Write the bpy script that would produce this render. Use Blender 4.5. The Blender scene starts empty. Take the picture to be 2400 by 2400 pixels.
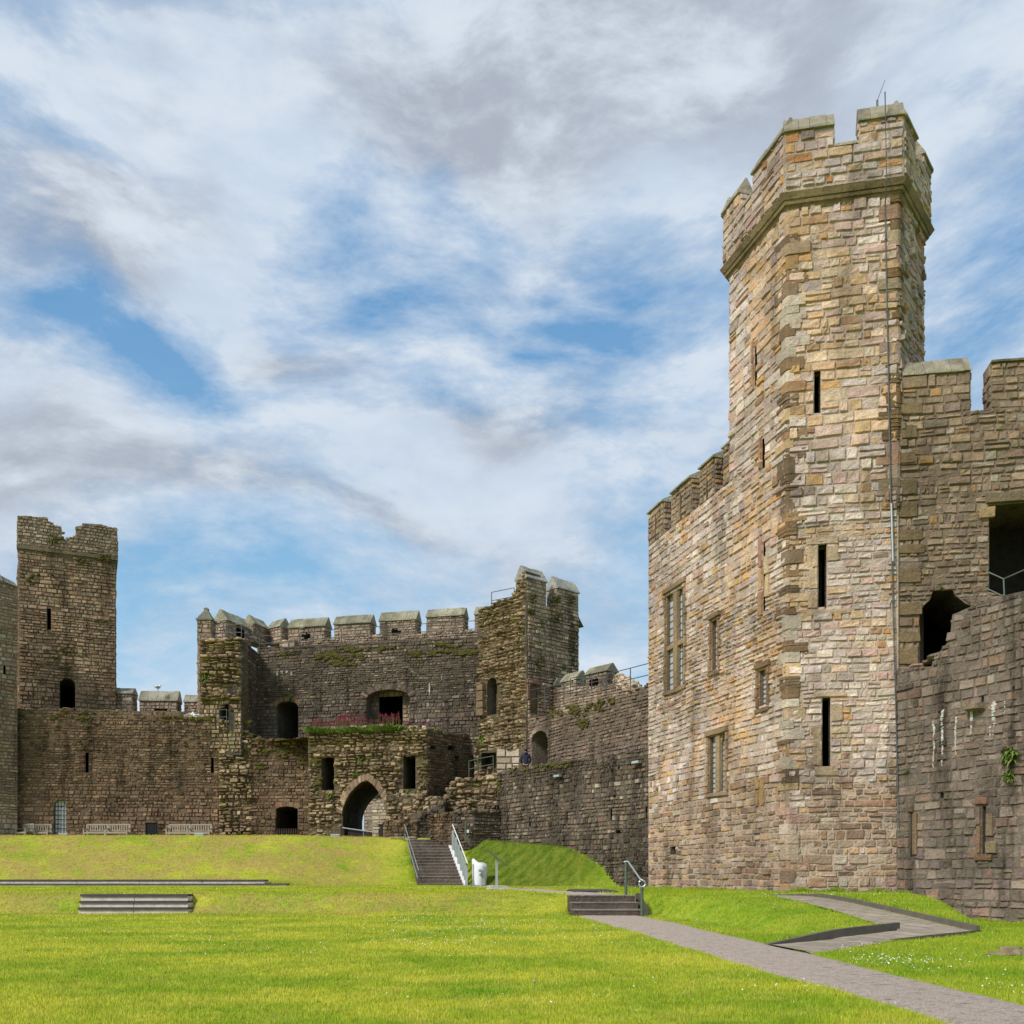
import bpy, math, random
import numpy as np
from mathutils import Vector, noise as mnoise
from mathutils.geometry import tessellate_polygon

R = math.radians
random.seed(7)
rng = np.random.default_rng(11)
sc = bpy.context.scene
C = sc.collection
EYE = 1.1          # eye height above the lower lawn, metres
F = 2250.0         # focal length in units of the photograph's pixels
CX, HY = 1200.0, 2055.0

# ---------------------------------------------------------------- camera
cam = bpy.data.cameras.new('camera')
cam.sensor_width = 36.0
cam.lens = 36.0 * F / 2400.0
cam.shift_y = (HY - 1200.0) / 2400.0
cam.clip_start = 0.1
cam.clip_end = 3000.0
camo = bpy.data.objects.new('camera', cam)
camo.location = (0, 0, EYE)
camo.rotation_euler = (R(90), 0, 0)
C.objects.link(camo)
sc.camera = camo

# ---------------------------------------------------------------- light
SUN_TO = Vector((-0.62, -0.55, 0.72)).normalized()
sd = bpy.data.lights.new('sun', 'SUN')
sd.energy = 2.85
sd.angle = R(15)
sd.color = (1.0, 0.955, 0.88)
so = bpy.data.objects.new('sun', sd)
so.rotation_euler = SUN_TO.to_track_quat('Z', 'Y').to_euler()
so.location = (-20, -20, 40)
C.objects.link(so)
sc.view_settings.view_transform = 'Standard'
sc.view_settings.look = 'None'
sc.view_settings.exposure = 0.36
sc.view_settings.gamma = 1.0
sc.render.engine = 'CYCLES'
sc.cycles.max_bounces = 6
sc.cycles.diffuse_bounces = 3

def s2l(c):
    return tuple(((x / 255.0) / 12.92 if x / 255.0 <= 0.04045 else ((x / 255.0 + 0.055) / 1.055) ** 2.4) for x in c)

# ---- node helpers
class NT:
    def __init__(s, tree):
        s.t = tree; s.n = tree.nodes; s.l = tree.links
    def new(s, kind, **kw):
        n = s.n.new(kind)
        for k, v in kw.items():
            if k == 'ins':
                for kk, vv in v.items(): s.set(n.inputs[kk], vv)
            else: setattr(n, k, v)
        return n
    def set(s, sock, v):
        if isinstance(v, bpy.types.NodeSocket): s.l.new(v, sock)
        elif isinstance(v, tuple) and len(v) == 3 and sock.type == 'RGBA': sock.default_value = (*v, 1)
        else: sock.default_value = v
    def math(s, op, a, b=0.0, c=None, clamp=False):
        n = s.n.new('ShaderNodeMath'); n.operation = op; n.use_clamp = clamp
        s.set(n.inputs[0], a); s.set(n.inputs[1], b)
        if c is not None: s.set(n.inputs[2], c)
        return n.outputs[0]
    def vmath(s, op, a, b):
        n = s.n.new('ShaderNodeVectorMath'); n.operation = op
        s.set(n.inputs[0], a); s.set(n.inputs[1], b)
        return n.outputs[0]
    def mix(s, f, a, b, mode='MIX'):
        n = s.n.new('ShaderNodeMix'); n.data_type = 'RGBA'; n.blend_type = mode
        s.set(n.inputs[0], f); s.set(n.inputs[6], a); s.set(n.inputs[7], b)
        return n.outputs[2]
    def noise(s, vec, scale, detail=4, rough=0.55, dist=0.0, out='Fac'):
        n = s.n.new('ShaderNodeTexNoise')
        s.set(n.inputs['Vector'], vec); n.inputs['Scale'].default_value = scale
        n.inputs['Detail'].default_value = detail; n.inputs['Roughness'].default_value = rough
        n.inputs['Distortion'].default_value = dist
        return n.outputs[out]
    def ramp(s, f, a, b, smooth=True):
        n = s.n.new('ShaderNodeMapRange'); n.interpolation_type = 'SMOOTHSTEP' if smooth else 'LINEAR'
        s.set(n.inputs[0], f); s.set(n.inputs[1], a); s.set(n.inputs[2], b)
        return n.outputs[0]
    def xyz(s, v):
        n = s.n.new('ShaderNodeSeparateXYZ'); s.set(n.inputs[0], v); return n.outputs
    def cxyz(s, x, y, z):
        n = s.n.new('ShaderNodeCombineXYZ')
        s.set(n.inputs[0], x); s.set(n.inputs[1], y); s.set(n.inputs[2], z); return n.outputs[0]

# ---------------------------------------------------------------- sky with broken cloud
w = bpy.data.worlds.new('World'); sc.world = w; w.use_nodes = True
t = NT(w.node_tree); t.n.clear()
sky = t.new('ShaderNodeTexSky', sky_type='NISHITA', sun_disc=False, sun_elevation=math.asin(SUN_TO.z),
            sun_rotation=math.atan2(SUN_TO.x, SUN_TO.y) % (2 * math.pi), altitude=20.0, air_density=1.0,
            dust_density=0.6, ozone_density=2.0)
tc = t.new('ShaderNodeTexCoord')
dx, dy, dz = t.xyz(tc.outputs['Generated'])
az = t.math('ARCTAN2', dx, dy)
el = t.math('ARCSINE', dz)
uv = t.cxyz(az, el, 0.0)
warp = t.new('ShaderNodeTexNoise', ins={'Vector': uv, 'Scale': 2.4, 'Detail': 2.5})
wv = t.vmath('SUBTRACT', warp.outputs['Color'], (0.5, 0.5, 0.5))
wvs = t.new('ShaderNodeVectorMath', operation='SCALE', ins={0: wv, 'Scale': 0.13}).outputs[0]
uvw = t.vmath('ADD', uv, wvs)
# streaks rise to the right higher up and lie flat near the horizon
def streak(vec, ang, sx, sy, scale, detail=7, rough=0.6, off=(0, 0, 0)):
    m = t.new('ShaderNodeMapping', ins={0: vec, 'Rotation': (0, 0, ang), 'Scale': (sx, sy, 1), 'Location': off})
    return t.noise(m.outputs[0], scale, detail, rough)
flat = streak(uvw, R(8), 1.0, 2.9, 4.6, off=(3, 1, 0))
diag = streak(uvw, R(-38), 1.0, 3.0, 5.2, off=(7, 2, 0))
up = t.ramp(el, 0.28, 0.55)
stk = t.math('ADD', t.math('MULTIPLY', flat, t.math('SUBTRACT', 1.0, up)), t.math('MULTIPLY', diag, up))
fine = streak(uvw, R(-25), 1.0, 2.4, 13.0, 8, 0.65, off=(1, 5, 0))
big = t.noise(uvw, 4.0, 6, 0.6)
crisp = streak(uvw, R(-32), 1.0, 2.0, 30.0, 8, 0.7, off=(4, 2, 0))
WX = t.xyz(wv)
def gauss(x, y, rx, ry, amp):
    a = math.atan((x - CX) / F); e = math.atan((HY - y) / F * math.cos(a))
    gu = t.math('DIVIDE', t.math('SUBTRACT', t.math('ADD', az, t.math('MULTIPLY', WX[0], 0.42)), a), rx / F)
    gv = t.math('DIVIDE', t.math('SUBTRACT', t.math('ADD', el, t.math('MULTIPLY', WX[1], 0.30)), e), ry / F)
    q = t.math('ADD', t.math('MULTIPLY', gu, gu), t.math('MULTIPLY', gv, gv))
    return t.math('MULTIPLY', t.math('EXPONENT', t.math('MULTIPLY', q, -1.0)), amp * (.88 if amp < 0 else 1.0))
def total(lst):
    s = None
    for g in lst:
        v = gauss(*g); s = v if s is None else t.math('ADD', s, v)
    return s
# blue gaps (negative) and thick cloud (positive) by direction
bias = total([(820, 455, 120, 75, -0.42), (1140, 500, 90, 60, -0.32), (1010, 380, 60, 80, -0.26), (350, 900, 160, 75, -0.52),
              (90, 815, 140, 50, -0.46), (530, 1030, 120, 40, -0.34), (1430, 790, 190, 42, -0.40), (1250, 885, 110, 34, -0.36), (1510, 610, 90, 90, -0.28), (1340, 690, 60, 30, -0.2), (1100, 620, 90, 30, -.2),
              (2230, 830, 160, 170, -0.22), (740, 600, 130, 60, -0.22), (880, 780, 220, 60, -0.20), (60, 400, 260, 40, -0.2),
              (330, 1420, 160, 150, -0.38), (640, 1380, 130, 60, -0.30), (1520, 1330, 180, 110, -0.22), (1350, 1060, 150, 60, -0.15), (1000, 1060, 140, 30, -0.25),
              (1500, 180, 650, 230, 0.34), (500, 260, 420, 150, 0.22), (150, 560, 260, 140, 0.3), (100, 1130, 420, 130, 0.36),
              (620, 900, 110, 60, 0.25), (980, 1130, 260, 60, 0.3), (1250, 1270, 360, 130, 0.2), (500, 700, 250, 110, 0.2), (1700, 1020, 160, 160, 0.15)])
hi = t.ramp(el, 0.42, 0.72)
fq = t.math('SUBTRACT', 0.62, t.math('MULTIPLY', hi, 0.34))
m = t.math('ADD', t.math('ADD', t.math('MULTIPLY', stk, 0.75), t.math('ADD', t.math('MULTIPLY', t.math('SUBTRACT', fine, 0.5), fq), 0.31)), t.math('ADD', t.math('MULTIPLY', big, 0.55), t.math('MULTIPLY', t.math('SUBTRACT', crisp, 0.5), t.math('SUBTRACT', 0.24, t.math('MULTIPLY', hi, 0.12)))))
mask = t.ramp(t.math('ADD', m, bias), 0.67, 1.10, smooth=False)
mask = t.math('ADD', t.math('MULTIPLY', mask, 0.86), 0.10)
# thickness decides how grey the underside is
thick = total([(1500, 170, 560, 190, 0.62), (900, 200, 400, 130, 0.3), (110, 620, 210, 110, 0.7), (250, 290, 300, 120, 0.18), (380, 1170, 330, 60, 0.75), (60, 1110, 200, 110, 0.5), (700, 930, 120, 50, 0.55),
               (1130, 1080, 200, 40, 0.6), (780, 1230, 260, 26, 0.4), (1400, 1420, 300, 60, 0.18), (450, 560, 260, 70, 0.2)])
thn = t.math('ADD', t.math('MULTIPLY', t.math('SUBTRACT', streak(uvw, R(-6), 1.0, 2.2, 4.0, 6, 0.55, off=(9, 9, 0)), 0.5), 1.5), thick)
grey = t.ramp(thn, -0.08, 0.62)
cloud = t.mix(grey, (0.47, 0.55, 0.65), (0.335, 0.365, 0.425))
cloud = t.mix(t.ramp(t.math('ADD', stk, t.math('MULTIPLY', fine, 0.5)), 0.62, 0.98), cloud, (0.56, 0.615, 0.68))
k = 0.08
skyc = t.mix(1.0, sky.outputs[0], (k, k, k), 'MULTIPLY')
skyc = t.mix(0.75, skyc, t.mix(t.ramp(el, 0.12, 0.55), (0.26, 0.52, 0.73), (0.085, 0.28, 0.545)))
col = t.mix(mask, skyc, cloud)
bg = t.new('ShaderNodeBackground', ins={'Color': col, 'Strength': 1.0})
wo = t.new('ShaderNodeOutputWorld'); t.l.new(bg.outputs[0], wo.inputs[0])

# ---------------------------------------------------------------- materials
def mat(name):
    m = bpy.data.materials.new(name); m.use_nodes = True
    tt = NT(m.node_tree)
    return m, tt, m.node_tree.nodes['Principled BSDF']

def stone_mat(name, stain=0.5, lichen=0.3, moss=0.5, rough_bump=0.6, orange=0.0, scale=1.0):
    m, t, b = mat(name)
    geo = t.new('ShaderNodeNewGeometry'); P = geo.outputs['Position']; N = geo.outputs['Normal']
    at = t.new('ShaderNodeAttribute', attribute_name='Col')
    n1 = t.noise(P, 2.3 * scale, 5, 0.6); n2 = t.noise(P, 14 * scale, 6, 0.7); n3 = t.noise(P, 60 * scale, 3, 0.7)
    v = t.math('ADD', t.math('ADD', t.math('MULTIPLY', n1, 0.5), t.math('MULTIPLY', n2, 0.9)), t.math('MULTIPLY', n3, 0.45))
    v = t.math('MULTIPLY', v, 1.08)
    c = t.new('ShaderNodeVectorMath', operation='SCALE', ins={0: at.outputs['Color'], 'Scale': v}).outputs[0]
    # hue drift
    hd = t.noise(P, 3.7 * scale, 3, 0.5)
    c = t.mix(t.math('MULTIPLY', t.ramp(hd, 0.45, 0.75), 0.28), c, t.mix(1.0, c, (1.10, 0.97, 0.84), 'MULTIPLY'))
    # running water stains, long in z
    ms = t.new('ShaderNodeMapping', ins={0: P, 'Scale': (1.3, 1.3, 0.16)})
    s1 = t.noise(ms.outputs[0], 1.0, 6, 0.62)
    c = t.mix(t.math('MULTIPLY', t.ramp(s1, 0.5, 0.66), stain), c, t.mix(1.0, c, (0.30, 0.29, 0.28), 'MULTIPLY'))
    wn = t.noise(P, 0.42, 4, 0.6)
    c = t.new('ShaderNodeVectorMath', operation='SCALE', ins={0: c, 'Scale': t.math('ADD', t.math('MULTIPLY', t.ramp(wn, 0.3, 0.7), 0.42), 0.80)}).outputs[0]
    # pale lichen specks and larger plates
    l1 = t.noise(P, 9.0 * scale, 5, 0.75); l2 = t.noise(P, 0.7, 3, 0.5)
    lm = t.math('MULTIPLY', t.ramp(l1, 0.60, 0.66), t.ramp(l2, 0.38, 0.58))
    c = t.mix(t.math('MULTIPLY', lm, lichen), c, (0.47, 0.45, 0.42))
    if orange:
        o1 = t.noise(P, 3.1, 5, 0.7)
        c = t.mix(t.math('MULTIPLY', t.ramp(o1, 0.55, 0.66), orange), c, (0.30, 0.22, 0.035))
    # moss on ledges
    nz = t.xyz(N)[2]
    mm = t.math('MULTIPLY', t.ramp(nz, 0.35, 0.8), t.ramp(t.noise(P, 1.1, 4, 0.6), 0.42, 0.58))
    mosc = t.mix(t.noise(P, 5.0, 3, 0.6), (0.045, 0.055, 0.012), (0.14, 0.11, 0.022))
    c = t.mix(t.math('MULTIPLY', mm, moss), c, mosc)
    t.l.new(c, b.inputs['Base Color'])
    b.inputs['Roughness'].default_value = 0.93
    b.inputs['Specular IOR Level'].default_value = 0.15
    n4 = t.noise(P, 5.0 * scale, 5, 0.65)
    h = t.math('ADD', t.math('ADD', t.math('MULTIPLY', n2, 0.8), t.math('MULTIPLY', n3, 0.35)), t.math('MULTIPLY', n4, 1.3))
    bp = t.new('ShaderNodeBump', ins={'Height': h, 'Strength': rough_bump, 'Distance': 0.10})
    t.l.new(bp.outputs[0], b.inputs['Normal'])
    return m

M = {}
M['tower_stone'] = stone_mat('tower_stone', 0.42, 0.25, 0.08, 0.8)
M['brown_stone'] = stone_mat('brown_stone', 0.72, 0.6, 0.5, 0.9)
M['ruin_stone'] = stone_mat('ruin_stone', 0.38, 0.6, 0.30, 0.9)
M['dark_stone'] = stone_mat('dark_stone', 0.8, 0.6, 0.6, 0.7)
M['cap_stone'] = stone_mat('cap_stone', 0.4, 0.8, 0.45, 0.9, orange=0.45)
M['step_stone'] = stone_mat('step_stone', 0.3, 0.35, 0.1, 0.8)

def plain(name, col, rough=0.6, metal=0.0, var=0.25, scale=6.0, bump=0.0):
    m, t, b = mat(name)
    geo = t.new('ShaderNodeNewGeometry')
    n = t.noise(geo.outputs['Position'], scale, 5, 0.65)
    c = t.new('ShaderNodeVectorMath', operation='SCALE', ins={0: col, 'Scale': t.math('ADD', t.math('MULTIPLY', n, 2 * var), 1 - var)}).outputs[0]
    t.l.new(c, b.inputs['Base Color'])
    b.inputs['Specular IOR Level'].default_value = 0.0 if name in ('painted_interior_shade',) else 0.3
    b.inputs['Roughness'].default_value = rough; b.inputs['Metallic'].default_value = metal
    if bump:
        bp = t.new('ShaderNodeBump', ins={'Height': n, 'Strength': bump, 'Distance': 0.02}); t.l.new(bp.outputs[0], b.inputs['Normal'])
    return m
M['steel'] = plain('galvanised_steel', (0.42, 0.45, 0.46), 0.45, 0.5, 0.15)
M['rail_dark'] = plain('weathered_iron', (0.10, 0.11, 0.11), 0.6, 0.4)
M['rail_green'] = plain('olive_painted_metal', (0.10, 0.13, 0.09), 0.5, 0.2)
M['white_cover'] = plain('white_canvas', (0.72, 0.73, 0.75), 0.8, 0, 0.06, 3, 0.4)
M['white_paint'] = plain('white_paint', (0.7, 0.7, 0.69), 0.5, 0, 0.08)
M['teak'] = plain('weathered_teak', (0.36, 0.31, 0.24), 0.85, 0, 0.35, 18)
M['terrace_board'] = plain('pale_slab', (0.66, 0.56, 0.47), 0.9, 0, 0.55, 3.5, 0.5)
M['terrace_lip'] = plain('dark_slab_edge', (0.075, 0.07, 0.065), 0.9, 0, 0.4, 7, 0.5)
M['dark_wood'] = plain('dark_stained_wood', (0.035, 0.02, 0.015), 0.7, 0, 0.4, 12)
M['black'] = plain('black_iron', (0.012, 0.012, 0.013), 0.6)
M['pitch'] = plain('painted_interior_shade', (0.006, 0.0055, 0.005), 1.0)  # near-black colour stands in for the shade inside openings
M['pane'] = plain('pale_leaded_pane', (0.40, 0.44, 0.48), 0.25, 0, 0.15, 4)
M['white_pane'] = plain('white_backed_pane', (0.75, 0.76, 0.76), 0.4, 0, 0.08, 4)
M['lead'] = plain('lead_grey', (0.09, 0.10, 0.11), 0.5, 0.3)
M['jacket'] = plain('navy_jacket', (0.028, 0.033, 0.058), 0.9, 0, 0.3, 8)
M['trousers'] = plain('dark_trousers', (0.025, 0.025, 0.03), 0.9)
M['skin'] = plain('skin', (0.45, 0.27, 0.19), 0.6, 0, 0.05)
M['hair'] = plain('dark_hair', (0.02, 0.013, 0.009), 0.7)
M['gull'] = plain('white_feathers', (0.75, 0.75, 0.75), 0.8, 0, 0.05)
M['gull_wing'] = plain('grey_feathers', (0.33, 0.35, 0.38), 0.8, 0, 0.08)
M['beak'] = plain('yellow_beak', (0.6, 0.42, 0.05), 0.5)
M['kerb'] = plain('kerb_concrete', (0.125, 0.105, 0.08), 0.9, 0, 0.4, 5, 0.5)
M['valerian'] = plain('pink_valerian', (0.58, 0.11, 0.25), 0.8, 0, 0.4, 9)
M['leaf'] = plain('leaf_green', (0.145, 0.21, 0.035), 0.7, 0, 0.6, 6)
M['recess_stone'] = plain('brown_recess_stone', (0.11, 0.085, 0.065), 1.0, 0, 0.5, 3.5, 0.6)  # dark brown stone at the back of the shallow slits
M['inner_rubble'] = plain('dark_brown_rubble', (0.05, 0.042, 0.034), 1.0, 0, 0.8, 3.5, 1.0)  # dark brown rubble at the back of the high doorway
M['moss'] = plain('brown_green_moss', (0.085, 0.075, 0.018), 1.0, 0, 0.9, 9)
M['daisy'] = plain('daisy_white', (0.8, 0.8, 0.76), 0.8, 0, 0.05)
M['lime'] = plain('lime_bloom', (0.62, 0.60, 0.57), 0.95, 0, 0.4, 12)
M['red_stone'] = plain('rust_red_stone', (0.22, 0.11, 0.075), 0.95, 0, 0.4, 6, 0.5)
# ---------------------------------------------------------------- mesh tools
def lin(c): return s2l(c)
def jit(a, b, col):
    q = random.uniform(a, b); return tuple(x * q for x in col)

class MB:
    """collects one mesh: vertices, faces and a colour per vertex"""
    def __init__(s): s.v = []; s.f = []; s.c = []
    def add(s, vs, fs, col=(0.3, 0.3, 0.3)):
        o = len(s.v); s.v.extend(vs); s.f.extend([tuple(i + o for i in q) for q in fs]); s.c.extend([col] * len(vs))
    def box(s, lo, hi, col=(0.3, 0.3, 0.3), M4=None):
        x0, y0, z0 = lo; x1, y1, z1 = hi
        vs = [(x0, y0, z0), (x1, y0, z0), (x1, y1, z0), (x0, y1, z0), (x0, y0, z1), (x1, y0, z1), (x1, y1, z1), (x0, y1, z1)]
        if M4: vs = [M4(*p) for p in vs]
        s.add(vs, [(0, 3, 2, 1), (4, 5, 6, 7), (0, 1, 5, 4), (1, 2, 6, 5), (2, 3, 7, 6), (3, 0, 4, 7)], col)
    def tube(s, pts, r, n=6, col=(0.3, 0.3, 0.3), cap=True):
        pts = [Vector(p) for p in pts]; rr = r if isinstance(r, (list, tuple)) else [r] * len(pts)
        vs = []; fs = []
        for i, p in enumerate(pts):
            d = (pts[min(i + 1, len(pts) - 1)] - pts[max(i - 1, 0)]).normalized()
            a = d.cross(Vector((0, 0, 1)))
            if a.length < 1e-3: a = d.cross(Vector((1, 0, 0)))
            a.normalize(); b = d.cross(a)
            for k in range(n):
                q = 2 * math.pi * k / n
                vs.append(tuple(p + (a * math.cos(q) + b * math.sin(q)) * rr[i]))
        for i in range(len(pts) - 1):
            for k in range(n):
                fs.append((i * n + k, i * n + (k + 1) % n, (i + 1) * n + (k + 1) % n, (i + 1) * n + k))
        if cap:
            fs.append(tuple(range(n))[::-1]); fs.append(tuple((len(pts) - 1) * n + k for k in range(n)))
        s.add(vs, fs, col)
    def build(s, name, m, parent=None, smooth=False):
        me = bpy.data.meshes.new(name)
        me.from_pydata([tuple(p) for p in s.v], [], s.f)
        a = me.color_attributes.new('Col', 'FLOAT_COLOR', 'POINT')
        arr = np.ones((len(s.v), 4), np.float32); arr[:, :3] = np.array(s.c, np.float32).reshape(-1, 3)
        a.data.foreach_set('color', arr.ravel())
        me.materials.append(m if not isinstance(m, str) else M[m])
        if smooth: me.shade_smooth()
        me.update()
        o = bpy.data.objects.new(name, me); C.objects.link(o)
        if parent is not None:
            o.parent = parent
            o.matrix_parent_inverse = PINV.get(parent.name) or parent.matrix_world.inverted()
        return o
PINV = {}

def thing(name, label, cat, loc=(0, 0, 0), group=None, rz=0.0, kind=None):
    o = bpy.data.objects.new(name, None); o.empty_display_size = 0.3
    o.location = loc; o.rotation_euler = (0, 0, rz)
    o['label'] = label; o['category'] = cat
    if group: o['group'] = group
    if kind: o['kind'] = kind
    C.objects.link(o)
    from mathutils import Matrix
    PINV[o.name] = (Matrix.Translation(Vector(loc)) @ Matrix.Rotation(rz, 4, 'Z')).inverted()
    return o
def tag(o, label, cat, group=None, kind=None):
    o['label'] = label; o['category'] = cat
    if group: o['group'] = group
    if kind: o['kind'] = kind
    return o
def structure(o, label=None):
    o['kind'] = 'structure'
    if label: o['label'] = label
    return o
def copy_tree(o, parent=None):
    c = o.copy(); C.objects.link(c)
    if parent is not None: c.parent = parent
    for ch in list(o.children): copy_tree(ch, c)
    return c

def wp(x, y, z):
    """point of height z seen at photograph pixel (x, y)"""
    Y = (z - EYE) * F / (HY - y); return ((x - CX) / F * Y, Y, z)
def at(x, Y): return ((x - CX) / F * Y, Y)
def zat(y, Y): return EYE + (HY - y) / F * Y

class Panel:
    """a wall plane: u runs left to right seen from the court, v is height, w is out of the wall"""
    def __init__(s, a, b):
        s.o = Vector((a[0], a[1])); e = Vector((b[0], b[1])) - s.o
        s.L = e.length; s.d = e / s.L; s.n = Vector((s.d.y, -s.d.x))
    def p(s, u, v, w=0.0):
        q = s.o + s.d * u + s.n * w; return (q.x, q.y, v)
    def px(s, x, y, w=0.0):
        r = Vector(((x - CX) / F, 1.0)); o = s.o + s.n * w
        tt = s.n.dot(o) / s.n.dot(r)
        return (s.d.dot(r * tt - o), EYE + (HY - y) / F * tt)
    def poly(s, pts, w=0.0): return [s.px(*q, w=w) for q in pts]
    def rect(s, x0, y0, x1, y1):
        xm, ym = (x0 + x1) / 2, (y0 + y1) / 2
        u0 = s.px(x0, ym)[0]; u1 = s.px(x1, ym)[0]; vt = s.px(xm, y0)[1]; vb = s.px(xm, y1)[1]
        return [(u0, vb), (u1, vb), (u1, vt), (u0, vt)]
    def arch(s, x0, y0, x1, y1, rise=0.5, pointed=False, n=8):
        """opening with an arched head; rise = head height / half width"""
        (u0, vb), (u1, _), (_, vt), _q = s.rect(x0, y0, x1, y1)
        hw = (u1 - u0) / 2; r = hw * rise; pts = [(u0, vb), (u1, vb), (u1, vt - r)]
        for k in range(1, n):
            a = math.pi * k / n
            if pointed:
                q = abs(math.cos(a)); pts.append((u0 + hw + hw * math.cos(a), vt - r + r * math.sqrt(max(0, 1 - q ** 1.55))))
            else: pts.append((u0 + hw + hw * math.cos(a), vt - r + r * math.sin(a)))
        pts.append((u0, vt - r)); return pts
def arch_uv(u0, u1, vb, vt, rise=1.0, n=8):
    hw = (u1 - u0) / 2; r = hw * rise; pts = [(u0, vb), (u1, vb), (u1, vt - r)]
    for k in range(1, n):
        a = math.pi * k / n; pts.append((u0 + hw + hw * math.cos(a), vt - r + r * math.sin(a)))
    pts.append((u0, vt - r)); return pts

def tess(loops):
    vl = [[Vector((a, b, 0)) for a, b in lp] for lp in loops]
    flat = [q for lp in loops for q in lp]
    return flat, [tuple(i) for i in tessellate_polygon(vl)]

def core(mb, P, outline, holes=(), T=1.0, col=(0.2, 0.18, 0.15), w=0.0, through=()):
    """the wall body: front sheet with openings, back sheet with through openings, edges"""
    flat, tr = tess([outline] + [h for h in holes] + [h for h in through])
    mb.add([P.p(u, v, w) for u, v in flat], tr, col)
    flat, tr = tess([outline] + [h for h in holes] + [h for h in through])
    mb.add([P.p(u, v, w - T) for u, v in flat], tr, col)
    n = len(outline)
    for i in range(n):
        a, b = outline[i], outline[(i + 1) % n]
        mb.add([P.p(*a, w), P.p(*b, w), P.p(*b, w - T), P.p(*a, w - T)], [(0, 1, 2, 3)], col)

def liner(name, P, hole, depth, parent, m, col=(0.12, 0.10, 0.08), w=0.0, cap=True, capm='pitch', stones=False, taper=0.0):
    """the reveal of an opening, a part of its wall; the cap closes it"""
    mb = MB(); n = len(hole)
    cu = sum(q[0] for q in hole) / n; cv = sum(q[1] for q in hole) / n
    if name in ('arrow_slit',):                       # embrasures splay inwards
        depth = max(depth, 1.6)
        far = [(u + (1.0 if u > cu else -1.0), v + (.3 if v > cv else -.3)) for u, v in hole]
    else: far = [(cu + (u - cu) * (1 - taper), cv + (v - cv) * (1 - taper)) for u, v in hole]
    for i in range(n):
        a, b = hole[i], hole[(i + 1) % n]; a2, b2 = far[i], far[(i + 1) % n]
        j = random.uniform(0.8, 1.15); c = tuple(x * j for x in col)
        mb.add([P.p(*a, w), P.p(*b, w), P.p(*b2, w - depth), P.p(*a2, w - depth)], [(0, 1, 2, 3)], c)
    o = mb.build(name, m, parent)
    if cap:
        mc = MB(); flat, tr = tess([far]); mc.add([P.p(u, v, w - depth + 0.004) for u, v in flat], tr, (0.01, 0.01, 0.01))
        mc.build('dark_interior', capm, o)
    return o

def span(hole, v):
    """u interval of the opening at height v"""
    xs = []; n = len(hole)
    for i in range(n):
        (a, va), (b, vb) = hole[i], hole[(i + 1) % n]
        if (va <= v < vb) or (vb <= v < va): xs.append(a + (b - a) * (v - va) / (vb - va))
    if len(xs) < 2: return None
    return (min(xs), max(xs))

PAL = {
 'tower': [((184, 171, 162), 8), ((170, 157, 149), 6), ((190, 167, 142), 6), ((182, 154, 124), 3), ((196, 154, 100), 0.6), ((172, 122, 72), 0.5), ((142, 112, 84), 0.8), ((180, 154, 142), 4), ((132, 118, 110), 1.0)],
 'tower_grey': [((196, 184, 174), 7), ((182, 170, 160), 6), ((206, 192, 176), 4), ((176, 158, 140), 3), ((160, 146, 134), 2), ((186, 160, 146), 2), ((180, 142, 96), .5)],
 'tower_tan': [((192, 166, 136), 6), ((184, 154, 118), 5), ((198, 176, 150), 5), ((188, 150, 100), 2), ((176, 158, 146), 3), ((150, 122, 92), 2)],
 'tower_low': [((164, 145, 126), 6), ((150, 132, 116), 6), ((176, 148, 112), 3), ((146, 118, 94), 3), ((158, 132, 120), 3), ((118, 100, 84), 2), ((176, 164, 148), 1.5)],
 'keep': [((138, 124, 106), 6), ((122, 108, 92), 5), ((150, 132, 108), 4), ((112, 96, 80), 3), ((160, 124, 78), 1.5), ((104, 96, 88), 3), ((156, 148, 136), 2)],
 'brown': [((112, 94, 76), 6), ((98, 84, 68), 6), ((84, 70, 58), 5), ((126, 106, 84), 4), ((120, 88, 66), 1.5), ((66, 56, 48), 3), ((140, 124, 102), 1.5)],
 'brownlight': [((128, 112, 92), 6), ((114, 98, 80), 6), ((138, 120, 98), 4), ((98, 84, 70), 4), ((148, 136, 116), 2), ((122, 96, 72), 1.5)],
 'dark': [((88, 80, 70), 6), ((74, 68, 62), 6), ((62, 57, 53), 4), ((104, 94, 80), 3), ((130, 122, 110), 1.3), ((92, 74, 60), 2)],
 'darkgrey': [((112, 102, 92), 6), ((96, 88, 82), 6), ((80, 74, 70), 4), ((126, 116, 104), 3), ((144, 136, 126), 1.2), ((124, 100, 82), 2)],
 'ruin': [((152, 138, 112), 6), ((134, 120, 98), 6), ((112, 98, 78), 5), ((170, 156, 130), 3), ((128, 122, 84), 2), ((90, 80, 62), 3)],
 'grey': [((146, 134, 118), 6), ((132, 118, 102), 6), ((118, 104, 90), 4), ((158, 146, 128), 4), ((142, 116, 88), 1.5), ((166, 160, 150), 1.4)],
 'pale': [((176, 166, 146), 6), ((164, 152, 132), 5), ((184, 176, 158), 3)],
}
for kk in list(PAL):
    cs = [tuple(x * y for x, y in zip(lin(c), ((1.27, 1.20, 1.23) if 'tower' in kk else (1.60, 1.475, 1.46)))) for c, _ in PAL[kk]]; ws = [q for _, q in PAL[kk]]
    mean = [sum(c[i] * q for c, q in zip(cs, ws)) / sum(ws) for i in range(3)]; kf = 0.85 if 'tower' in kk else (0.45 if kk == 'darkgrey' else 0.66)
    cs = [tuple(mean[i] + (c[i] - mean[i]) * kf for i in range(3)) for c in cs]; PAL[kk] = (cs, ws)
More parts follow.
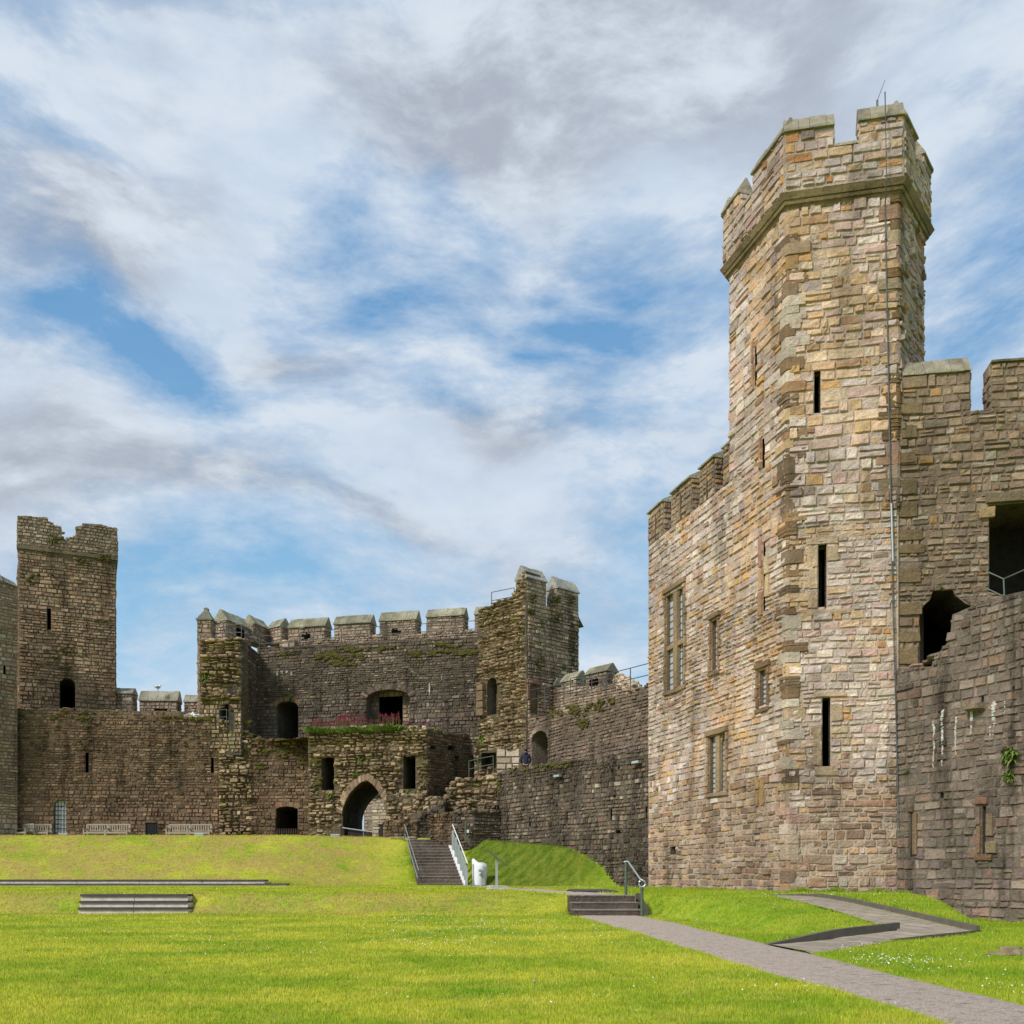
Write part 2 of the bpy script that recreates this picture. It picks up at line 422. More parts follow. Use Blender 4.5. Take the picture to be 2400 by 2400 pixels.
def pick(pal, j=0.14):
    cs, ws = PAL[pal]; c = random.choices(cs, ws)[0]; q = random.uniform(1 - j, 1 + j)
    return tuple(x * q * random.uniform(0.97, 1.03) for x in c)
MORTAR = {'tower': lin((190, 170, 152)), 'tower_low': lin((156, 136, 118)), 'keep': lin((140, 124, 106)), 'brown': lin((116, 100, 80)), 'brownlight': lin((126, 110, 90)),
          'dark': lin((92, 84, 74)), 'darkgrey': lin((116, 106, 94)), 'ruin': lin((104, 92, 72)), 'grey': lin((138, 124, 108)), 'pale': lin((170, 160, 142))}

WARP, WAMP = 2.0, 1.0
def stone(mb, P, ul0, ur0, ul1, ur1, v0, v1, w, col, gap=0.02, nx=1, ny=1, amp=0.015, w0=-0.03, bev=0.03, jit=0.012):
    """one stone: border sunk in the joint, face pillowed and rough"""
    W = [0.0] + [0.0] * (nx + 1) + [0.0]
    tu = [0.0] + [i / nx for i in range(nx + 1)] + [1.0]; tv = [0.0] + [i / ny for i in range(ny + 1)] + [1.0]
    NX, NY = nx + 3, ny + 3; vs = []
    wd = max(0.02, min(ur0 - ul0, ur1 - ul1)); hd = v1 - v0
    bu = min(0.32, bev / wd); bvv = min(0.32, bev / hd)
    ga = min(gap, wd * .25); gb = min(gap, hd * .2)
    cj = [(random.uniform(-jit, jit), random.uniform(-jit, jit)) for _ in range(4)]
    tw1, tw2 = random.uniform(-amp, amp) * 1.3, random.uniform(-amp, amp) * 1.3
    for j in range(NY):
        fv = tv[j]; inv = 0 < j < NY - 1
        if inv: fv = bvv + fv * (1 - 2 * bvv)
        for i in range(NX):
            fu = tu[i]; inn = inv and 0 < i < NX - 1
            if 0 < i < NX - 1: fu = bu + fu * (1 - 2 * bu)
            L = ul0 + (ul1 - ul0) * fv; Rr = ur0 + (ur1 - ur0) * fv
            u = (L + ga) + (Rr - L - 2 * ga) * fu; v = (v0 + gb) + (hd - 2 * gb) * fv
            c = cj[0][0] * (1 - fu) * (1 - fv) + cj[1][0] * fu * (1 - fv) + cj[2][0] * fu * fv + cj[3][0] * (1 - fu) * fv
            e = cj[0][1] * (1 - fu) * (1 - fv) + cj[1][1] * fu * (1 - fv) + cj[2][1] * fu * fv + cj[3][1] * (1 - fu) * fv
            ww = (w + random.uniform(-amp, amp) + tw1 * (fu - .5) + tw2 * (fv - .5)) if inn else w0
            uu_, vv_ = u + c, v + e
            n1 = mnoise.noise((uu_ * .55, vv_ * .8, WARP)); n2 = mnoise.noise((uu_ * 3.1, vv_ * 3.1, 5.0))
            vs.append(P.p(uu_ + .02 * n2, vv_ + (.05 * n1 + .022 * n2) * WAMP, ww))
    fs = [(j * NX + i, j * NX + i + 1, (j + 1) * NX + i + 1, (j + 1) * NX + i) for j in range(NY - 1) for i in range(NX - 1)]
    mb.add(vs, fs, col)

SCALE = {'tower': 0.84, 'tower_low': 0.84, 'keep': 0.82, 'pale': 1.0, 'darkgrey': 0.82}
def masonry(mb, P, u0, u1, v0, v1, holes=(), pal='brown', ch=(0.22, 0.38), cw=(0.3, 0.8), depth=(0.0, 0.045), amp=0.015, nx=1, ny=1,
            top=None, bottom=None, quoinL=None, quoinR=None, tint=None, gap=0.016, out=0.012, w=0.0, left=None, right=None, sag=0.0, palf=None, bev=0.03, w0=-0.03):
    v = v0; row = 0
    fs_ = SCALE.get(pal if not palf else 'tower', 0.78); ch = (ch[0] * fs_, ch[1] * fs_); cw = (cw[0] * fs_ * .95, cw[1] * fs_ * .95)
    while v < v1 - 0.05:
        fr = (v - v0) / max(0.01, v1 - v0)
        h = random.uniform(*ch) * (1 + .42 * mnoise.noise((v * .55, u1 * .7, 4.4))); h = min(h, v1 - v)
        if v1 - v - h < ch[0] * 0.5: h = v1 - v
        vb, vt = v, v + h; vm = v + h / 2
        L = u0 if left is None else left(vm); Rr = u1 if right is None else right(vm)
        cuts = []
        for hl in holes:
            a = span(hl, vm)
            if a:
                lo = span(hl, vb + 0.01) or a; hi = span(hl, vt - 0.01) or a
                cuts.append((a[0], a[1], lo, hi))
        cuts.sort()
        segs = []; cur = (L, L, L)
        for a0, a1, lo, hi in cuts:
            if a1 < L or a0 > Rr: continue
            segs.append((cur, (a0, lo[0], hi[0]))); cur = (a1, lo[1], hi[1])
        segs.append((cur, (Rr, Rr, Rr)))
        for (sa, sal, sah), (sb, sbl, sbh) in segs:
            if sb - sa < 0.06: continue
            xs = [sa]; rw = random.uniform(.8, 1.25)
            while xs[-1] < sb:
                wd = random.uniform(*cw) * (0.6 + 0.8 * random.random()) * (0.75 + h) * rw
                if sb - xs[-1] - wd < cw[0] * 0.55: xs.append(sb); break
                xs.append(xs[-1] + wd)
            for k in range(len(xs) - 1):
                a, b = xs[k], xs[k + 1]; um = (a + b) / 2
                al, ah = (sal, sah) if k == 0 else (a, a)
                bl, bh = (sbl, sbh) if k == len(xs) - 2 else (b, b)
                t1 = vt; b1 = vb
                if top is not None:
                    tm = top(um)
                    if tm < vb + 0.08: continue
                    t1 = min(vt, tm)
                if bottom is not None:
                    bm = bottom(um)
                    if bm > vt - 0.06: continue
                    b1 = max(vb, bm - 0.05)
                pl = palf(um, vm) if palf else pal
                col = pick(pl)
                if tint: 
                    q = tint(um, vm); col = tuple(x * y for x, y in zip(col, q)) if isinstance(q, tuple) else tuple(x * q for x in col)
                dd = w + out + random.uniform(*depth)
                if random.random() < 0.05: dd += depth[1] * 0.8
                if random.random() < 0.04: dd = w + 0.004
                # sometimes two thin stones share the course
                if h > 0.26 and random.random() < 0.14 and top is None:
                    mid = vb + h * random.uniform(.4, .6)
                    stone(mb, P, al, bl, ah, bh, b1, mid, dd, col, gap, nx, 1, amp, w0 + w, bev)
                    stone(mb, P, al, bl, ah, bh, mid, t1, dd - 0.01, pick(pl), gap, nx, 1, amp, w0 + w, bev)
                else:
                    stone(mb, P, al, bl, ah, bh, b1, t1, dd, col, gap, nx, ny, amp, w0 + w, bev)
        v += h; row += 1

def rubble(mb, P, u0, u1, v0, v1, top=None, bottom=None, left=None, right=None, holes=(), pal='ruin', amp=0.28, w=0.0, size=(0.22, 0.62), hh=(0.12, 0.30), ledge=1.3, seed=0.0):
    """torn wall core: ledges of thin irregular stones standing out by different amounts"""
    v = v0; r0 = random.uniform(0, 50) + seed
    base = 0.0
    while v < v1:
        h = random.uniform(*hh)
        L = u0 if left is None else left(v); Rr = u1 if right is None else right(v)
        base = 0.5 + 0.5 * math.sin(v * 2 * math.pi / ledge + 1.4 * mnoise.noise((r0, v * 0.6, 0)))
        u = L
        while u < Rr:
            wd = random.uniform(*size)
            b = min(u + wd, Rr)
            if b - u < 0.06: break
            um, vm = (u + b) / 2, v + h / 2
            skip = False
            if top is not None and top(um) < vm: skip = True
            if bottom is not None and bottom(um) > vm: skip = True
            for hl in holes:
                a = span(hl, vm)
                if a and a[0] - 0.02 < um + (b - u) * 0.4 and um - (b - u) * 0.4 < a[1] + 0.02: skip = True
            if not skip:
                nb = mnoise.noise((um * 0.9 + r0, vm * 0.9, 3.1)) + .5 * mnoise.noise((um * 2.3 + r0, vm * 2.3, 7.1))
                d = amp * (0.3 + 0.42 * base ** 2 + 0.7 * nb) + random.uniform(-0.05, 0.07)
                d = max(0.0, d)
                hj = h * random.uniform(0.85, 1.25)
                col = pick(pal, 0.25)
                tl = random.uniform(-0.05, 0.05)
                stone(mb, P, u + random.uniform(-.03, .03), b, u, b + random.uniform(-.03, .03), v + tl, v + hj + tl, w + d, col, 0.006, 2, 2, 0.045, w - 0.05, 0.07, 0.04)
            u = b
        v += h * 0.93

def capping(mb, pts, width, pal='ruin', size=(0.25, 0.6), hgt=(0.08, 0.3), dens=1.0):
    """loose stones along the top of a broken wall: pts = [(x,y,z)...], width goes back by vector"""
    wv = Vector(width)
    for i in range(len(pts) - 1):
        a, b = Vector(pts[i]), Vector(pts[i + 1]); L = (b - a).length; n = max(1, int(L / 0.32 * dens))
        for k in range(n):
            for q in (0.0, 0.33, 0.66) if wv.length > 0.8 else (0.0, 0.5):
                if random.random() < 0.25: continue
                p = a.lerp(b, (k + random.random()) / n) + wv * (q + random.uniform(-.06, .1))
                lump(mb, p, random.uniform(*size) / 2, random.uniform(*size) / 2.4, random.uniform(*hgt), pick(pal, 0.25))

def lump(mb, p, rx, ry, rz, col, rot=None):
    a = random.uniform(0, 6.28) if rot is None else rot
    ca, sa = math.cos(a), math.sin(a); vs = []
    for (z, s) in ((-0.4, 0.8), (0.25, 1.0), (0.8, 0.78)):
        for k in range(6):
            q = math.pi * 2 * (k + 0.5) / 6; j = random.uniform(0.8, 1.2)
            x, y = math.cos(q) * rx * s * j * 1.1, math.sin(q) * ry * s * j * 1.1
            vs.append((p[0] + x * ca - y * sa, p[1] + x * sa + y * ca, p[2] + z * rz * random.uniform(.85, 1.15)))
    fs = [(i * 6 + k, i * 6 + (k + 1) % 6, (i + 1) * 6 + (k + 1) % 6, (i + 1) * 6 + k) for i in range(2) for k in range(6)]
    fs.append(tuple(12 + k for k in range(6))); fs.append(tuple(5 - k for k in range(6)))
    mb.add(vs, fs, col)

def polyf(pts):
    """piecewise linear function through (u, v) points"""
    us = [p[0] for p in pts]; vs = [p[1] for p in pts]
    return lambda u: float(np.interp(u, us, vs))

def merlon(P, parent, u0, u1, v0, v1, T=0.6, ridge=0.35, pal='grey', m='brown_stone', slit=None, w=0.0, cap=True, ends=(True, True), ch=(0.2, 0.34), cw=(0.25, 0.6), det=1, capsize=0.5, over=0.06, wside=True, capcol=None):
    """a merlon with its gabled coping as sub-part"""
    mb = MB(); hl = [slit] if slit else []
    core(mb, P, [(u0, v0), (u1, v0), (u1, v1), (u0, v1)], T=T, col=MORTAR[pal], w=w, through=hl)
    if slit:
        n = len(slit)
        for i in range(n):
            a, b = slit[i], slit[(i + 1) % n]; mb.add([P.p(*a, w), P.p(*b, w), P.p(*b, w - T), P.p(*a, w - T)], [(0, 1, 2, 3)], tuple(x * 0.5 for x in MORTAR[pal]))
    masonry(mb, P, u0, u1, v0, v1, holes=hl, pal=pal, ch=ch, cw=cw, w=w, nx=det, ny=1)
    # side faces
    for q, e in ((u0, 0), (u1, 1)):
        if not ends[e]: continue
        if e == 0: S = Panel(P.p(q, 0, w - T)[:2], P.p(q, 0, w)[:2])
        else: S = Panel(P.p(q, 0, w)[:2], P.p(q, 0, w - T)[:2])
        masonry(mb, S, 0, T, v0, v1, pal=pal, ch=ch, cw=cw, nx=det)
    o = mb.build('merlon', m, parent)
    if cap:
        cb = MB(); u = u0 - over; L = u1 + over; hm = T / 2
        while u < L - 0.01:
            b = min(L, u + random.uniform(0.7, 1.3) * capsize)
            if L - b < 0.15: b = L
            z0 = v1 + random.uniform(-.006, .006); zr = v1 + ridge + random.uniform(-.02, .02)
            col = jit(.8, 1.15, (capcol or (0.40, 0.38, 0.30)))
            g = 0.006
            prof = [(w + 0.10, z0), (w + 0.10, z0 + 0.07), (w - hm + .04, zr), (w - hm - .04, zr), (w - T - 0.08, z0 + 0.07), (w - T - 0.08, z0)]
            vs = [P.p(u + g, z, ww) for ww, z in prof] + [P.p(b - g, z, ww) for ww, z in prof]
            n = len(prof)
            cb.add(vs, [tuple(range(n)), tuple(range(2 * n - 1, n - 1, -1))] + [(i, (i + 1) % n, n + (i + 1) % n, n + i) for i in range(n)], col)
            u = b
        cb.build('coping', 'cap_stone', o)
    return o

def railing(name, label, pts, hgt=1.05, step=2.6, rails=(1.0, 0.5), r=0.024, m='rail_dark', group='thin metal safety railings', cat='railing'):
    t0 = thing(name, label, cat, pts[0], group)
    rb = MB(); pb = []
    V = [Vector(p) for p in pts]
    for fr in rails: rb.tube([v + Vector((0, 0, hgt * fr)) for v in V], r, 5)
    rb.build('rail', m, t0)
    for i in range(len(V) - 1):
        n = max(1, round((V[i + 1] - V[i]).length / step))
        for k in range(n + (1 if i == len(V) - 2 else 0)):
            p = V[i].lerp(V[i + 1], k / n); q = MB(); q.tube([p - Vector((0, 0, .05)), p + Vector((0, 0, hgt))], r * 1.1, 5); q.build('post', m, t0)
    return t0
# ---------------------------------------------------------------- ground height
def sm(x, a, b):
    q = np.clip((x - a) / (b - a), 0, 1); return q * q * (3 - 2 * q)
def mixf(a, b, q): return a + (b - a) * q

def inside(poly, X, Y):
    r = np.zeros(np.shape(X), bool); n = len(poly)
    for i in range(n):
        x0, y0 = poly[i]; x1, y1 = poly[(i + 1) % n]
        c = ((y0 > Y) != (y1 > Y)) & (X < (x1 - x0) * (Y - y0) / (y1 - y0 + 1e-12) + x0)
        r ^= c
    return r

STA0, STA1 = Vector((-3.75, 50.0)), Vector((-4.9, 54.4))      # axis of the long stair
RAMP = [wp(1795, 2214, 0.0), wp(1900, 2235, 0.0), wp(2090, 2199, 0.07), wp(2292, 2177, 0.14), wp(2040, 2141, 0.33), wp(1800, 2104, 0.5), wp(1830, 2112, 0.48), wp(2104, 2177, 0.13)]
RAMPXY = [(q[0], q[1]) for q in RAMP]
TER3 = (-12.85, -9.6, 28.4)    # x0, x1, front
TERL = (-30.0, -11.9, -10.75, 45.8)

def gz(X, Y):
    X = np.asarray(X, float); Y = np.asarray(Y, float)
    fx = sm(X, 3.9, 5.8)
    fl_ = sm(X, -7.5, -2.0)
    Ya = mixf(mixf(28.35, 27.2, fl_), 15.2, fx); Yb = mixf(mixf(29.7, 30.0, fl_), 25.0, fx)
    z = 0.57 * sm(Y, Ya, Yb)
    # right hand hollow in front of the dark wall
    line = 12.9 - (31.7 - Y) * 0.313
    s = sm(X - line, 0.0, 1.0)
    zr = 0.08 - 0.34 * sm(Y, 14, 27)
    z = mixf(z, np.where(Y < 40, zr, z), s * sm(Y, 13, 17))
    z = z + 0.06 * sm(Y, 34, 46)
    # foot of the main bank
    zl = 0.27 * sm(-X, 9.5, 13) * sm(Y, 45.9, 47.2)
    z = z + zl
    D0 = mixf(48.2, 50.2, sm(X, -13, -5)); D0 = np.where(X > -2.5, 50.2 - (X + 2.5) * 0.66, D0)
    D1 = np.where(X > -2.6, 55.0 - (X + 2.6) * 1.16, 55.0); D1 = np.maximum(D1, D0 + 0.5)
    top = np.where(X > -2.6, 3.32 - np.clip(X + 2.6, 0, 6) * 0.125, 3.32) + 0.16 * sm(-X, 4, 14)
    tt = np.clip((Y - D0) / (D1 - D0), 0, 1)
    e = 0.12
    prof = np.where(tt < e, tt * tt / (2 * e), np.where(tt > 1 - e, 1 - e - (1 - tt) ** 2 / (2 * e) + 0.0, tt - e / 2)) / (1 - e)
    z = z + prof * (top - z)
    z = z + 0.035 * np.sin(X * 2.1 + 1.7 * np.sin(Y * 1.1)) * np.sin(Y * 1.9 + X * .7) * np.clip(prof * 4 * (1 - prof), 0, 1) + 0.012 * np.sin(X * 1.3 + Y * .4) * np.cos(Y * 0.9 - X * .3) * sm(Y, 3, 8)
    return z

def gzc(X, Y):
    """ground with the beds of stairs and paving cut in"""
    z = gz(X, Y)
    z = np.where(inside(RAMPXY, X, Y), z - 0.06, z)
    z = np.where((X > TER3[0] + .05) & (X < TER3[1] - .05) & (Y > TER3[2] + 0.05) & (Y < TER3[2] + 1.0), z - 0.3, z)
    z = np.where((X > TERL[0]) & (X < TERL[2] - .1) & (Y > TERL[3] + .05) & (Y < TERL[3] + 1.0), z - 0.12, z)
    z = np.where((X > 1.75) & (X < 3.65) & (Y > 26.85) & (Y < 28.3), z - 0.35, z)
    ax = STA0.x + (Y - STA0.y) / (STA1.y - STA0.y) * (STA1.x - STA0.x)
    z = np.where((np.abs(X - ax) < 1.0) & (Y > 49.9) & (Y < 54.7), z - 0.35, z)
    return z

def axis(lo, hi, fine_lo, fine_hi, fs, cs):
    a = list(np.arange(lo, fine_lo, cs)) + list(np.arange(fine_lo, fine_hi, fs)) + list(np.arange(fine_hi, hi + cs, cs))
    return np.array(a)
gx = np.concatenate([np.array([-1500, -700, -300, -150, -80]), np.arange(-50, -3, 0.3), np.arange(-3, 14, 0.15), np.arange(14, 40, 0.5), np.array([50, 80, 150, 300, 700, 1500])])
gy = np.concatenate([np.array([-1500, -500, -120, -30, -8, -2]), np.arange(0, 13, 0.4), np.arange(13, 32, 0.15), np.arange(32, 44, 0.3), np.arange(44, 56, 0.15), np.arange(56, 62, .3), np.array([64, 70, 80, 100, 150, 300, 700, 1500])])
GX, GY = np.meshgrid(gx, gy)
GZ = gzc(GX, GY)
far = (np.abs(GX) > 60) | (GY > 64) | (GY < -5)
GZ = np.where(far, np.clip(GZ, 0, 3.3) * 0 + np.where(GY > 64, 1.0, 0.0), GZ)
nx_, ny_ = len(gx), len(gy)
me = bpy.data.meshes.new('ground')
vv = np.stack([GX, GY, GZ], -1).reshape(-1, 3)
idx = np.arange(nx_ * ny_).reshape(ny_, nx_)
fc = np.stack([idx[:-1, :-1], idx[:-1, 1:], idx[1:, 1:], idx[1:, :-1]], -1).reshape(-1, 4)
me.vertices.add(len(vv)); me.vertices.foreach_set('co', vv.ravel())
me.loops.add(fc.size); me.loops.foreach_set('vertex_index', fc.ravel())
me.polygons.add(len(fc)); me.polygons.foreach_set('loop_start', np.arange(len(fc)) * 4); me.polygons.foreach_set('loop_total', np.full(len(fc), 4))
me.update(); me.shade_smooth()

def grass_nodes(t, P):
    """mown turf colour: broad yellow-green patches, darker tufts, straw on the sunny bank"""
    x, y, z = t.xyz(P)
    flat = t.cxyz(t.math('MULTIPLY', x, 0.75), y, 0.0)
    a = t.noise(flat, 0.45, 5, 0.62); b_ = t.noise(flat, 2.6, 4, 0.65)
    c = t.mix(t.ramp(a, 0.36, 0.64), (0.205, 0.30, 0.015), (0.40, 0.41, 0.036))
    c = t.mix(t.math('MULTIPLY', t.ramp(b_, 0.42, 0.70), 0.5), c, (0.42, 0.41, 0.07))
    dk = t.noise(t.cxyz(t.math('MULTIPLY', x, 0.55), y, 3.0), 0.85, 4, 0.6)
    c = t.mix(t.math('MULTIPLY', t.ramp(dk, 0.60, 0.70), 0.55), c, (0.10, 0.235, 0.012))
    # rainy side by the tower is lusher
    c = t.mix(t.math('MULTIPLY', t.ramp(x, 2.5, 5.5), 0.45), c, (0.155, 0.27, 0.010))
    # straw-coloured bank
    bank = t.math('MULTIPLY', t.ramp(y, 46.6, 48.6), t.ramp(t.math('MULTIPLY', x, -1.0), 5.2, 9.0))
    bank = t.math('MAXIMUM', bank, t.math('MULTIPLY', t.math('MULTIPLY', t.ramp(y, 27.0, 28.2), t.math('SUBTRACT', 1.0, t.ramp(y, 29.6, 31.0))), t.math('MULTIPLY', t.ramp(t.math('MULTIPLY', x, -1.0), -1.5, 2.0), 0.75)))
    st = t.math('ADD', t.math('MULTIPLY', t.noise(t.cxyz(x, y, t.math('MULTIPLY', z, 2.0)), 0.6, 6, 0.68), .5), t.math('MULTIPLY', t.noise(t.cxyz(x, y, t.math('MULTIPLY', z, 2.0)), 3.0, 5, 0.7), .5))
    straw = t.mix(b_, (0.44, 0.31, 0.10), (0.28, 0.25, 0.05))
    c = t.mix(t.math('MULTIPLY', bank, t.ramp(st, 0.42, 0.56)), c, straw)
    # bank right of the stair: deep green
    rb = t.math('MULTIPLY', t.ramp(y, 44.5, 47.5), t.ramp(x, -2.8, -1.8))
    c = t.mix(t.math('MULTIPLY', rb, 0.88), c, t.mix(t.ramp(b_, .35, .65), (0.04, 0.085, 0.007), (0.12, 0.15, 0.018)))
    gr = t.noise(t.cxyz(x, y, t.math('MULTIPLY', z, 1.5)), 4.5, 6, 0.75)
    c = t.new('ShaderNodeVectorMath', operation='SCALE', ins={0: c, 'Scale': t.math('ADD', t.math('MULTIPLY', gr, 0.9), 0.62)}).outputs[0]
    return c
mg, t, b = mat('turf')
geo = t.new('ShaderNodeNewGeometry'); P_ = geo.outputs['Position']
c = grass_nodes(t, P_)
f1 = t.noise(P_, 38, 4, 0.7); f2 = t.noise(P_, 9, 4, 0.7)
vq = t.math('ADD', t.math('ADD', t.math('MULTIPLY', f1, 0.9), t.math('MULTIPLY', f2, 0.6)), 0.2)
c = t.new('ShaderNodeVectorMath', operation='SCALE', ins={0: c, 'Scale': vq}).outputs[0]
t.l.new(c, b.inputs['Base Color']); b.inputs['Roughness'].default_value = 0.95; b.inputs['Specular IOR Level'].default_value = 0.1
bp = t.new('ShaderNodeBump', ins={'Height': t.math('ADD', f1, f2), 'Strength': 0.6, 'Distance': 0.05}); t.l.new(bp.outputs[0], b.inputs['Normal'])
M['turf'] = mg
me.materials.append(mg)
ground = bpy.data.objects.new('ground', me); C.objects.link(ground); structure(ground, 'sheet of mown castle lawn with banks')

# blade material
mb_, t, b = mat('grass_blade')
geo = t.new('ShaderNodeNewGeometry'); at_ = t.new('ShaderNodeAttribute', attribute_name='Col')
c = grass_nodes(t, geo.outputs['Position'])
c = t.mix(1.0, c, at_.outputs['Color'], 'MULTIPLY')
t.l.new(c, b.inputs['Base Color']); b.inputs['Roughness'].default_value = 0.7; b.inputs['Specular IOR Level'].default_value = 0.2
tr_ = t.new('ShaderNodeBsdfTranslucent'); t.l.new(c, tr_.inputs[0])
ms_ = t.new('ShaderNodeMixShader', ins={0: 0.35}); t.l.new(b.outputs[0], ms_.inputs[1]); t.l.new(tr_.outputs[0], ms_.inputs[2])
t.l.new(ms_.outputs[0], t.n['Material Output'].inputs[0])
M['grass_blade'] = mb_

# ---------------------------------------------------------------- paths
PATH_L = [(1395, 2150), (1480, 2184), (1600, 2221), (1740, 2263), (1871, 2300), (2000, 2335), (2202, 2400), (2420, 2472), (2700, 2560)]
PATH_R = [(1514, 2149), (1600, 2167), (1700, 2190), (1787, 2208), (1899, 2234), (2000, 2262), (2200, 2308), (2400, 2355), (2600, 2405)]
PL = [wp(x, y, 0.0) for x, y in PATH_L]; PR = [wp(x, y, 0.0) for x, y in PATH_R]
PL[0] = (1.80, 26.85, 0); PR[0] = (3.7, 26.85, 0)
def strip(name, A, B, m, off=0.02, sub=24, cross=8, zf=None, label=None):
    mb = MB(); A = np.array(A); B = np.array(B)
    def res(Q):
        s = np.concatenate([[0], np.cumsum(np.linalg.norm(np.diff(Q[:, :2], axis=0), axis=1))]); q = np.linspace(0, s[-1], sub + 1)
        return np.stack([np.interp(q, s, Q[:, k]) for k in range(3)], -1)
    A, B = res(A), res(B); vs = []
    for i in range(sub + 1):
        for k in range(cross + 1):
            q = A[i] + (B[i] - A[i]) * k / cross
            if k in (0, cross): q = q + np.array([mnoise.noise((i * 1.7, k, 1)) * 0.06, mnoise.noise((i * 1.3, k, 9)) * 0.05, 0])
            z = (float(gz(q[0], q[1])) if zf is None else q[2]) + off
            vs.append((q[0], q[1], z - (0.03 if k in (0, cross) and zf is None else 0)))
    W_ = cross + 1
    mb.add(vs, [(i * W_ + k, i * W_ + k + 1, (i + 1) * W_ + k + 1, (i + 1) * W_ + k) for i in range(sub) for k in range(cross)])
    o = mb.build(name, m, None, True); structure(o, label); return o
mp, t, b = mat('rolled_gravel')
geo = t.new('ShaderNodeNewGeometry'); P_ = geo.outputs['Position']
g1 = t.noise(P_, 70, 4, 0.8); g2 = t.noise(P_, 3.0, 5, 0.7); g3 = t.noise(P_, 22, 4, 0.75)
c = t.mix(t.ramp(g1, 0.36, 0.66), (0.25, 0.19, 0.145), (0.76, 0.60, 0.48))
c = t.mix(t.math('MULTIPLY', t.ramp(g2, 0.42, 0.7), 0.6), c, (0.38, 0.30, 0.24))
c = t.mix(t.math('MULTIPLY', t.ramp(g3, 0.63, 0.70), 0.7), c, (0.60, 0.56, 0.50))
c = t.mix(t.math('MULTIPLY', t.ramp(t.noise(P_, 12, 5, .7), 0.5, 0.62), 0.35), c, (0.17, 0.13, 0.11))
c = t.mix(t.math('MULTIPLY', t.ramp(t.noise(P_, 6, 4, .6), 0.58, 0.72), 0.6), c, (0.09, 0.075, 0.06))
t.l.new(c, b.inputs['Base Color']); b.inputs['Roughness'].default_value = 0.95
bp = t.new('ShaderNodeBump', ins={'Height': t.math('ADD', g1, g3), 'Strength': 0.9, 'Distance': 0.02}); t.l.new(bp.outputs[0], b.inputs['Normal'])
M['gravel'] = mp
strip('path', PL, PR, 'gravel', 0.022, 60, 8, label='gravel path crossing the lawn to the steps')
strip('upper_path', [(2.0, 28.2, 0), (0.4, 36, 0), (-1.6, 44, 0), (-2.9, 49.6, 0)], [(3.5, 28.2, 0), (2.0, 36, 0), (-0.2, 44, 0), (-1.9, 49.4, 0)], 'gravel', 0.03, 40, 3, label='narrow gravel path between the two stairs')

# paved ramp with joints
mr, t, b = mat('ramp_slabs')
geo = t.new('ShaderNodeNewGeometry'); P_ = geo.outputs['Position']
mpn = t.new('ShaderNodeMapping', ins={0: P_, 'Rotation': (0, 0, R(62))})
br = t.new('ShaderNodeTexBrick', ins={'Vector': mpn.outputs[0], 'Scale': 1.0, 'Mortar Size': 0.012, 'Brick Width': 0.6, 'Row Height': 0.45,
     'Color1': (0.36, 0.285, 0.205, 1), 'Color2': (0.26, 0.21, 0.155, 1), 'Mortar': (0.07, 0.065, 0.045, 1)})
n = t.noise(P_, 5, 5, 0.7)
c = t.new('ShaderNodeVectorMath', operation='SCALE', ins={0: br.outputs[0], 'Scale': t.math('ADD', n, 0.5)}).outputs[0]
t.l.new(c, b.inputs['Base Color']); b.inputs['Roughness'].default_value = 0.9
M['ramp'] = mr
g_, b2, c2, d2, e2 = wp(2104, 2177, 0.13), wp(1905, 2236, 0.0), wp(2090, 2199, 0.07), wp(2292, 2177, 0.14), wp(1800, 2103, 0.5)
a2 = wp(1795, 2214, 0.0); f2_ = wp(1830, 2112, 0.48)
strip('ramp', [a2, g_], [b2, c2], 'ramp', 0.03, 20, 6, label='paved ramp rising from the path')
mbx = MB()
mbx.add([(q[0], q[1], float(gz(q[0], q[1])) + 0.033) for q in (g_, c2, d2)], [(0, 1, 2)])
m2 = mbx.build('ramp_landing', 'ramp'); structure(m2, 'landing where the paved ramp turns')
strip('upper_ramp', [f2_, g_], [e2, d2], 'ramp', 0.031, 24, 4, label='upper leg of the paved ramp')
def kerb(name, label, pts, w_, h0, h1, group='dark kerbs edging the paved ramp'):
    mb = MB(); P3 = [Vector((p[0], p[1], float(gz(p[0], p[1])))) for p in pts]; n = len(P3)
    ring = []
    for i, p in enumerate(P3):
        d = (P3[min(i + 1, n - 1)] - P3[max(i - 1, 0)]); d.z = 0; d.normalize(); nrm = Vector((d.y, -d.x, 0))
        q = i / (n - 1); h = h0 + (h1 - h0) * min(1, q * 2.5)
        ring.append([p - nrm * w_ / 2 - Vector((0, 0, .25)), p + nrm * w_ / 2 - Vector((0, 0, .25)), p + nrm * w_ / 2 + Vector((0, 0, h)), p - nrm * w_ / 2 + Vector((0, 0, h))])
    vs = [tuple(v) for r_ in ring for v in r_]
    fs = [(i * 4 + k, i * 4 + (k + 1) % 4, (i + 1) * 4 + (k + 1) % 4, (i + 1) * 4 + k) for i in range(n - 1) for k in range(4)] + [(0, 1, 2, 3), ((n - 1) * 4, (n - 1) * 4 + 3, (n - 1) * 4 + 2, (n - 1) * 4 + 1)]
    mb.add(vs, fs); o = mb.build(name, 'kerb'); tag(o, label, 'kerb', group); return o
def lerp3(a, b, n): return [tuple(Vector(a).lerp(Vector(b), i / n)) for i in range(n + 1)]
kerb('kerb', 'dark raised kerb holding the wedge of lawn beside the gravel path', lerp3(a2, g_, 8), 0.09, 0.02, 0.15)
kerb('kerb', 'long dark kerb along the tower side of the upper ramp', lerp3(wp(1760, 2102, 0.5), d2, 12), 0.09, 0.0, 0.11)
kerb('kerb', 'low dark kerb on the near edge of the ramp landing', lerp3(c2, d2, 6), 0.07, 0.03, 0.04)
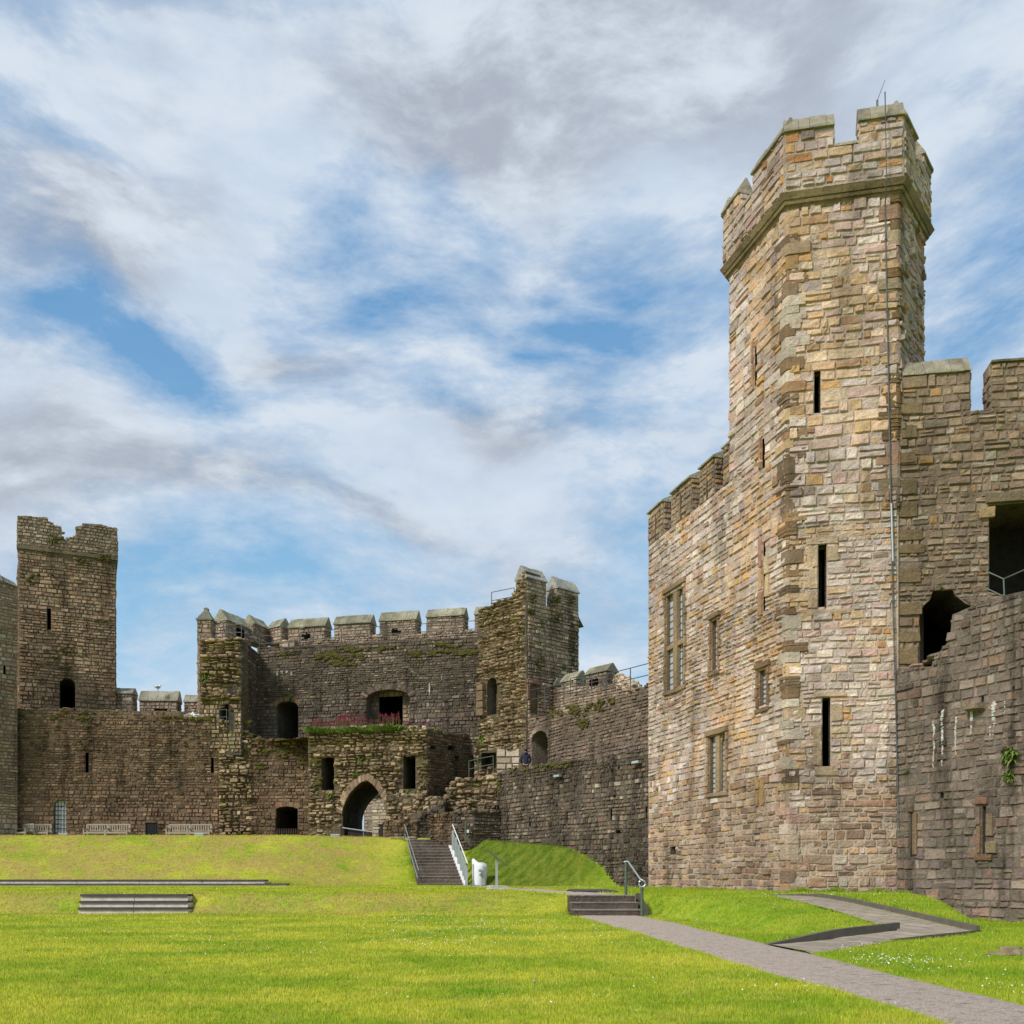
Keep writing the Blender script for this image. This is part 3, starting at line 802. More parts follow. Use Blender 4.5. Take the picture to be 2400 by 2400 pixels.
# ================================================================ the great tower on the right
A_ = (9.33, 32.5); B_ = (12.79, 31.78); C_ = (14.64, 34.14); D_ = (13.7, 38.0); E_ = (10.2, 38.9); F_ = (8.22, 36.27); G_ = (6.16, 43.3)
TW = thing('great_tower', 'tall sunlit tower of tan and grey stone with a hexagonal turret, right of the lawn', 'castle tower', (9.33, 32.5, 0.5))
PF = Panel(A_, B_)                 # sunny front
PLf = Panel(G_, A_)                # long left face
PRt = Panel(B_, C_)                # turret's right face
TOPZ = 17.55; CREN = 16.0
def lowtint(u, v):
    q = 0.80 + 0.20 * min(1, max(0, (v - 2) / 6)); return q
def tpal2(u, v):
    n = mnoise.noise((u * .45, v * .32, 6)) + random.uniform(-.22, .22); return 'tower_grey' if n > .06 else ('tower_tan' if n < -.10 else 'tower')
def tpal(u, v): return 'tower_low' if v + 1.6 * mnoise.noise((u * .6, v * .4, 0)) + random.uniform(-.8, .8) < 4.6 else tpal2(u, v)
def opening(name, P, hole, parent, depth=1.6, m='tower_stone', col=(0.16, 0.12, 0.08), **k):
    return liner(name, P, hole, depth, parent, m, col, **k)

# ---- front face
sl = [PF.rect(1908, 865, 1923, 968), PF.rect(1918, 1277, 1937, 1427), PF.rect(1927, 1635, 1946, 1796)]
mb = MB(); u1 = PF.L
core(mb, PF, [(0.003, 0), (u1 - .003, 0), (u1 - .003, 23.9), (0.003, 23.9)], holes=sl, T=0.5, col=MORTAR['tower'])
fpal = lambda u, v: tpal(u, v)
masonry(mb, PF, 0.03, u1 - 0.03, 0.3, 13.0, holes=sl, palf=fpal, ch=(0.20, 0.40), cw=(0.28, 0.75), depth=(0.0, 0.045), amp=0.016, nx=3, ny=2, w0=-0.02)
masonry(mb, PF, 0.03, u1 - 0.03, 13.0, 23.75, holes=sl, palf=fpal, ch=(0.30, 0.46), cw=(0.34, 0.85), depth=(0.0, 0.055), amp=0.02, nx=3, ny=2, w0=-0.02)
mb.build('front_wall', 'tower_stone', TW)
for s_ in sl: opening('arrow_slit', PF, s_, TW, 1.2, taper=-0.0)
# pale dressed surround of the middle slit, with its lintel
for grp in (((1888, 1258, 1966, 1277), (1890, 1279, 1917, 1330), (1895, 1331, 1917, 1380), (1892, 1381, 1917, 1426), (1938, 1279, 1965, 1316), (1890, 1427, 2005, 1441)), ((1905, 1622, 1985, 1634), (1908, 1797, 1966, 1817), (1906, 1700, 1926, 1748), (1904, 1749, 1926, 1795), (1947, 1650, 1975, 1690))):
    mb = MB()
    for (x0, y0, x1, y1) in grp:
        (a, vb), (b, _), (_, vt), _q = PF.rect(x0, y0, x1, y1)
        stone(mb, PF, a, b, a, b, vb, vt, 0.06, jit(.85, 1.05, lin((196, 170, 142))), 0.01, 3, 2, 0.01, 0.0, 0.015)
    mb.build('dressed_surround', 'tower_stone', TW)

# ---- left face, with windows
lw = {}
lw['big'] = PLf.rect(1563, 1380, 1604, 1612)
wB = PLf.rect(1669, 1450, 1684, 1571); wC = PLf.rect(1780, 1567, 1799, 1656); wD = PLf.rect(1664, 1722, 1702, 1856)
ls = [PLf.rect(1769.5, 803, 1775, 904), PLf.rect(1786.5, 1027, 1793, 1098), PLf.rect(1789.5, 1265, 1794.5, 1432), PLf.rect(1780.5, 1825, 1784.5, 1888),
      PLf.rect(1630, 1138, 1634, 1235), PLf.rect(1545, 1215, 1548.5, 1308)]
sq = PLf.rect(1571, 1984, 1584, 2003)
Ltot = PLf.L; uF = (Vector(F_) - Vector(G_)).length
# battlement: three gaps in the parapet
gapx = [(1513, 1527), (1576, 1594), (1656, 1684)]
gaps = []
uu = lambda x, y: PLf.px(x, y)[0]
for x0, x1 in ((1500, 1517), (1576, 1594), (1657, 1684)):
    pass
ug = [(1.55, 2.35), (4.15, 4.95), (6.15, 6.80)]
out = [(0.003, 0), (Ltot - .003, 0), (Ltot - .003, 23.9), (uF, 23.9), (uF, CREN + .02)]
out += [(0.003, CREN)]
mb = MB()
LH = [lw['big'], wB, wC, wD, sq] + ls[:4]
core(mb, PLf, out, holes=LH, T=0.5, col=MORTAR['tower'])
topL = lambda u: 23.8 if u > uF else CREN
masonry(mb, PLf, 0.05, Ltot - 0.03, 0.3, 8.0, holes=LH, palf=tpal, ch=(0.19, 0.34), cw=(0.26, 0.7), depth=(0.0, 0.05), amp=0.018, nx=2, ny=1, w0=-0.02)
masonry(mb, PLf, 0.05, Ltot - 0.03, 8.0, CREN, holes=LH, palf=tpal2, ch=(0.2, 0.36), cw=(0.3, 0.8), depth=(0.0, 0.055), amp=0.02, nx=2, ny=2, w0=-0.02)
masonry(mb, PLf, uF + 0.02, Ltot - 0.03, CREN, 23.75, holes=LH, palf=tpal2, ch=(0.3, 0.45), cw=(0.34, 0.85), depth=(0.0, 0.055), amp=0.02, nx=2, ny=2, w0=-0.02)
mb.build('left_wall', 'tower_stone', TW)
for s_ in ls[:4]: opening('arrow_slit', PLf, s_, TW, 0.8)
opening('drain_hole', PLf, sq, TW, 0.8)
JB = ((1781, 1262, 1789, 1330, (176, 132, 112)), (1780, 1331, 1789, 1385, (184, 150, 118)), (1779, 1386, 1789, 1445, (170, 134, 104)), (1795, 1300, 1804, 1345, (198, 176, 146)), (1795, 1346, 1806, 1400, (192, 166, 132)), (1764, 800, 1769, 850, (170, 128, 104)), (1764, 851, 1769, 905, (182, 146, 114)), (1781, 1026, 1786, 1100, (164, 122, 98)), (1772, 1822, 1780, 1852, (182, 148, 108)), (1772, 1853, 1780, 1890, (176, 140, 104)), (1785, 1828, 1793, 1888, (178, 146, 104)))
for lo, hi_ in ((0, 5), (5, 7), (7, 8), (8, 11)):
    mb = MB()
    for (x0, y0, x1, y1, cc) in JB[lo:hi_]:
        (a, vb), (b, _), (_, vt), _q = PLf.rect(x0, y0, x1, y1); stone(mb, PLf, a, b, a, b, vb, vt, .085, lin(cc), .006, 1, 2, .012, 0, .02)
    mb.build('slit_jamb', 'tower_stone', TW)
# merlons on the left wall
mu = [(0.0, 1.55), (2.35, 4.15), (4.95, 6.15), (6.85, uF - 0.02)]
for a, b in mu:
    slt = None
    if a > 2 and a < 6 or a == 0.0:
        m_ = (a + b) / 2; slt = [(m_ - .07, CREN - 0.0 + .02), (m_ + .07, CREN + .02), (m_ + .07, CREN + 1.15), (m_ - .07, CREN + 1.15)]
    merlon(PLf, TW, a, b, CREN, TOPZ - 0.1, T=0.75, ridge=0.28, pal='keep', m='tower_stone', slit=slt, det=2, over=0.04)

# window glazing and stone frames
def bars(name, P, hole, depth, nxb, nyb, parent, r=0.018, m='lead'):
    us = [q[0] for q in hole]; vs_ = [q[1] for q in hole]; u0, u1, v0, v1 = min(us), max(us), min(vs_), max(vs_)
    mb = MB()
    for i in range(1, nxb):
        u = u0 + (u1 - u0) * i / nxb
        mb.box((u - r, v0, -depth), (u + r, v1, -depth + .03), M4=lambda a, b, c, P=P: P.p(a, b, c))
    for j in range(1, nyb):
        v = v0 + (v1 - v0) * j / nyb
        mb.box((u0, v - r, -depth), (u1, v + r, -depth + .028), M4=lambda a, b, c, P=P: P.p(a, b, c))
    return mb.build(name, m, parent)
def bx(mb, P, u0, u1, v0, v1, w0, w1, col): mb.box((u0, v0, w0), (u1, v1, w1), col, M4=lambda a, b, c, P=P: P.p(a, b, c))
def window(P, hole, nl, transom, parent, ny=7, fcol=None, pane='pane', dep=0.2, surround=0.16):
    """deep stone window: reveal, mullions and leaded panes"""
    fcol = fcol or lin((158, 134, 106))
    o = liner('window', P, hole, dep, parent, 'tower_stone', tuple(x * .8 for x in fcol), cap=False)
    us = [q[0] for q in hole]; vs_ = [q[1] for q in hole]; u0, u1, v0, v1 = min(us), max(us), min(vs_), max(vs_)
    mb = MB(); mw = min(.34, (u1 - u0) * .24)
    # jamb blocks, lintel and sill standing slightly out of the wall
    k = v0
    while k < v1:
        h = random.uniform(.3, .5); h = min(h, v1 - k)
        for a, b in ((u0 - surround * random.uniform(.8, 1.6), u0 - 0.003), (u1 + .003, u1 + surround * random.uniform(.8, 1.6))):
            stone(mb, P, a, b, a, b, k, k + h, 0.085, jit(.8, 1.1, fcol), .008, 1, 1, .008, 0.0, .015)
        k += h
    for a, b in ((v0 - .2, v0 - .003), (v1 + .003, v1 + .24)):
        stone(mb, P, u0 - surround * 1.4, u1 + surround * 1.4, u0 - surround * 1.4, u1 + surround * 1.4, a, b, 0.10 if a < v0 else 0.13, tuple(x * .85 for x in fcol), .008, 3, 1, .012, 0.0, .02)
    mb.build('frame', 'tower_stone', o)
    if nl > 1:
        mb = MB()
        for i in range(1, nl):
            u = u0 + (u1 - u0) * i / nl
            bx(mb, P, u - mw / 2, u + mw / 2, v0 + .01, v1 - .01, -dep + .03, 0.03, fcol)
            # small arched shoulders at the head
            for s in (-1, 1):
                for (dv, dw_) in ((0.0, .16), (.1, .09), (.2, .04)):
                    bx(mb, P, u + (s * mw / 2 if s > 0 else -mw / 2 - dw_), u + (mw / 2 + dw_ if s > 0 else -mw / 2), v1 - .12 - dv, v1 - .015 - dv, -dep + .04, -.05, fcol)
        mb.build('mullion', 'tower_stone', o)
    if transom:
        mb = MB(); v = v0 + (v1 - v0) * transom; bx(mb, P, u0 + .005, u1 - .005, v - .09, v + .09, -dep + .05, 0.0, fcol); mb.build('transom', 'tower_stone', o)
    mb = MB(); bx(mb, P, u0, u1, v0, v1, -dep - .03, -dep, (0.4, .4, .4)); mb.build('pane', pane, o)
    bars('glazing_bars', P, hole, dep - .012, nl * 2, ny, o, 0.006)
    return o
window(PLf, lw['big'], 2, 0.44, TW, 14, dep=0.16)
window(PLf, wB, 1, None, TW, 9, dep=0.17, fcol=lin((150, 122, 96)))
window(PLf, wC, 1, None, TW, 8, dep=0.17, fcol=lin((146, 118, 92)))
window(PLf, wD, 2, None, TW, 11, dep=0.15)

# ---- turret right face and unseen back faces
mb = MB()
core(mb, PRt, [(0.003, 6), (PRt.L - .003, 6), (PRt.L - .003, 23.9), (0.003, 23.9)], T=0.5, col=MORTAR['tower'])
masonry(mb, PRt, 0.03, PRt.L - .02, 13.5, 23.75, pal='tower', ch=(0.28, 0.42), cw=(0.3, 0.8), depth=(0.0, 0.09), amp=0.024, nx=2, ny=2, w0=-0.02, tint=lambda u, v: 0.86)
mb.build('turret_wall', 'tower_stone', TW)
mb = MB()
for a, b in ((C_, D_), (D_, E_), (E_, F_)):
    P_b = Panel(a, b); core(mb, P_b, [(0, 6), (P_b.L, 6), (P_b.L, 23.9), (0, 23.9)], T=0.4, col=MORTAR['tower'])
    masonry(mb, P_b, 0, P_b.L, 14, 23.75, pal='tower', ch=(.4, .55), cw=(.5, 1.0))
mb.build('turret_back_wall', 'tower_stone', TW)

# ---- quoins: big eroded brown blocks wrapping the corners
def quoins(mb, P1, P2, v0, v1, pal, ch=(0.22, 0.55), wide=(0.3, 0.6), proud=0.07, brown=None):
    """P1's right end meets P2's left end"""
    v = v0; odd = 0
    while v < v1:
        h = min(random.uniform(*ch), v1 - v + .05)
        r_ = random.random()
        col = brown(v) if brown and brown(v) else pick(pal)
        a = random.uniform(*wide) * (1.25 if odd else .7); b = random.uniform(*wide) * (.7 if odd else 1.25)
        ero = random.uniform(.02, proud + .005)
        # eroded laminated block: several thin layers
        n = random.choice((1, 1, 2, 4)) if sum(col) < 0.75 else 1
        for k in range(n):
            va, vb = v + h * k / n + .008, v + h * (k + 1) / n - .008
            e = ero + (random.uniform(-.03, .04) if n > 1 else 0)
            g = 0.0
            ch_ = 0.045
            pts = [P1.p(P1.L - a, 0, -.03), P1.p(P1.L - a + .02, 0, e), P1.p(P1.L - ch_ + e * .4, 0, e), P2.p(ch_ - e * .4, 0, e), P2.p(b - .02, 0, e), P2.p(b, 0, -.03)]
            vs = [(q[0] + random.uniform(-.012, .012), q[1] + random.uniform(-.012, .012), z + random.uniform(-.01, .01)) for z in (va, vb) for q in pts]
            m_ = len(pts)
            fs = [(i, i + 1, m_ + i + 1, m_ + i) for i in range(m_ - 1)] + [tuple(range(m_, 2 * m_)), tuple(range(m_ - 1, -1, -1))]
            mb.add(vs, fs, jit(.9, 1.1, col))
        v += h; odd ^= 1
def brownA(v):
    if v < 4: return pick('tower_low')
    if random.random() < (0.75 if 11 < v < 19 else 0.42): return jit(.8, 1.2, random.choice([lin((150, 120, 90)), lin((138, 112, 86)), lin((168, 134, 94)), lin((126, 106, 86))]))
    return jit(.85, 1.1, random.choice([lin((196, 166, 128)), lin((188, 160, 130)), lin((184, 168, 150)), lin((196, 180, 162))]))
def brownB(v):
    if random.random() < 0.5: return jit(.85, 1.15, random.choice([lin((138, 110, 76)), lin((126, 104, 78)), lin((160, 140, 116))]))
    return pick('tower_low')
mb = MB(); quoins(mb, PLf, PF, 0.35, 23.7, 'tower', brown=brownA); mb.build('corner_quoins', 'tower_stone', TW)
mb = MB(); quoins(mb, PF, PRt, 13.2, 23.7, 'tower', brown=brownB, proud=.06); mb.build('corner_quoins', 'tower_stone', TW)

# ---- turret head: moulded string course and battlement on a wider hexagon
hexa = [F_, A_, B_, C_, D_, E_]
cen = Vector((sum(p[0] for p in hexa) / 6, sum(p[1] for p in hexa) / 6))
def offset_poly(pts, d):
    out = []; n = len(pts)
    for i in range(n):
        p0, p1, p2 = Vector(pts[i - 1]), Vector(pts[i]), Vector(pts[(i + 1) % n])
        d1 = (p1 - p0).normalized(); d2 = (p2 - p1).normalized()
        n1 = Vector((d1.y, -d1.x)); n2 = Vector((d2.y, -d2.x)); bb = (n1 + n2).normalized()
        out.append(tuple(p1 + bb * (d / max(.3, bb.dot(n1)))))
    return out
mb = MB()
for (za, zb, da, db) in ((23.62, 23.76, 0.03, 0.10), (23.76, 23.86, 0.15, 0.19), (23.88, 24.06, 0.22, 0.33), (24.06, 24.14, 0.33, 0.22)):
    a, b = offset_poly(hexa, da), offset_poly(hexa, db); n = 6
    for i in range(6):
        K = 6
        for k in range(K):
            q0, q1 = k / K, (k + 1) / K
            pa = Vector(a[i]).lerp(Vector(a[(i + 1) % 6]), q0); pb = Vector(a[i]).lerp(Vector(a[(i + 1) % 6]), q1)
            pc = Vector(b[i]).lerp(Vector(b[(i + 1) % 6]), q0); pd = Vector(b[i]).lerp(Vector(b[(i + 1) % 6]), q1)
            j = random.uniform(-.012, .012)
            col = jit(.75, 1.1, lin((148, 128, 102)))
            inn = [(cen.lerp(Vector(q), .9)) for q in (pa, pb)]
            mb.add([(pa.x, pa.y, za), (pb.x, pb.y, za), (pd.x, pd.y, zb + j), (pc.x, pc.y, zb + j), (inn[0].x, inn[0].y, za), (inn[1].x, inn[1].y, za), (inn[1].x, inn[1].y, zb + j), (inn[0].x, inn[0].y, zb + j)],
                   [(0, 1, 2, 3), (3, 2, 6, 7), (4, 5, 1, 0)], col)
mb.build('string_course', 'tower_stone', TW)
H2 = offset_poly(hexa, 0.21); HS = [Panel(H2[i], H2[(i + 1) % 6]) for i in range(6)]  # 0:F-A left, 1:A-B front, 2:B-C right
BT = 25.40; MT = 26.12
mb = MB()
for i, P in enumerate(HS):
    core(mb, P, [(0.004, 24.13), (P.L - .004, 24.13), (P.L - .004, BT), (0.004, BT)], T=0.55, col=MORTAR['tower'])
    masonry(mb, P, 0.02, P.L - .02, 24.2, BT, pal='tower', ch=(.26, .38), cw=(.34, .8), depth=(0, .06), amp=.02, nx=2 if i < 3 else 1, ny=2 if i < 3 else 1, w0=-.02)
mb.add([(p[0], p[1], 24.3) for p in H2], [tuple(range(6))], (0.2, .18, .15))
mb.build('parapet', 'tower_stone', TW)
capc = lin((178, 168, 148))
L0, L1, L2 = HS[0].L, HS[1].L, HS[2].L
def mer(i, a, b, ends=(True, True), slit=None): return merlon(HS[i], TW, a, b, BT, MT, T=.5, ridge=.58, pal='tower', m='tower_stone', ends=ends, det=2, ch=(.26, .36), cw=(.3, .7), over=.03, capcol=capc, slit=slit)
mer(1, 0.01, L1 * .42, (False, True)); mer(1, L1 * .63, L1 - .01, (True, False))
mer(0, L0 * .52, L0 - .01, (True, False)); mer(0, 0.01, L0 * .30, (False, True))
mer(2, 0.01, L2 * .42, (False, True)); mer(2, L2 * .66, L2 - .01, (True, False))
for i in (3, 4, 5): mer(i, 0.01, HS[i].L * .3, (False, True)); mer(i, HS[i].L * .65, HS[i].L - .01, (True, False))
for i, (a, b) in ((1, (.42, .63)), (0, (.30, .52)), (2, (.42, .66))):
    mb = MB(); P = HS[i]; bx(mb, P, P.L * a + .03, P.L * b - .03, BT, BT + .09, -.5, .07, capc); mb.build('crenel_sill', 'cap_stone', TW)

# ---- the receding wall right of the turret (upper) : part of the same tower
P2 = Panel(at(2103, 31.9), at(2560, 30.9))
big = [P2.px(2318, 1392), P2.px(2480, 1410), P2.px(2480, 1172), P2.px(2318, 1185)]
brk = P2.poly([(2155, 1580), (2155, 1440), (2166, 1418), (2180, 1405), (2187, 1384), (2232, 1382), (2242, 1398), (2262, 1414), (2290, 1425), (2290, 1580)])
zc = P2.px(2295, 962)[1]; zt = P2.px(2200, 866)[1]
mb = MB()
core(mb, P2, [(0.003, 5), (P2.L, 5), (P2.L, zc), (0.003, zc)], holes=[big, brk], T=1.6, col=MORTAR['keep'])
def tint2(u, v):
    q = 0.95 - 0.28 * max(0, mnoise.noise((u * .35 + 4, v * .22, 2))) - (0.18 if v < 11 else 0)
    return q
masonry(mb, P2, 0.02, P2.L, 5.0, 14.0, holes=[big, brk], pal='keep', ch=(.18, .36), cw=(.24, .62), depth=(0, .05), amp=.018, nx=2, ny=1, tint=tint2, w0=-.02)
masonry(mb, P2, 0.02, P2.L, 14.0, zc, holes=[big], pal='keep', ch=(.24, .42), cw=(.3, .8), depth=(0, .06), amp=.02, nx=2, ny=2, tint=tint2, w0=-.02)
# long dressed blocks bonding the corner
v = 5.5
while v < 16.5:
    h = random.uniform(.3, .6); a = random.uniform(.5, .95)
    stone(mb, P2, 0.02, a, 0.02, a, v, v + h, .085, jit(.85, 1.05, lin((136, 116, 88))), .01, 3, 2, .008, -.01, .015); v += h + random.uniform(.1, .7)
mb.build('upper_wall', 'tower_stone', TW)
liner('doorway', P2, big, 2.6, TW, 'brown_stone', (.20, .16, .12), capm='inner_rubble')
liner('broken_passage', P2, brk, 3.0, TW, 'brown_stone', (.10, .085, .07))
mb = MB(); (a, vb), (b, _), (_, vt), _q = P2.rect(2308, 1152, 2480, 1184)
stone(mb, P2, a, b, a, b, vt - .35, vt + .02, .14, lin((132, 116, 92)), .008, 3, 1, .01, 0, .02)
(a, vb), (b, _), (_, vt), _q = P2.rect(2293, 1187, 2332, 1245)
stone(mb, P2, a, b - .02, a, b, vt - .4, vt, .10, lin((172, 146, 108)), .008, 2, 1, .01, 0, .02)
mb.build('lintel', 'tower_stone', TW)
um = P2.px(2275, 950)[0]; um2 = P2.px(2322, 950)[0]
merlon(P2, TW, 0.15, um, zc, zt - .15, T=.75, ridge=.62, pal='keep', m='tower_stone', det=2, ch=(.24, .4), cw=(.3, .75), over=.0, ends=(False, True), capcol=capc, capsize=.4)
merlon(P2, TW, um2, P2.L, zc, zt + .05, T=.75, ridge=.08, pal='keep', m='tower_stone', det=2, ch=(.24, .4), cw=(.3, .75), over=.0, capcol=lin((130, 120, 100)))
# unseen roof slab, added so that no light falls through
mb = MB(); mb.add([(A_[0], A_[1], 15.6), (B_[0] + .4, B_[1] + .9, 15.6), (19, 32.2, 15.6), (24, 44, 15.6), (8, 48, 15.6), (G_[0], G_[1], 15.6)], [(0, 1, 2, 3, 4, 5)]); mb.build('light_block_slab', 'brown_stone', TW)

# lightning conductor down the corner
q = Panel(A_, B_); lc = thing('lightning_conductor', 'thin lightning conductor cable running down the corner of the great tower', 'cable', (B_[0], B_[1], .5))
mb = MB()
pts = [PF.px(x, y, w=.08) for x, y in ((2070, 235), (2074, 450), (2078, 700), (2084, 1000), (2092, 1400), (2103, 1800), (2112, 2085))]
pp = [PF.p(u, v, .10 + (.32 if v > 23.4 else 0)) for u, v in pts]
pp.insert(1, PF.p(pts[0][0] + (pts[1][0] - pts[0][0]) * .9, 23.9, .44)); pp[2] = PF.p(pts[1][0], 23.3, .10)
mb.tube(pp, 0.022, 6); mb.build('cable', 'rail_dark', lc)
for k in range(9):
    z = 3 + k * 2.4; u = float(np.interp(z, [q[1] for q in pts][::-1], [q[0] for q in pts][::-1])); mb = MB(); bx(mb, PF, u - .035, u + .035, z, z + .04, 0, .12, (.1, .1, .1)); mb.build('clip', 'rail_dark', lc)
g1 = PF.px(2089, 1180, w=.15); g2 = PF.px(2093, 1315, w=.15); mb = MB(); mb.tube([PF.p(g1[0], g1[1], .15), PF.p(g2[0], g2[1], .15)], .03, 6); mb.build('guard_pipe', 'steel', lc)
an = thing('antenna', 'thin leaning rod aerial on top of the great tower turret', 'antenna', PF.p(L1 - .6, MT + .2, 0))
a0 = PF.px(2056, 236, w=-.1); a1 = PF.px(2074, 188, w=-.1)
mb = MB(); mb.tube([PF.p(*a0, -.1), PF.p(*a1, -.1)], [.012, .008], 5); mb.build('rod', 'rail_dark', an)
mb = MB(); mb.tube([PF.p(a0[0], a0[1] - .25, -.1), PF.p(a0[0], a0[1] + .02, -.1)], .035, 6); mb.build('base', 'rail_dark', an)

# ================================================================ dark curtain wall nearest on the right
B2 = (12.74, 31.78); dv = (0.515, -0.857)
P1 = Panel(B2, (B2[0] + dv[0] * 7.5, B2[1] + dv[1] * 7.5))
DW = thing('curtain_wall', 'dark stained curtain wall at the right edge with white lime streaks', 'castle wall', (B2[0], B2[1], -.3))
outl = [(0.0, -1.2), (P1.L, -1.2)] + P1.poly([(2900, 1230), (2500, 1350), (2400, 1385), (2345, 1397), (2290, 1415), (2232, 1441), (2226, 1500), (2200, 1530), (2182, 1562)]) + [(0.0, P1.px(2122, 1562)[1])]
outl = [(max(0, u), v) for u, v in outl if u < P1.L + .01]
last = [q for q in outl if q[0] > 3]
h1 = P1.rect(2134, 1905, 2139, 2008); h2 = P1.rect(2302, 1886, 2311, 2001); h3 = P1.rect(2204, 1856, 2212, 1871); h4 = P1.rect(2300, 1632, 2306, 1648); h5 = P1.rect(2183, 1545, 2195, 1560); h6 = P1.rect(2373, 1608, 2378, 1622)
mb = MB()
topP = polyf(sorted([(u, v) for u, v in outl if v > 2])[::1])
ztop = max(v for u, v in outl)
outl2 = [(0.0, -1.2), (P1.L, -1.2), (P1.L, P1.px(2400, 1385)[1] + .55)] + [q for q in outl if q[1] > 2 and q[0] < P1.L - .05]
core(mb, P1, outl2, holes=[h1, h2, h3, h4, h6], T=1.5, col=MORTAR['darkgrey'])
def dtint(u, v):
    q = 0.98 - 0.45 * sm(mnoise.noise((u * .9, v * .18, 5)) + .15 * mnoise.noise((u * 2, v * .6, 1)), -.05, .35) + (0.1 if v < 4.5 else 0)
    if v < 1.0: q += .12
    return float(q)
tops = sorted([(u, v) for u, v in outl2 if v > 2]); tf = polyf(tops)
masonry(mb, P1, 0.0, P1.L, -1.0, 5.2, holes=[h1, h2, h3], pal='darkgrey', ch=(.22, .42), cw=(.28, .62), depth=(0, .035), amp=.018, gap=.012, nx=3, ny=2, tint=dtint, w0=-.02)
masonry(mb, P1, 0.0, P1.L, 5.2, ztop, holes=[h4, h6], pal='darkgrey', ch=(.2, .34), cw=(.24, .55), depth=(0, .04), amp=.018, gap=.012, nx=2, ny=2, tint=dtint, top=tf, w0=-.02)
mb.build('wall', 'dark_stone', DW)
for n_, h_ in (('slit_recess', h1), ('slit_recess', h2), ('putlog_hole', h3), ('putlog_hole', h4), ('putlog_hole', h6)): liner(n_, P1, h_, .32 if n_ == 'slit_recess' else .7, DW, 'dark_stone', (.17, .13, .10), capm='recess_stone' if n_ == 'slit_recess' else 'pitch')
mb = MB()
for (x0, y0, x1, y1, cc) in ((2286, 1866, 2318, 1885, (140, 106, 88)), (2284, 2002, 2328, 2018, (132, 104, 80)), (2288, 1890, 2301, 1935, (132, 110, 96)), (2290, 1936, 2301, 2000, (138, 112, 90)), (2312, 1905, 2330, 1960, (128, 112, 92)), (2312, 1970, 2340, 2000, (140, 124, 98)), (2128, 1890, 2142, 1904, (130, 112, 88)), (2140, 1906, 2152, 2005, (128, 108, 88))):
    (a, vb), (b, _), (_, vt), _q = P1.rect(x0, y0, x1, y1); stone(mb, P1, a, b, a, b, vb, vt, .09, lin(cc), .006, 2, 2, .006, 0, .015)
mb.build('slit_surround', 'tower_stone', DW)
mb = MB(); (a, vb), (b, _), (_, vt), _q = P1.rect(2268, 1649, 2310, 1668); stone(mb, P1, a, b, a, b, vb, vt, .3, lin((128, 114, 96)), .006, 3, 1, .03, 0, .05); mb.build('corbel_stone', 'dark_stone', DW)
# lime running down from joints
for (x, y0, y1, wd) in ((2189, 1690, 1797, 5), (2210, 1664, 1793, 6), (2241, 1682, 1772, 4), (2277, 1668, 1722, 7), (2330, 1645, 1722, 10), (2323, 1700, 1736, 6), (2355, 1645, 1672, 4)):
    n = int((y1 - y0) / 5) + 2; mb = MB()
    xw = 0.0; n = int((y1 - y0) / 3) + 2
    for k in range(n):
        xw += random.uniform(-.9, .9); xw *= .9
        ya, yb = y0 + (y1 - y0) * k / n, y0 + (y1 - y0) * (k + 1) / n
        ww = wd * random.uniform(.6, 1.25); xx = x + xw; ww *= 1.0 - .6 * k / n
        (a, vb), (b, _), (_, vt), _q = P1.rect(xx - ww / 2, ya, xx + ww / 2, yb + 1)
        if random.random() < .05: continue
        stone(mb, P1, a, b, a, b, vb, vt, random.uniform(.045, .055), (.5, .5, .5), .0, 1, 1, .012, 0.02, .02)
    mb.build('lime_streak', 'lime', DW)
# sloping ledge / stair top on this wall
mb = MB(); tp = [P1.p(u, v - .03, -.35) for u, v in sorted([(u, v) for u, v in outl2 if v > 8])]
capping(mb, tp, (0.4, .3, 0), pal='keep', hgt=(.06, .16), size=(.4, .8)); mb.build('coping_stones', 'brown_stone', DW)

# railings in the broken doorway
t_ = thing('railing', 'grey tubular guard rail in the high doorway at the right edge', 'railing', P1.p(3.6, 9, 0), 'thin metal safety railings')
mb = MB()
for L_ in ([(2312, 1339), (2352, 1357), (2400, 1336), (2440, 1318)], [(2312, 1379), (2346, 1395)]):
    mb.tube([P1.p(*P1.px(x, y, w=-.9), -.9) for x, y in L_], .022, 6)
mb.build('rail', 'rail_green', t_)
mb = MB(); mb.tube([P1.p(*P1.px(2352, 1355, w=-.9), -.9), P1.p(*P1.px(2354, 1400, w=-.9), -.9)], .024, 6); mb.build('post', 'rail_green', t_)
# ================================================================ far side of the court
def rag(pts, n=3, j=3.0):
    """roughen a pixel outline"""
    out = []
    for i in range(len(pts) - 1):
        (x0, y0), (x1, y1) = pts[i], pts[i + 1]
        for k in range(n):
            q = k / n; out.append((x0 + (x1 - x0) * q, y0 + (y1 - y0) * q + (random.uniform(-j, j) if k else 0)))
    out.append(pts[-1]); return out
def body(P, toppx, vbot, u0=None, u1=None):
    """outline from a top line given in pixels"""
    tp = [P.px(*q) for q in toppx]
    a = tp[0][0] if u0 is None else u0; b = tp[-1][0] if u1 is None else u1
    tp[0] = (a, tp[0][1]); tp[-1] = (b, tp[-1][1])
    return [(a, vbot), (b, vbot)] + tp[::-1], polyf(tp), a, b

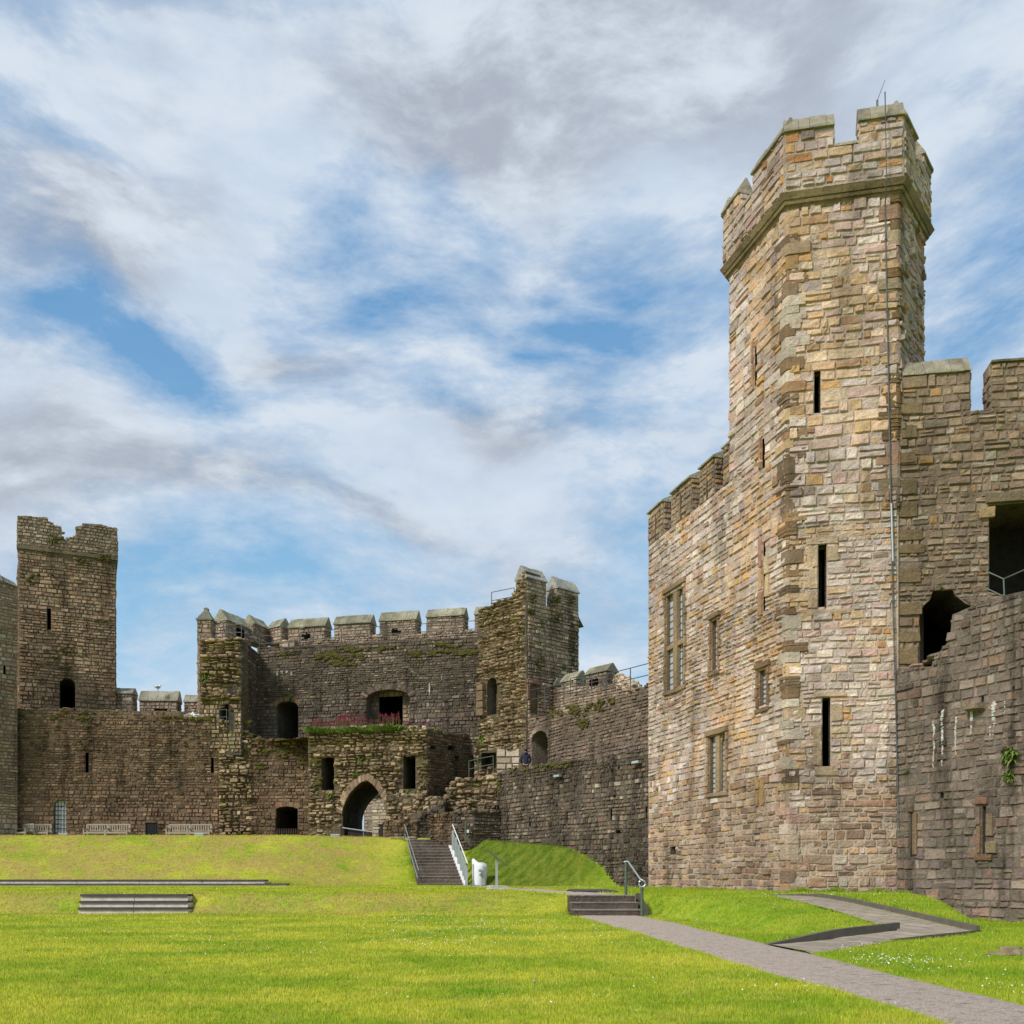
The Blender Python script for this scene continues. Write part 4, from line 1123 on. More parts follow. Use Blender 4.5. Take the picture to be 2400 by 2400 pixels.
def mossy(parent, pts, wv, n, size=(.12, .35), hgt=(.05, .13)):
    mb = MB()
    for i in range(n):
        q = random.random() * (len(pts) - 1); k = int(q); a = Vector(pts[k]).lerp(Vector(pts[min(k + 1, len(pts) - 1)]), q - k) + Vector(wv) * random.random()
        if mnoise.noise((a.x * .8, a.y * .8, 5)) < -.05: continue
        lump(mb, a, random.uniform(*size), random.uniform(*size) * .7, random.uniform(*hgt), (.1, .1, .1))
    if mb.v: mb.build('moss', 'moss', parent)['kind'] = 'stuff'
def facemoss(parent, P, boxes, name='moss'):
    """moss cushions clinging to a wall face; boxes = (x0,y0,x1,y1,count)"""
    for x0, y0, x1, y1, n in boxes:
        mb = MB()
        for _ in range(int(n * 2.6)):
            x, y = random.uniform(x0, x1), y0 + (y1 - y0) * random.random() ** 1.3
            u, v = P.px(x, y)
            if mnoise.noise((u * 1.3, v * 2.2, 4)) + mnoise.noise((u * 4, v * 5, 4)) * .6 < -.02: continue
            q = P.p(u, v, random.uniform(.03, .08)); s = random.uniform(.035, .12)
            lump(mb, q, s * 1.5, .06, s * .8, (.1, .1, .1), rot=math.atan2(P.d.y, P.d.x))
        if mb.v: mb.build(name, 'moss', parent)['kind'] = 'stuff'

# ---------------- left curtain wall behind the benches
PLw = Panel(at(25, 58.0), at(592, 59.6))
LW = thing('curtain_wall', 'long brown curtain wall behind the benches on the left', 'castle wall', (*at(300, 58.8), 3.3))
topL_ = rag([(25, 1662), (180, 1662), (300, 1670), (400, 1678), (520, 1689), (548, 1700), (575, 1716), (592, 1724)], 5, 2.5)
ol, tf, ua, ub = body(PLw, topL_, 2.6)
hs = [PLw.rect(200.5, 1764, 208, 1811), PLw.rect(495, 1776, 501, 1811), PLw.arch(127, 1876, 156, 1966, .8), PLw.rect(341, 1928, 369, 1972), PLw.rect(358, 1689, 364, 1695), PLw.rect(535, 1955, 556, 1975)]
mb = MB(); core(mb, PLw, ol, holes=hs, T=2.4, col=MORTAR['brown'])
ur = PLw.px(512, 1800)[0]
def tintL(u, v):
    n = mnoise.noise((u * .45, v * .16, 3)); q = 1.12 - .5 * max(0, n) - (.2 if v > 8.2 + n else 0) + (.12 if v < 5.5 else 0); return q
masonry(mb, PLw, ua, ur, 2.8, 12, holes=hs, pal='brown', ch=(.20, .34), cw=(.26, .62), depth=(0, .06), amp=.018, nx=1, ny=1, top=tf, tint=tintL)
rubble(mb, PLw, ur, ub, 2.8, 12, top=tf, pal='ruin', amp=.34, ledge=1.15, holes=hs)
mb.build('wall', 'brown_stone', LW)
for h_, n_ in zip(hs, ('arrow_slit', 'arrow_slit', None, None, 'putlog_hole', 'drain_hole')):
    if n_: liner(n_, PLw, h_, .9, LW, 'brown_stone')
o = liner('window', PLw, hs[2], .45, LW, 'brown_stone', cap=False)
mb = MB(); flat, tr = tess([hs[2]]); mb.add([PLw.p(u, v, -.20) for u, v in flat], tr); mb.build('pane', 'white_pane', o)
(a, vb), (b, _), (_, vt), _q = PLw.rect(127, 1876, 156, 1966)
mb = MB()
for i in range(5):
    u = a + (b - a) * i / 4; mb.tube([PLw.p(u, vb, -.12), PLw.p(u, vt - (.35 if i in (0, 4) else .05), -.12)], .022, 5)
v = vb + .1
while v < vt - .3: mb.tube([PLw.p(a, v, -.12), PLw.p(b, v, -.12)], .022, 5); v += .27
mb.build('iron_grille', 'black', o)
o = liner('hatch', PLw, hs[3], .3, LW, 'brown_stone', cap=False)
(a, vb), (b, _), (_, vt), _q = PLw.rect(341, 1928, 369, 1972); mb = MB(); bx(mb, PLw, a + .02, b - .02, vb, vt - .02, -.14, -.06, (.02,) * 3)
for k in range(5): bx(mb, PLw, a + .06 + k * (b - a) / 5.2, a + .10 + k * (b - a) / 5.2, vb, vt - .05, -.06, -.045, (.02,) * 3)
mb.build('door_panel', 'black', o)
tpw = [PLw.p(u, v, -.2) for u, v in [PLw.px(*q) for q in topL_]]
mb = MB(); capping(mb, tpw, (0.05, 1.9, 0), pal='brownlight', hgt=(.05, .16), size=(.25, .5)); mb.build('top_stones', 'ruin_stone', LW)
mossy(LW, tpw, (0, 1.5, 0.05), 260); facemoss(LW, PLw, [(120, 1668, 220, 1690, 25), (380, 1680, 500, 1692, 60), (512, 1690, 592, 1800, 60), (205, 1700, 212, 1760, 6)])

# ---------------- far left grey tower edge
PFl = Panel(at(-160, 54.0), at(41, 57.6))
FT = thing('corner_tower', 'pale grey tower cut off by the left edge of the picture', 'castle tower', (*at(0, 57), 3.3))
ol, tf, ua, ub = body(PFl, [(-160, 1318), (0, 1360), (41, 1376)], 2.4, u1=PFl.L)
sh = PFl.rect(8, 1556, 13, 1582)
mb = MB(); core(mb, PFl, ol, holes=[sh], T=3, col=MORTAR['grey'])
masonry(mb, PFl, ua, ub, 2.6, 21, holes=[sh], pal='grey', ch=(.2, .36), cw=(.26, .62), depth=(0, .07), amp=.02, nx=2, top=tf)
mb.build('wall', 'brown_stone', FT); liner('arrow_slit', PFl, sh, .8, FT, 'brown_stone')
mb = MB()
for x0, x1, y0, y1 in ((-80, 6, 1322, 1338), (8, 41, 1345, 1362)):
    (a, va), (b, vb) = PFl.px(x0, y0), PFl.px(x1, y1)
    z0 = tf((a + b) / 2) - .05
    for k in range(5):
        aa, bb = a + (b - a) * k / 5, a + (b - a) * (k + 1) / 5
        z_a = np.interp(aa, [a, b], [va, vb]); z_b = np.interp(bb, [a, b], [va, vb])
        mb.add([PFl.p(aa, tf(aa) - .02, .1), PFl.p(bb - .01, tf(bb) - .02, .1), PFl.p(bb - .01, z_b, -.4), PFl.p(aa, z_a, -.4), PFl.p(bb - .01, tf(bb) - .02, -.95), PFl.p(aa, tf(aa) - .02, -.95)], [(0, 1, 2, 3), (3, 2, 4, 5), (0, 3, 5), (1, 4, 2)], jit(.8, 1.1, (0.42, .40, .34)))
mb.build('coping', 'cap_stone', FT)

# ---------------- square tower on the left
PT = Panel(at(45, 61.0), at(271, 63.3)); 
ST = thing('square_tower', 'square brown tower with a broken battlement, far left', 'castle tower', (*at(160, 62), 3.3))
sl1 = PT.rect(110.5, 1426, 119.5, 1476); dr = PT.arch(140, 1590, 176, 1668, .7)
zt_ = PT.px(160, 1304)[1]
mb = MB(); core(mb, PT, [(0.003, 5), (PT.L - .003, 5), (PT.L - .003, zt_), (0.003, zt_)], holes=[sl1, dr], T=.6, col=MORTAR['brownlight'])
tq = lambda u, v: 1.18 + .3 * mnoise.noise((u * .4, v * .2, 8))
masonry(mb, PT, 0, PT.L, 9.5, zt_, holes=[sl1, dr], pal='brownlight', ch=(.2, .36), cw=(.26, .7), depth=(0, .06), amp=.018, nx=1, tint=tq)
mb.build('wall', 'brown_stone', ST)
liner('arrow_slit', PT, sl1, .9, ST, 'brown_stone'); liner('doorway', PT, dr, 3.2, ST, 'brown_stone', (.2, .17, .12))
PTl = Panel(at(41.5, 65.5), at(45, 61.0)); bk = PT.n * -6
PTr = Panel(at(271, 63.3), tuple(Vector(at(271, 63.3)) - PT.n * 5.5)); 
mb = MB()
for P in (PTl, PTr):
    core(mb, P, [(0.003, 5), (P.L - .003, 5), (P.L - .003, zt_), (0.003, zt_)], T=.6, col=MORTAR['grey']); masonry(mb, P, 0, P.L, 10, zt_, pal='brownlight', ch=(.24, .4), cw=(.3, .7))
mb.build('side_wall', 'brown_stone', ST)
sq_ = [tuple(Vector(at(45, 61.0)) - PT.n * 5.5), at(45, 61.0), at(271, 63.3), tuple(Vector(at(271, 63.3)) - PT.n * 5.5)]
mb = MB()
for za, zb, d in ((zt_ - .06, zt_ + .1, .05), (zt_ + .1, zt_ + .32, .14)):
    a = offset_poly(sq_, d); mb.add([(p[0], p[1], za) for p in a] + [(p[0], p[1], zb) for p in a], [(0, 1, 5, 4), (1, 2, 6, 5), (2, 3, 7, 6), (3, 0, 4, 7), (0, 1, 2, 3), (4, 5, 6, 7)], lin((128, 112, 90)))
mb.build('string_course', 'brown_stone', ST)
aq = offset_poly(sq_, .1); PH = Panel(aq[1], aq[2]); PHl = Panel(aq[0], aq[1]); PHr = Panel(aq[2], aq[3]); PHb = Panel(aq[3], aq[0])
prof = [(43, 1209), (112, 1213), (113, 1228), (122, 1230), (144, 1234), (144.5, 1268), (160, 1268), (161, 1258), (177, 1260), (177.5, 1234), (192, 1232), (193, 1226), (235, 1229), (273, 1240)]
tp = [PH.px(*q) for q in prof]; tp[0] = (0.003, tp[0][1]); tp[-1] = (PH.L - .003, tp[-1][1])
for i in range(1, len(tp)):
    if tp[i][0] <= tp[i - 1][0]: tp[i] = (tp[i - 1][0] + .01, tp[i][1])
mb = MB(); core(mb, PH, [(0.003, zt_ + .32), (PH.L - .003, zt_ + .32)] + tp[::-1], T=.7, col=MORTAR['grey'])
masonry(mb, PH, 0, PH.L, zt_ + .34, 26, pal='grey', ch=(.2, .3), cw=(.22, .5), depth=(0, .07), amp=.02, nx=2, top=polyf(tp), tint=lambda u, v: .95)
for P in (PHl, PHr):
    core(mb, P, [(0.003, zt_ + .32), (P.L - .003, zt_ + .32), (P.L - .003, tp[0][1] - .3), (0.003, tp[0][1] - .3)], T=.6, col=MORTAR['grey'])
    masonry(mb, P, 0, P.L, zt_ + .34, tp[0][1] - .3, pal='grey', ch=(.24, .36), cw=(.3, .6))
capping(mb, [PH.p(u, v, -.15) for u, v in tp if not (2.6 < u < 3.9)], (0.1, .35, 0), pal='pale', hgt=(.05, .12), size=(.25, .5))
mb.build('parapet', 'cap_stone', ST)
facemoss(ST, PT, [(60, 1340, 90, 1370, 12), (110, 1345, 140, 1365, 8), (180, 1308, 230, 1326, 22), (120, 1520, 200, 1545, 14), (140, 1562, 190, 1570, 6), (225, 1430, 245, 1480, 8), (90, 1290, 110, 1302, 5)])
facemoss(ST, PH, [(120, 1262, 150, 1272, 16), (60, 1216, 75, 1230, 6), (235, 1300, 260, 1318, 8)])

# ---------------- low battlement between tower and gatehouse
PC = Panel(at(262, 63.6), at(480, 63.8))
CW = thing('battlement_wall', 'low battlement with gabled merlons between square tower and gatehouse', 'castle wall', (*at(370, 63.7), 8))
zb_ = PC.px(370, 1667)[1]
mb = MB(); core(mb, PC, [(0, 8), (PC.L, 8), (PC.L, zb_), (0, zb_)], T=.8, col=MORTAR['grey']); masonry(mb, PC, 0, PC.L, 10.5, zb_, pal='brownlight'); mb.build('wall', 'brown_stone', CW)
def mpx(P, parent, x0, x1, yr, ye, zb0, slit=None, pal='grey', T=.9, **k):
    xm = (x0 + x1) / 2; a = P.px(x0, ye)[0]; b = P.px(x1, ye)[0]; ve = P.px(xm, ye)[1]; vr = P.px(xm, yr, w=-T / 2)[1]
    return merlon(P, parent, a, b, zb0, ve, T=T, ridge=max(.1, vr - ve), pal=pal, slit=slit, **k)
mpx(PC, CW, 264, 310, 1613, 1626, zb_ - .3)
mpx(PC, CW, 327, 415, 1620, 1643, zb_, slit=PC.rect(362, 1661, 392, 1666))
mpx(PC, CW, 432, 474, 1629, 1646, zb_)

# ---------------- gatehouse back wall with its battlement
GH = thing('gatehouse', 'ruined gatehouse with dark back wall, arched windows and a row of gabled merlons', 'gatehouse', (*at(860, 60), 8))
PB = Panel(at(603, 62.4), at(1128, 59.0))
topB = rag([(603, 1516), (680, 1516), (800, 1508), (900, 1502), (1000, 1497), (1128, 1492)], 4, 1.0)
ol, tfB, ua, ub = body(PB, topB, 8.6)
dB = PB.arch(649, 1644, 699, 1735, .45); wBg = PB.arch(859, 1616, 960, 1735, .38); 
mb = MB(); core(mb, PB, ol, holes=[dB, wBg], T=.8, col=MORTAR['dark'])
tB = lambda u, v: (1.3 if v > 15.0 else 1.16) * (1 - .35 * max(0, mnoise.noise((u * .4, v * .15, 7))))
masonry(mb, PB, ua, ub, 8.8, 17, holes=[dB, wBg], pal='dark', ch=(.18, .32), cw=(.24, .6), depth=(0, .06), amp=.016, nx=1, top=tfB, tint=tB)
# voussoirs over the large opening and the door
def voussoirs(mb, P, hole, th=.32, pal='dark', w=.07, n0=3, cut=3):
    hd = [q for q in hole[2:]]
    for i in range(len(hd) - 1):
        (a, va), (b, vb) = hd[i], hd[i + 1]; L = math.hypot(b - a, vb - va); k = max(1, round(L / .15))
        nx_, ny_ = (vb - va) / L, -(b - a) / L
        for j in range(k):
            p0 = (a + (b - a) * j / k, va + (vb - va) * j / k); p1 = (a + (b - a) * (j + 1) / k, va + (vb - va) * (j + 1) / k)
            t_ = th * random.uniform(.85, 1.15); s = 1 if True else -1
            cu = sum(q[0] for q in hole) / len(hole); cv = hd[0][1] - .6
            def outw(p): d = Vector((p[0] - cu, p[1] - cv)).normalized(); return (p[0] + d.x * t_, p[1] + d.y * t_)
            q0, q1 = outw(p0), outw(p1); col = pick(pal); ww = w + random.uniform(-.02, .02)
            mb.add([P.p(*p0, ww), P.p(*p1, ww), P.p(*q1, ww), P.p(*q0, ww), P.p(*p0, -.02), P.p(*p1, -.02), P.p(*q1, -.02), P.p(*q0, -.02)], [(0, 1, 2, 3), (0, 1, 5, 4), (1, 2, 6, 5), (2, 3, 7, 6), (3, 0, 4, 7)], col)
voussoirs(mb, PB, wBg, .38); voussoirs(mb, PB, dB, .3, pal='brown')
mb.build('wall', 'dark_stone', GH)
liner('doorway', PB, dB, 3.6, GH, 'brown_stone', (.13, .11, .085))
o = liner('window', PB, wBg, .8, GH, 'brown_stone', (.20, .17, .13), cap=False)
inn = PB.rect(889, 1622, 944, 1736, ); inn = [(PB.px(889, 1680, w=-.8)[0], 8.8), (PB.px(944, 1680, w=-.8)[0], 8.8), (PB.px(944, 1680, w=-.8)[0], wBg[2][1] + .25), (PB.px(889, 1680, w=-.8)[0], wBg[2][1] + .25)]
mb = MB(); sh_ = [(u, v) for u, v in wBg]; cuu = sum(q[0] for q in sh_) / len(sh_)
big_ = [(min(q[0] for q in sh_) - .02, 8.7), (max(q[0] for q in sh_) + .02, 8.7), (max(q[0] for q in sh_) + .02, max(q[1] for q in sh_) + .02), (min(q[0] for q in sh_) - .02, max(q[1] for q in sh_) + .02)]
flat, tr = tess([big_, inn]); mb.add([PB.p(u, v, -.8) for u, v in flat], tr, (.2, .17, .13)); masonry(mb, PB, big_[0][0], big_[1][0], 8.8, big_[2][1], holes=[inn], pal='keep', w=-.8, ch=(.25, .4), cw=(.3, .6)); mb.build('inner_wall', 'brown_stone', o)
sltB = [PB.px(931.5, 1700, w=-3.0)[0], PB.px(938.5, 1700, w=-3.0)[0]]; vtB = PB.px(935, 1635, w=-3)[1]
hole3 = [(sltB[0], 9.2), (sltB[1], 9.2), (sltB[1], vtB), (sltB[0], vtB)]
inn2 = [(inn[0][0] - .0, 8.8), (inn[1][0] + .0, 8.8), inn[2], inn[3]]
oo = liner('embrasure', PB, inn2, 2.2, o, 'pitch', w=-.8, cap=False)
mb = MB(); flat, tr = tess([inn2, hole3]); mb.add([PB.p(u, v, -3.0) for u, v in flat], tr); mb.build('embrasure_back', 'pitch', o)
facemoss(GH, PB, [(740, 1535, 850, 1560, 150), (760, 1518, 910, 1535, 60), (960, 1525, 1120, 1535, 110), (955, 1530, 990, 1555, 20), (1010, 1508, 1090, 1518, 30), (880, 1515, 940, 1525, 25), (660, 1530, 700, 1540, 10)])
for x, y0, y1, wd in ((650, 1574, 1583, 5), (662, 1572, 1580, 4), (684, 1573, 1583, 5), (672, 1571, 1577, 8), (1007, 1600, 1630, 4), (1036, 1584, 1596, 2)):
    mb = MB()
    for k in range(5):
        ya, yb = y0 + (y1 - y0) * k / 5, y0 + (y1 - y0) * (k + 1) / 5; ww = wd * random.uniform(.4, 1)
        (a, vb), (b, _), (_, vt), _q = PB.rect(x - ww / 2, ya, x + ww / 2, yb + .6); stone(mb, PB, a, b, a, b, vb, vt, .07, (.6,) * 3, 0, 1, 1, .01, .02, .02)
    mb.build('lime_streak', 'lime', GH)
# return wall on the left of the back wall
PS = Panel(at(566, 59.2), at(604, 62.5)); vS = PS.px(580, 1512)[1]
mb = MB(); core(mb, PS, [(0, 8.6), (PS.L, 8.6), (PS.L, vS - .1), (0, vS + .05)], T=.8, col=MORTAR['dark'])
masonry(mb, PS, 0, PS.L, 8.8, vS, pal='dark', ch=(.18, .3), cw=(.24, .6), tint=lambda u, v: 1.1); mb.build('return_wall', 'dark_stone', GH)
# walk on top
mb = MB(); a0, a1 = Vector(at(603, 62.4)), Vector(at(1128, 59.0)); zz = 15.7
mb.add([(*at(566, 59.2), zz), (*at(604, 62.5), zz), (a1.x, a1.y, zz), (a1.x + .5, a1.y + 3.2, zz), (a0.x - .5, a0.y + 3.2, zz), (*at(490, 62.6), zz), (*at(468, 59.6), zz)], [(0, 1, 2, 3, 4), (0, 4, 5, 6)], lin((120, 105, 90)))
mb.build('wall_walk', 'brown_stone', GH)
# parapet and merlons behind the walk
PM = Panel(tuple(a0 + Vector((1.2, 1.85))), tuple(a1 + Vector((1.3, 2.0))))
zp = PM.px(775, 1497)[1]
mb = MB(); core(mb, PM, [(0, 14), (PM.L, 14), (PM.L, zp), (0, zp)], T=.9, col=MORTAR['grey']); masonry(mb, PM, 0, PM.L, 15.4, zp, pal='grey', ch=(.2, .3), cw=(.25, .6), depth=(0, .08))
capping(mb, [PM.p(0, zp, -.2), PM.p(PM.L, zp, -.2)], (0, .5, 0), pal='pale', hgt=(.05, .2), size=(.3, .6)); mb.build('parapet', 'brown_stone', GH)
for x0, x1, yr, ye, s in ((677, 762, 1450, 1470, (719, 1486, 727, 1520)), (783.5, 868, 1443, 1462, None), (890, 975, 1434, 1455, (931, 1478, 940, 1502)), (1000, 1087, 1427, 1445, None), (1113, 1180, 1421, 1439, None)):
    sl_ = None
    if s: sl_ = PM.rect(*s); sl_ = [(max(u, 0), max(v, zp - .0)) for u, v in sl_]
    b_ = zp - (0.9 if s else 0.02)
    if s:
        sl_ = PM.rect(*s)
        sl_ = [(u, max(v, b_ + .03)) for u, v in sl_]
    o = mpx(PM, GH, x0, x1, yr, ye, b_ if not s else zp, slit=None if not s else [(u, max(v, zp + .02)) for u, v in sl_], pal='grey', T=1.0, capcol=(.36, .34, .25))
    if s:
        # black strip beside the loop, shade of a recess put on as colour
        (a, vb), (b, _), (_, vt), _q = PM.rect(s[0] - 12, s[1] - 5, s[0] + 1, s[3]); mb = MB(); bx(mb, PM, a, b - .01, zp, vt, .03, .045, (.02,) * 3); mb.build('painted_loop_shade', 'pitch', o)
PM1 = Panel(at(531, 61.4), at(589, 63.9)); zq = PM1.px(550, 1500)[1]
mb = MB(); core(mb, PM1, [(0, 14), (PM1.L, 14), (PM1.L, zq), (0, zq)], T=.9, col=MORTAR['grey']); masonry(mb, PM1, 0, PM1.L, 15.6, zq, pal='grey'); mb.build('parapet', 'brown_stone', GH)
ml = merlon(PM1, GH, 0, PM1.L, zq, PM1.px(550, 1462)[1], T=.9, ridge=.75, pal='grey', capcol=(.38, .36, .27))
(a, vb), (b, _), (_, vt), _q = PM1.rect(553, 1474, 570, 1494); mb = MB(); bx(mb, PM1, a, b, vb, vt, .03, .08, (.02,) * 3); mb.build('loop', 'pitch', ml)
PM2a = Panel(at(594, 63.6), at(628, 65.2)); PM2b = Panel(at(628, 65.2), at(659, 64.4))
for P, (ya, yb) in ((PM2a, (1452, 1475)), (PM2b, (1455, 1476))):
    z_ = P.px(620, 1505)[1]; xm = 625; merlon(P, GH, 0, P.L, z_ - .3, P.px(xm, yb)[1], T=.8, ridge=.62, pal='grey', capcol=(.38, .36, .27), over=.0)
PM3 = Panel(at(655, 64.3), at(690, 63.7)); mb = MB(); core(mb, PM3, [(0, 14), (PM3.L, 14), (PM3.L, zp), (0, zp)], T=.8, col=MORTAR['grey']); masonry(mb, PM3, 0, PM3.L, 15.4, zp, pal='grey'); mb.build('parapet', 'brown_stone', GH)

# ---------------- left pier of the gatehouse
PP = Panel(at(468, 59.4), at(566, 59.2))
vP = PP.px(520, 1499)[1]; dP = PP.arch(515, 1650, 548, 1720, .9)
mb = MB(); core(mb, PP, [(0.003, 8.6), (PP.L, 8.6), (PP.L, vP), (0.003, vP)], holes=[dP], T=1.2, col=MORTAR['ruin'])
rubble(mb, PP, .1, PP.L, PP.px(500, 1640)[1], vP, pal='ruin', amp=.42, ledge=.8, size=(.25, .7), hh=(.12, .28))
masonry(mb, PP, 0, PP.L, 8.8, PP.px(500, 1636)[1], holes=[dP], pal='ruin', ch=(.2, .34), cw=(.25, .5), depth=(0, .08), amp=.02)
Pl2 = Panel(at(464, 64), at(468, 59.4)); core(mb, Pl2, [(0, 8.6), (Pl2.L - .003, 8.6), (Pl2.L - .003, vP + .3), (0, vP + .3)], T=1, col=MORTAR['grey']); masonry(mb, Pl2, 0, Pl2.L, 9, vP + .3, pal='grey')
capping(mb, [PP.p(0, vP, -.1), PP.p(PP.L, vP, -.1)], (0, .9, 0), pal='ruin', hgt=(.08, .2)); mb.build('pier', 'ruin_stone', GH)
liner('doorway', PP, dP, 3.5, GH, 'ruin_stone', (.12, .1, .08))
facemoss(GH, PP, [(475, 1500, 566, 1515, 50), (480, 1540, 560, 1560, 20), (470, 1570, 500, 1600, 18), (520, 1630, 566, 1645, 20), (475, 1640, 500, 1650, 12), (540, 1660, 560, 1700, 6)])
# pinnacle
pa = Vector(at(484, 59.9)); mb = MB(); r_ = .43; z0, z1, z2 = vP - .3, PP.px(480, 1452)[1], PP.px(480, 1418)[1]
cs_ = [(pa.x - r_, pa.y - r_), (pa.x + r_, pa.y - r_), (pa.x + r_, pa.y + r_), (pa.x - r_, pa.y + r_)]
for i in range(4):
    P = Panel(cs_[i], cs_[(i + 1) % 4]); core(mb, P, [(0.004, z0), (P.L - .004, z0), (P.L - .004, z1), (.004, z1)], T=.2, col=MORTAR['grey']); masonry(mb, P, 0, P.L, z0, z1, pal='grey', ch=(.28, .4), cw=(.4, .8), depth=(0, .03))
pn = mb.build('pinnacle', 'brown_stone', GH); mb = MB(); o_ = .07
for q0, q1, ra, rb in ((z1, z1 + .1, r_ + .08, r_ + .08), (z1 + .1, z1 + .35, r_ + .02, r_ * .75), (z1 + .35, z2 - .2, r_ * .7, .12), (z2 - .2, z2 - .1, .12, .14), (z2 - .1, z2, .14, .02)):
    vs = [(pa.x + sx * ra, pa.y + sy * ra, q0) for sx, sy in ((-1, -1), (1, -1), (1, 1), (-1, 1))] + [(pa.x + sx * rb, pa.y + sy * rb, q1) for sx, sy in ((-1, -1), (1, -1), (1, 1), (-1, 1))]
    mb.add(vs, [(0, 1, 5, 4), (1, 2, 6, 5), (2, 3, 7, 6), (3, 0, 4, 7), (4, 5, 6, 7), (3, 2, 1, 0)], (.26, .25, .2))
mb.build('spire', 'cap_stone', pn)

# ---------------- recessed wall with the low gate, left of the gate block
PRw = Panel(at(588, 59.6), at(726, 59.4))
topR = rag([(588, 1728), (620, 1735), (726, 1733)], 4, 2)
ol, tf, ua, ub = body(PRw, topR, 2.6)
dR = PRw.arch(647, 1890, 698, 1975, .3)
mb = MB(); core(mb, PRw, ol, holes=[dR], T=2.8, col=MORTAR['brown'])
masonry(mb, PRw, ua, ub, 2.8, PRw.px(650, 1770)[1], holes=[dR], pal='brown', ch=(.2, .36), cw=(.26, .6), depth=(0, .06), tint=lambda u, v: .95)
rubble(mb, PRw, ua, ub, PRw.px(650, 1772)[1], 11, top=tf, pal='brown', amp=.25, ledge=.9)
voussoirs(mb, PRw, dR, .3, pal='brown')
capping(mb, [PRw.p(u, tf(u), -.2) for u in (0, .9, 1.8, 2.7, PRw.L)], (0, 1.6, 0), pal='brown', hgt=(.06, .2)); mb.build('recess_wall', 'brown_stone', GH)
liner('gateway', PRw, dR, 3.4, GH, 'brown_stone', (.1, .08, .06))
facemoss(GH, PRw, [(595, 1733, 722, 1760, 120), (600, 1760, 625, 1830, 30), (650, 1758, 690, 1775, 25), (700, 1775, 722, 1800, 14)])
gt = thing('picket_gate', 'low dark wooden picket gate in the arched doorway left of the gate arch', 'gate', (*at(672, 59.0), 3.3))
(a, vb), (b, _), (_, vt), _q = PRw.rect(646, 1942, 700, 1972)
for k in range(11):
    mb = MB(); u = a + (b - a) * k / 10; bx(mb, PRw, u - .04, u + .04, vb, vt, .12, .15, (.05,) * 3); mb.build('picket', 'dark_wood', gt)
mb = MB(); bx(mb, PRw, a, b, vt - .25, vt - .17, .09, .12, (.05,) * 3); mb.build('cross_rail', 'dark_wood', gt)

# ---------------- gate block
PG = Panel(at(722, 57.2), at(1003, 56.2)); PGr = Panel(at(1003, 56.2), at(1114, 59.6))
topG = rag([(722, 1728), (735, 1714), (800, 1711), (860, 1706), (1003, 1708)], 5, 2)
ol, tf, ua, ub = body(PG, topG, 2.6, u0=0.0, u1=PG.L)
w1_ = PG.rect(753, 1771, 783, 1853); w2_ = PG.rect(945, 1771, 974, 1849)
arc = [PG.px(*q) for q in ((803, 1985), (905, 1985), (905, 1903), (902, 1886), (896, 1870), (886, 1852), (874, 1838), (861, 1829), (848, 1833), (834, 1845), (820, 1862), (810, 1880), (805, 1895), (803, 1908))]
mb = MB(); core(mb, PG, ol, holes=[w1_, w2_], T=.25, col=MORTAR['ruin'], through=[arc])
rubble(mb, PG, 0.05, PG.L, 2.8, 11, top=tf, holes=[w1_, w2_, arc], pal='ruin', amp=.30, ledge=1.0, size=(.2, .6), hh=(.12, .26))
for q_ in ((815, 1880), ):
    pass
voussoirs(mb, PG, arc, .42, pal='brownlight', w=.16)
capping(mb, [PG.p(u, tf(u), 0) for u in np.linspace(0, PG.L, 9)], (0, 1.2, 0), pal='ruin', hgt=(.1, .28)); mb.build('gate_front', 'ruin_stone', GH)
for h_ in (w1_, w2_): liner('window', PG, h_, 3.4, GH, 'ruin_stone', (.13, .11, .08))
ol, tfr, ua, ub = body(PGr, rag([(1003, 1708), (1060, 1718), (1114, 1724)], 4, 2), 4.5, u0=0.004, u1=PGr.L)
hh_ = [PGr.rect(1008, 1748, 1022, 1757), PGr.rect(1050, 1748, 1066, 1759), PGr.rect(1066, 1772, 1078, 1784)]
mb = MB(); core(mb, PGr, ol, holes=hh_, T=1, col=MORTAR['dark']); masonry(mb, PGr, .02, PGr.L, 4.8, 11, holes=hh_, pal='brown', ch=(.18, .32), cw=(.25, .55), top=tfr, tint=lambda u, v: .8, depth=(0, .07)); mb.build('gate_side', 'dark_stone', GH)
for h_ in hh_: liner('beam_socket', PGr, h_, .5, GH, 'dark_stone')
# vaulted passage right through
N = 9; dep = 7.5; mb = MB(); PASS = (0.0, 1.0)
for k in range(N):
    a, b = -dep * k / N, -dep * (k + 1) / N; j = 0.0 if k % 2 else .0
    for i in range(1, len(arc)):
        p, q = arc[i], arc[(i + 1) % len(arc)]
        m_ = max(1, round(math.hypot(p[0] - q[0], p[1] - q[1]) / .45))
        for s in range(m_):
            c0 = (p[0] + (q[0] - p[0]) * s / m_, p[1] + (q[1] - p[1]) * s / m_); c1 = (p[0] + (q[0] - p[0]) * (s + 1) / m_, p[1] + (q[1] - p[1]) * (s + 1) / m_)
            V3 = lambda c, w_: tuple(Vector(PG.p(*c, 0)) + Vector((PASS[0], PASS[1], 0)) * -w_)
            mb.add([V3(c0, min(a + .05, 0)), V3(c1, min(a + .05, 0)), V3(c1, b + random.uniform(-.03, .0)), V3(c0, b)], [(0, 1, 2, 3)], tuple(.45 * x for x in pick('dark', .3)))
mb.build('vaulted_passage', 'ruin_stone', GH)
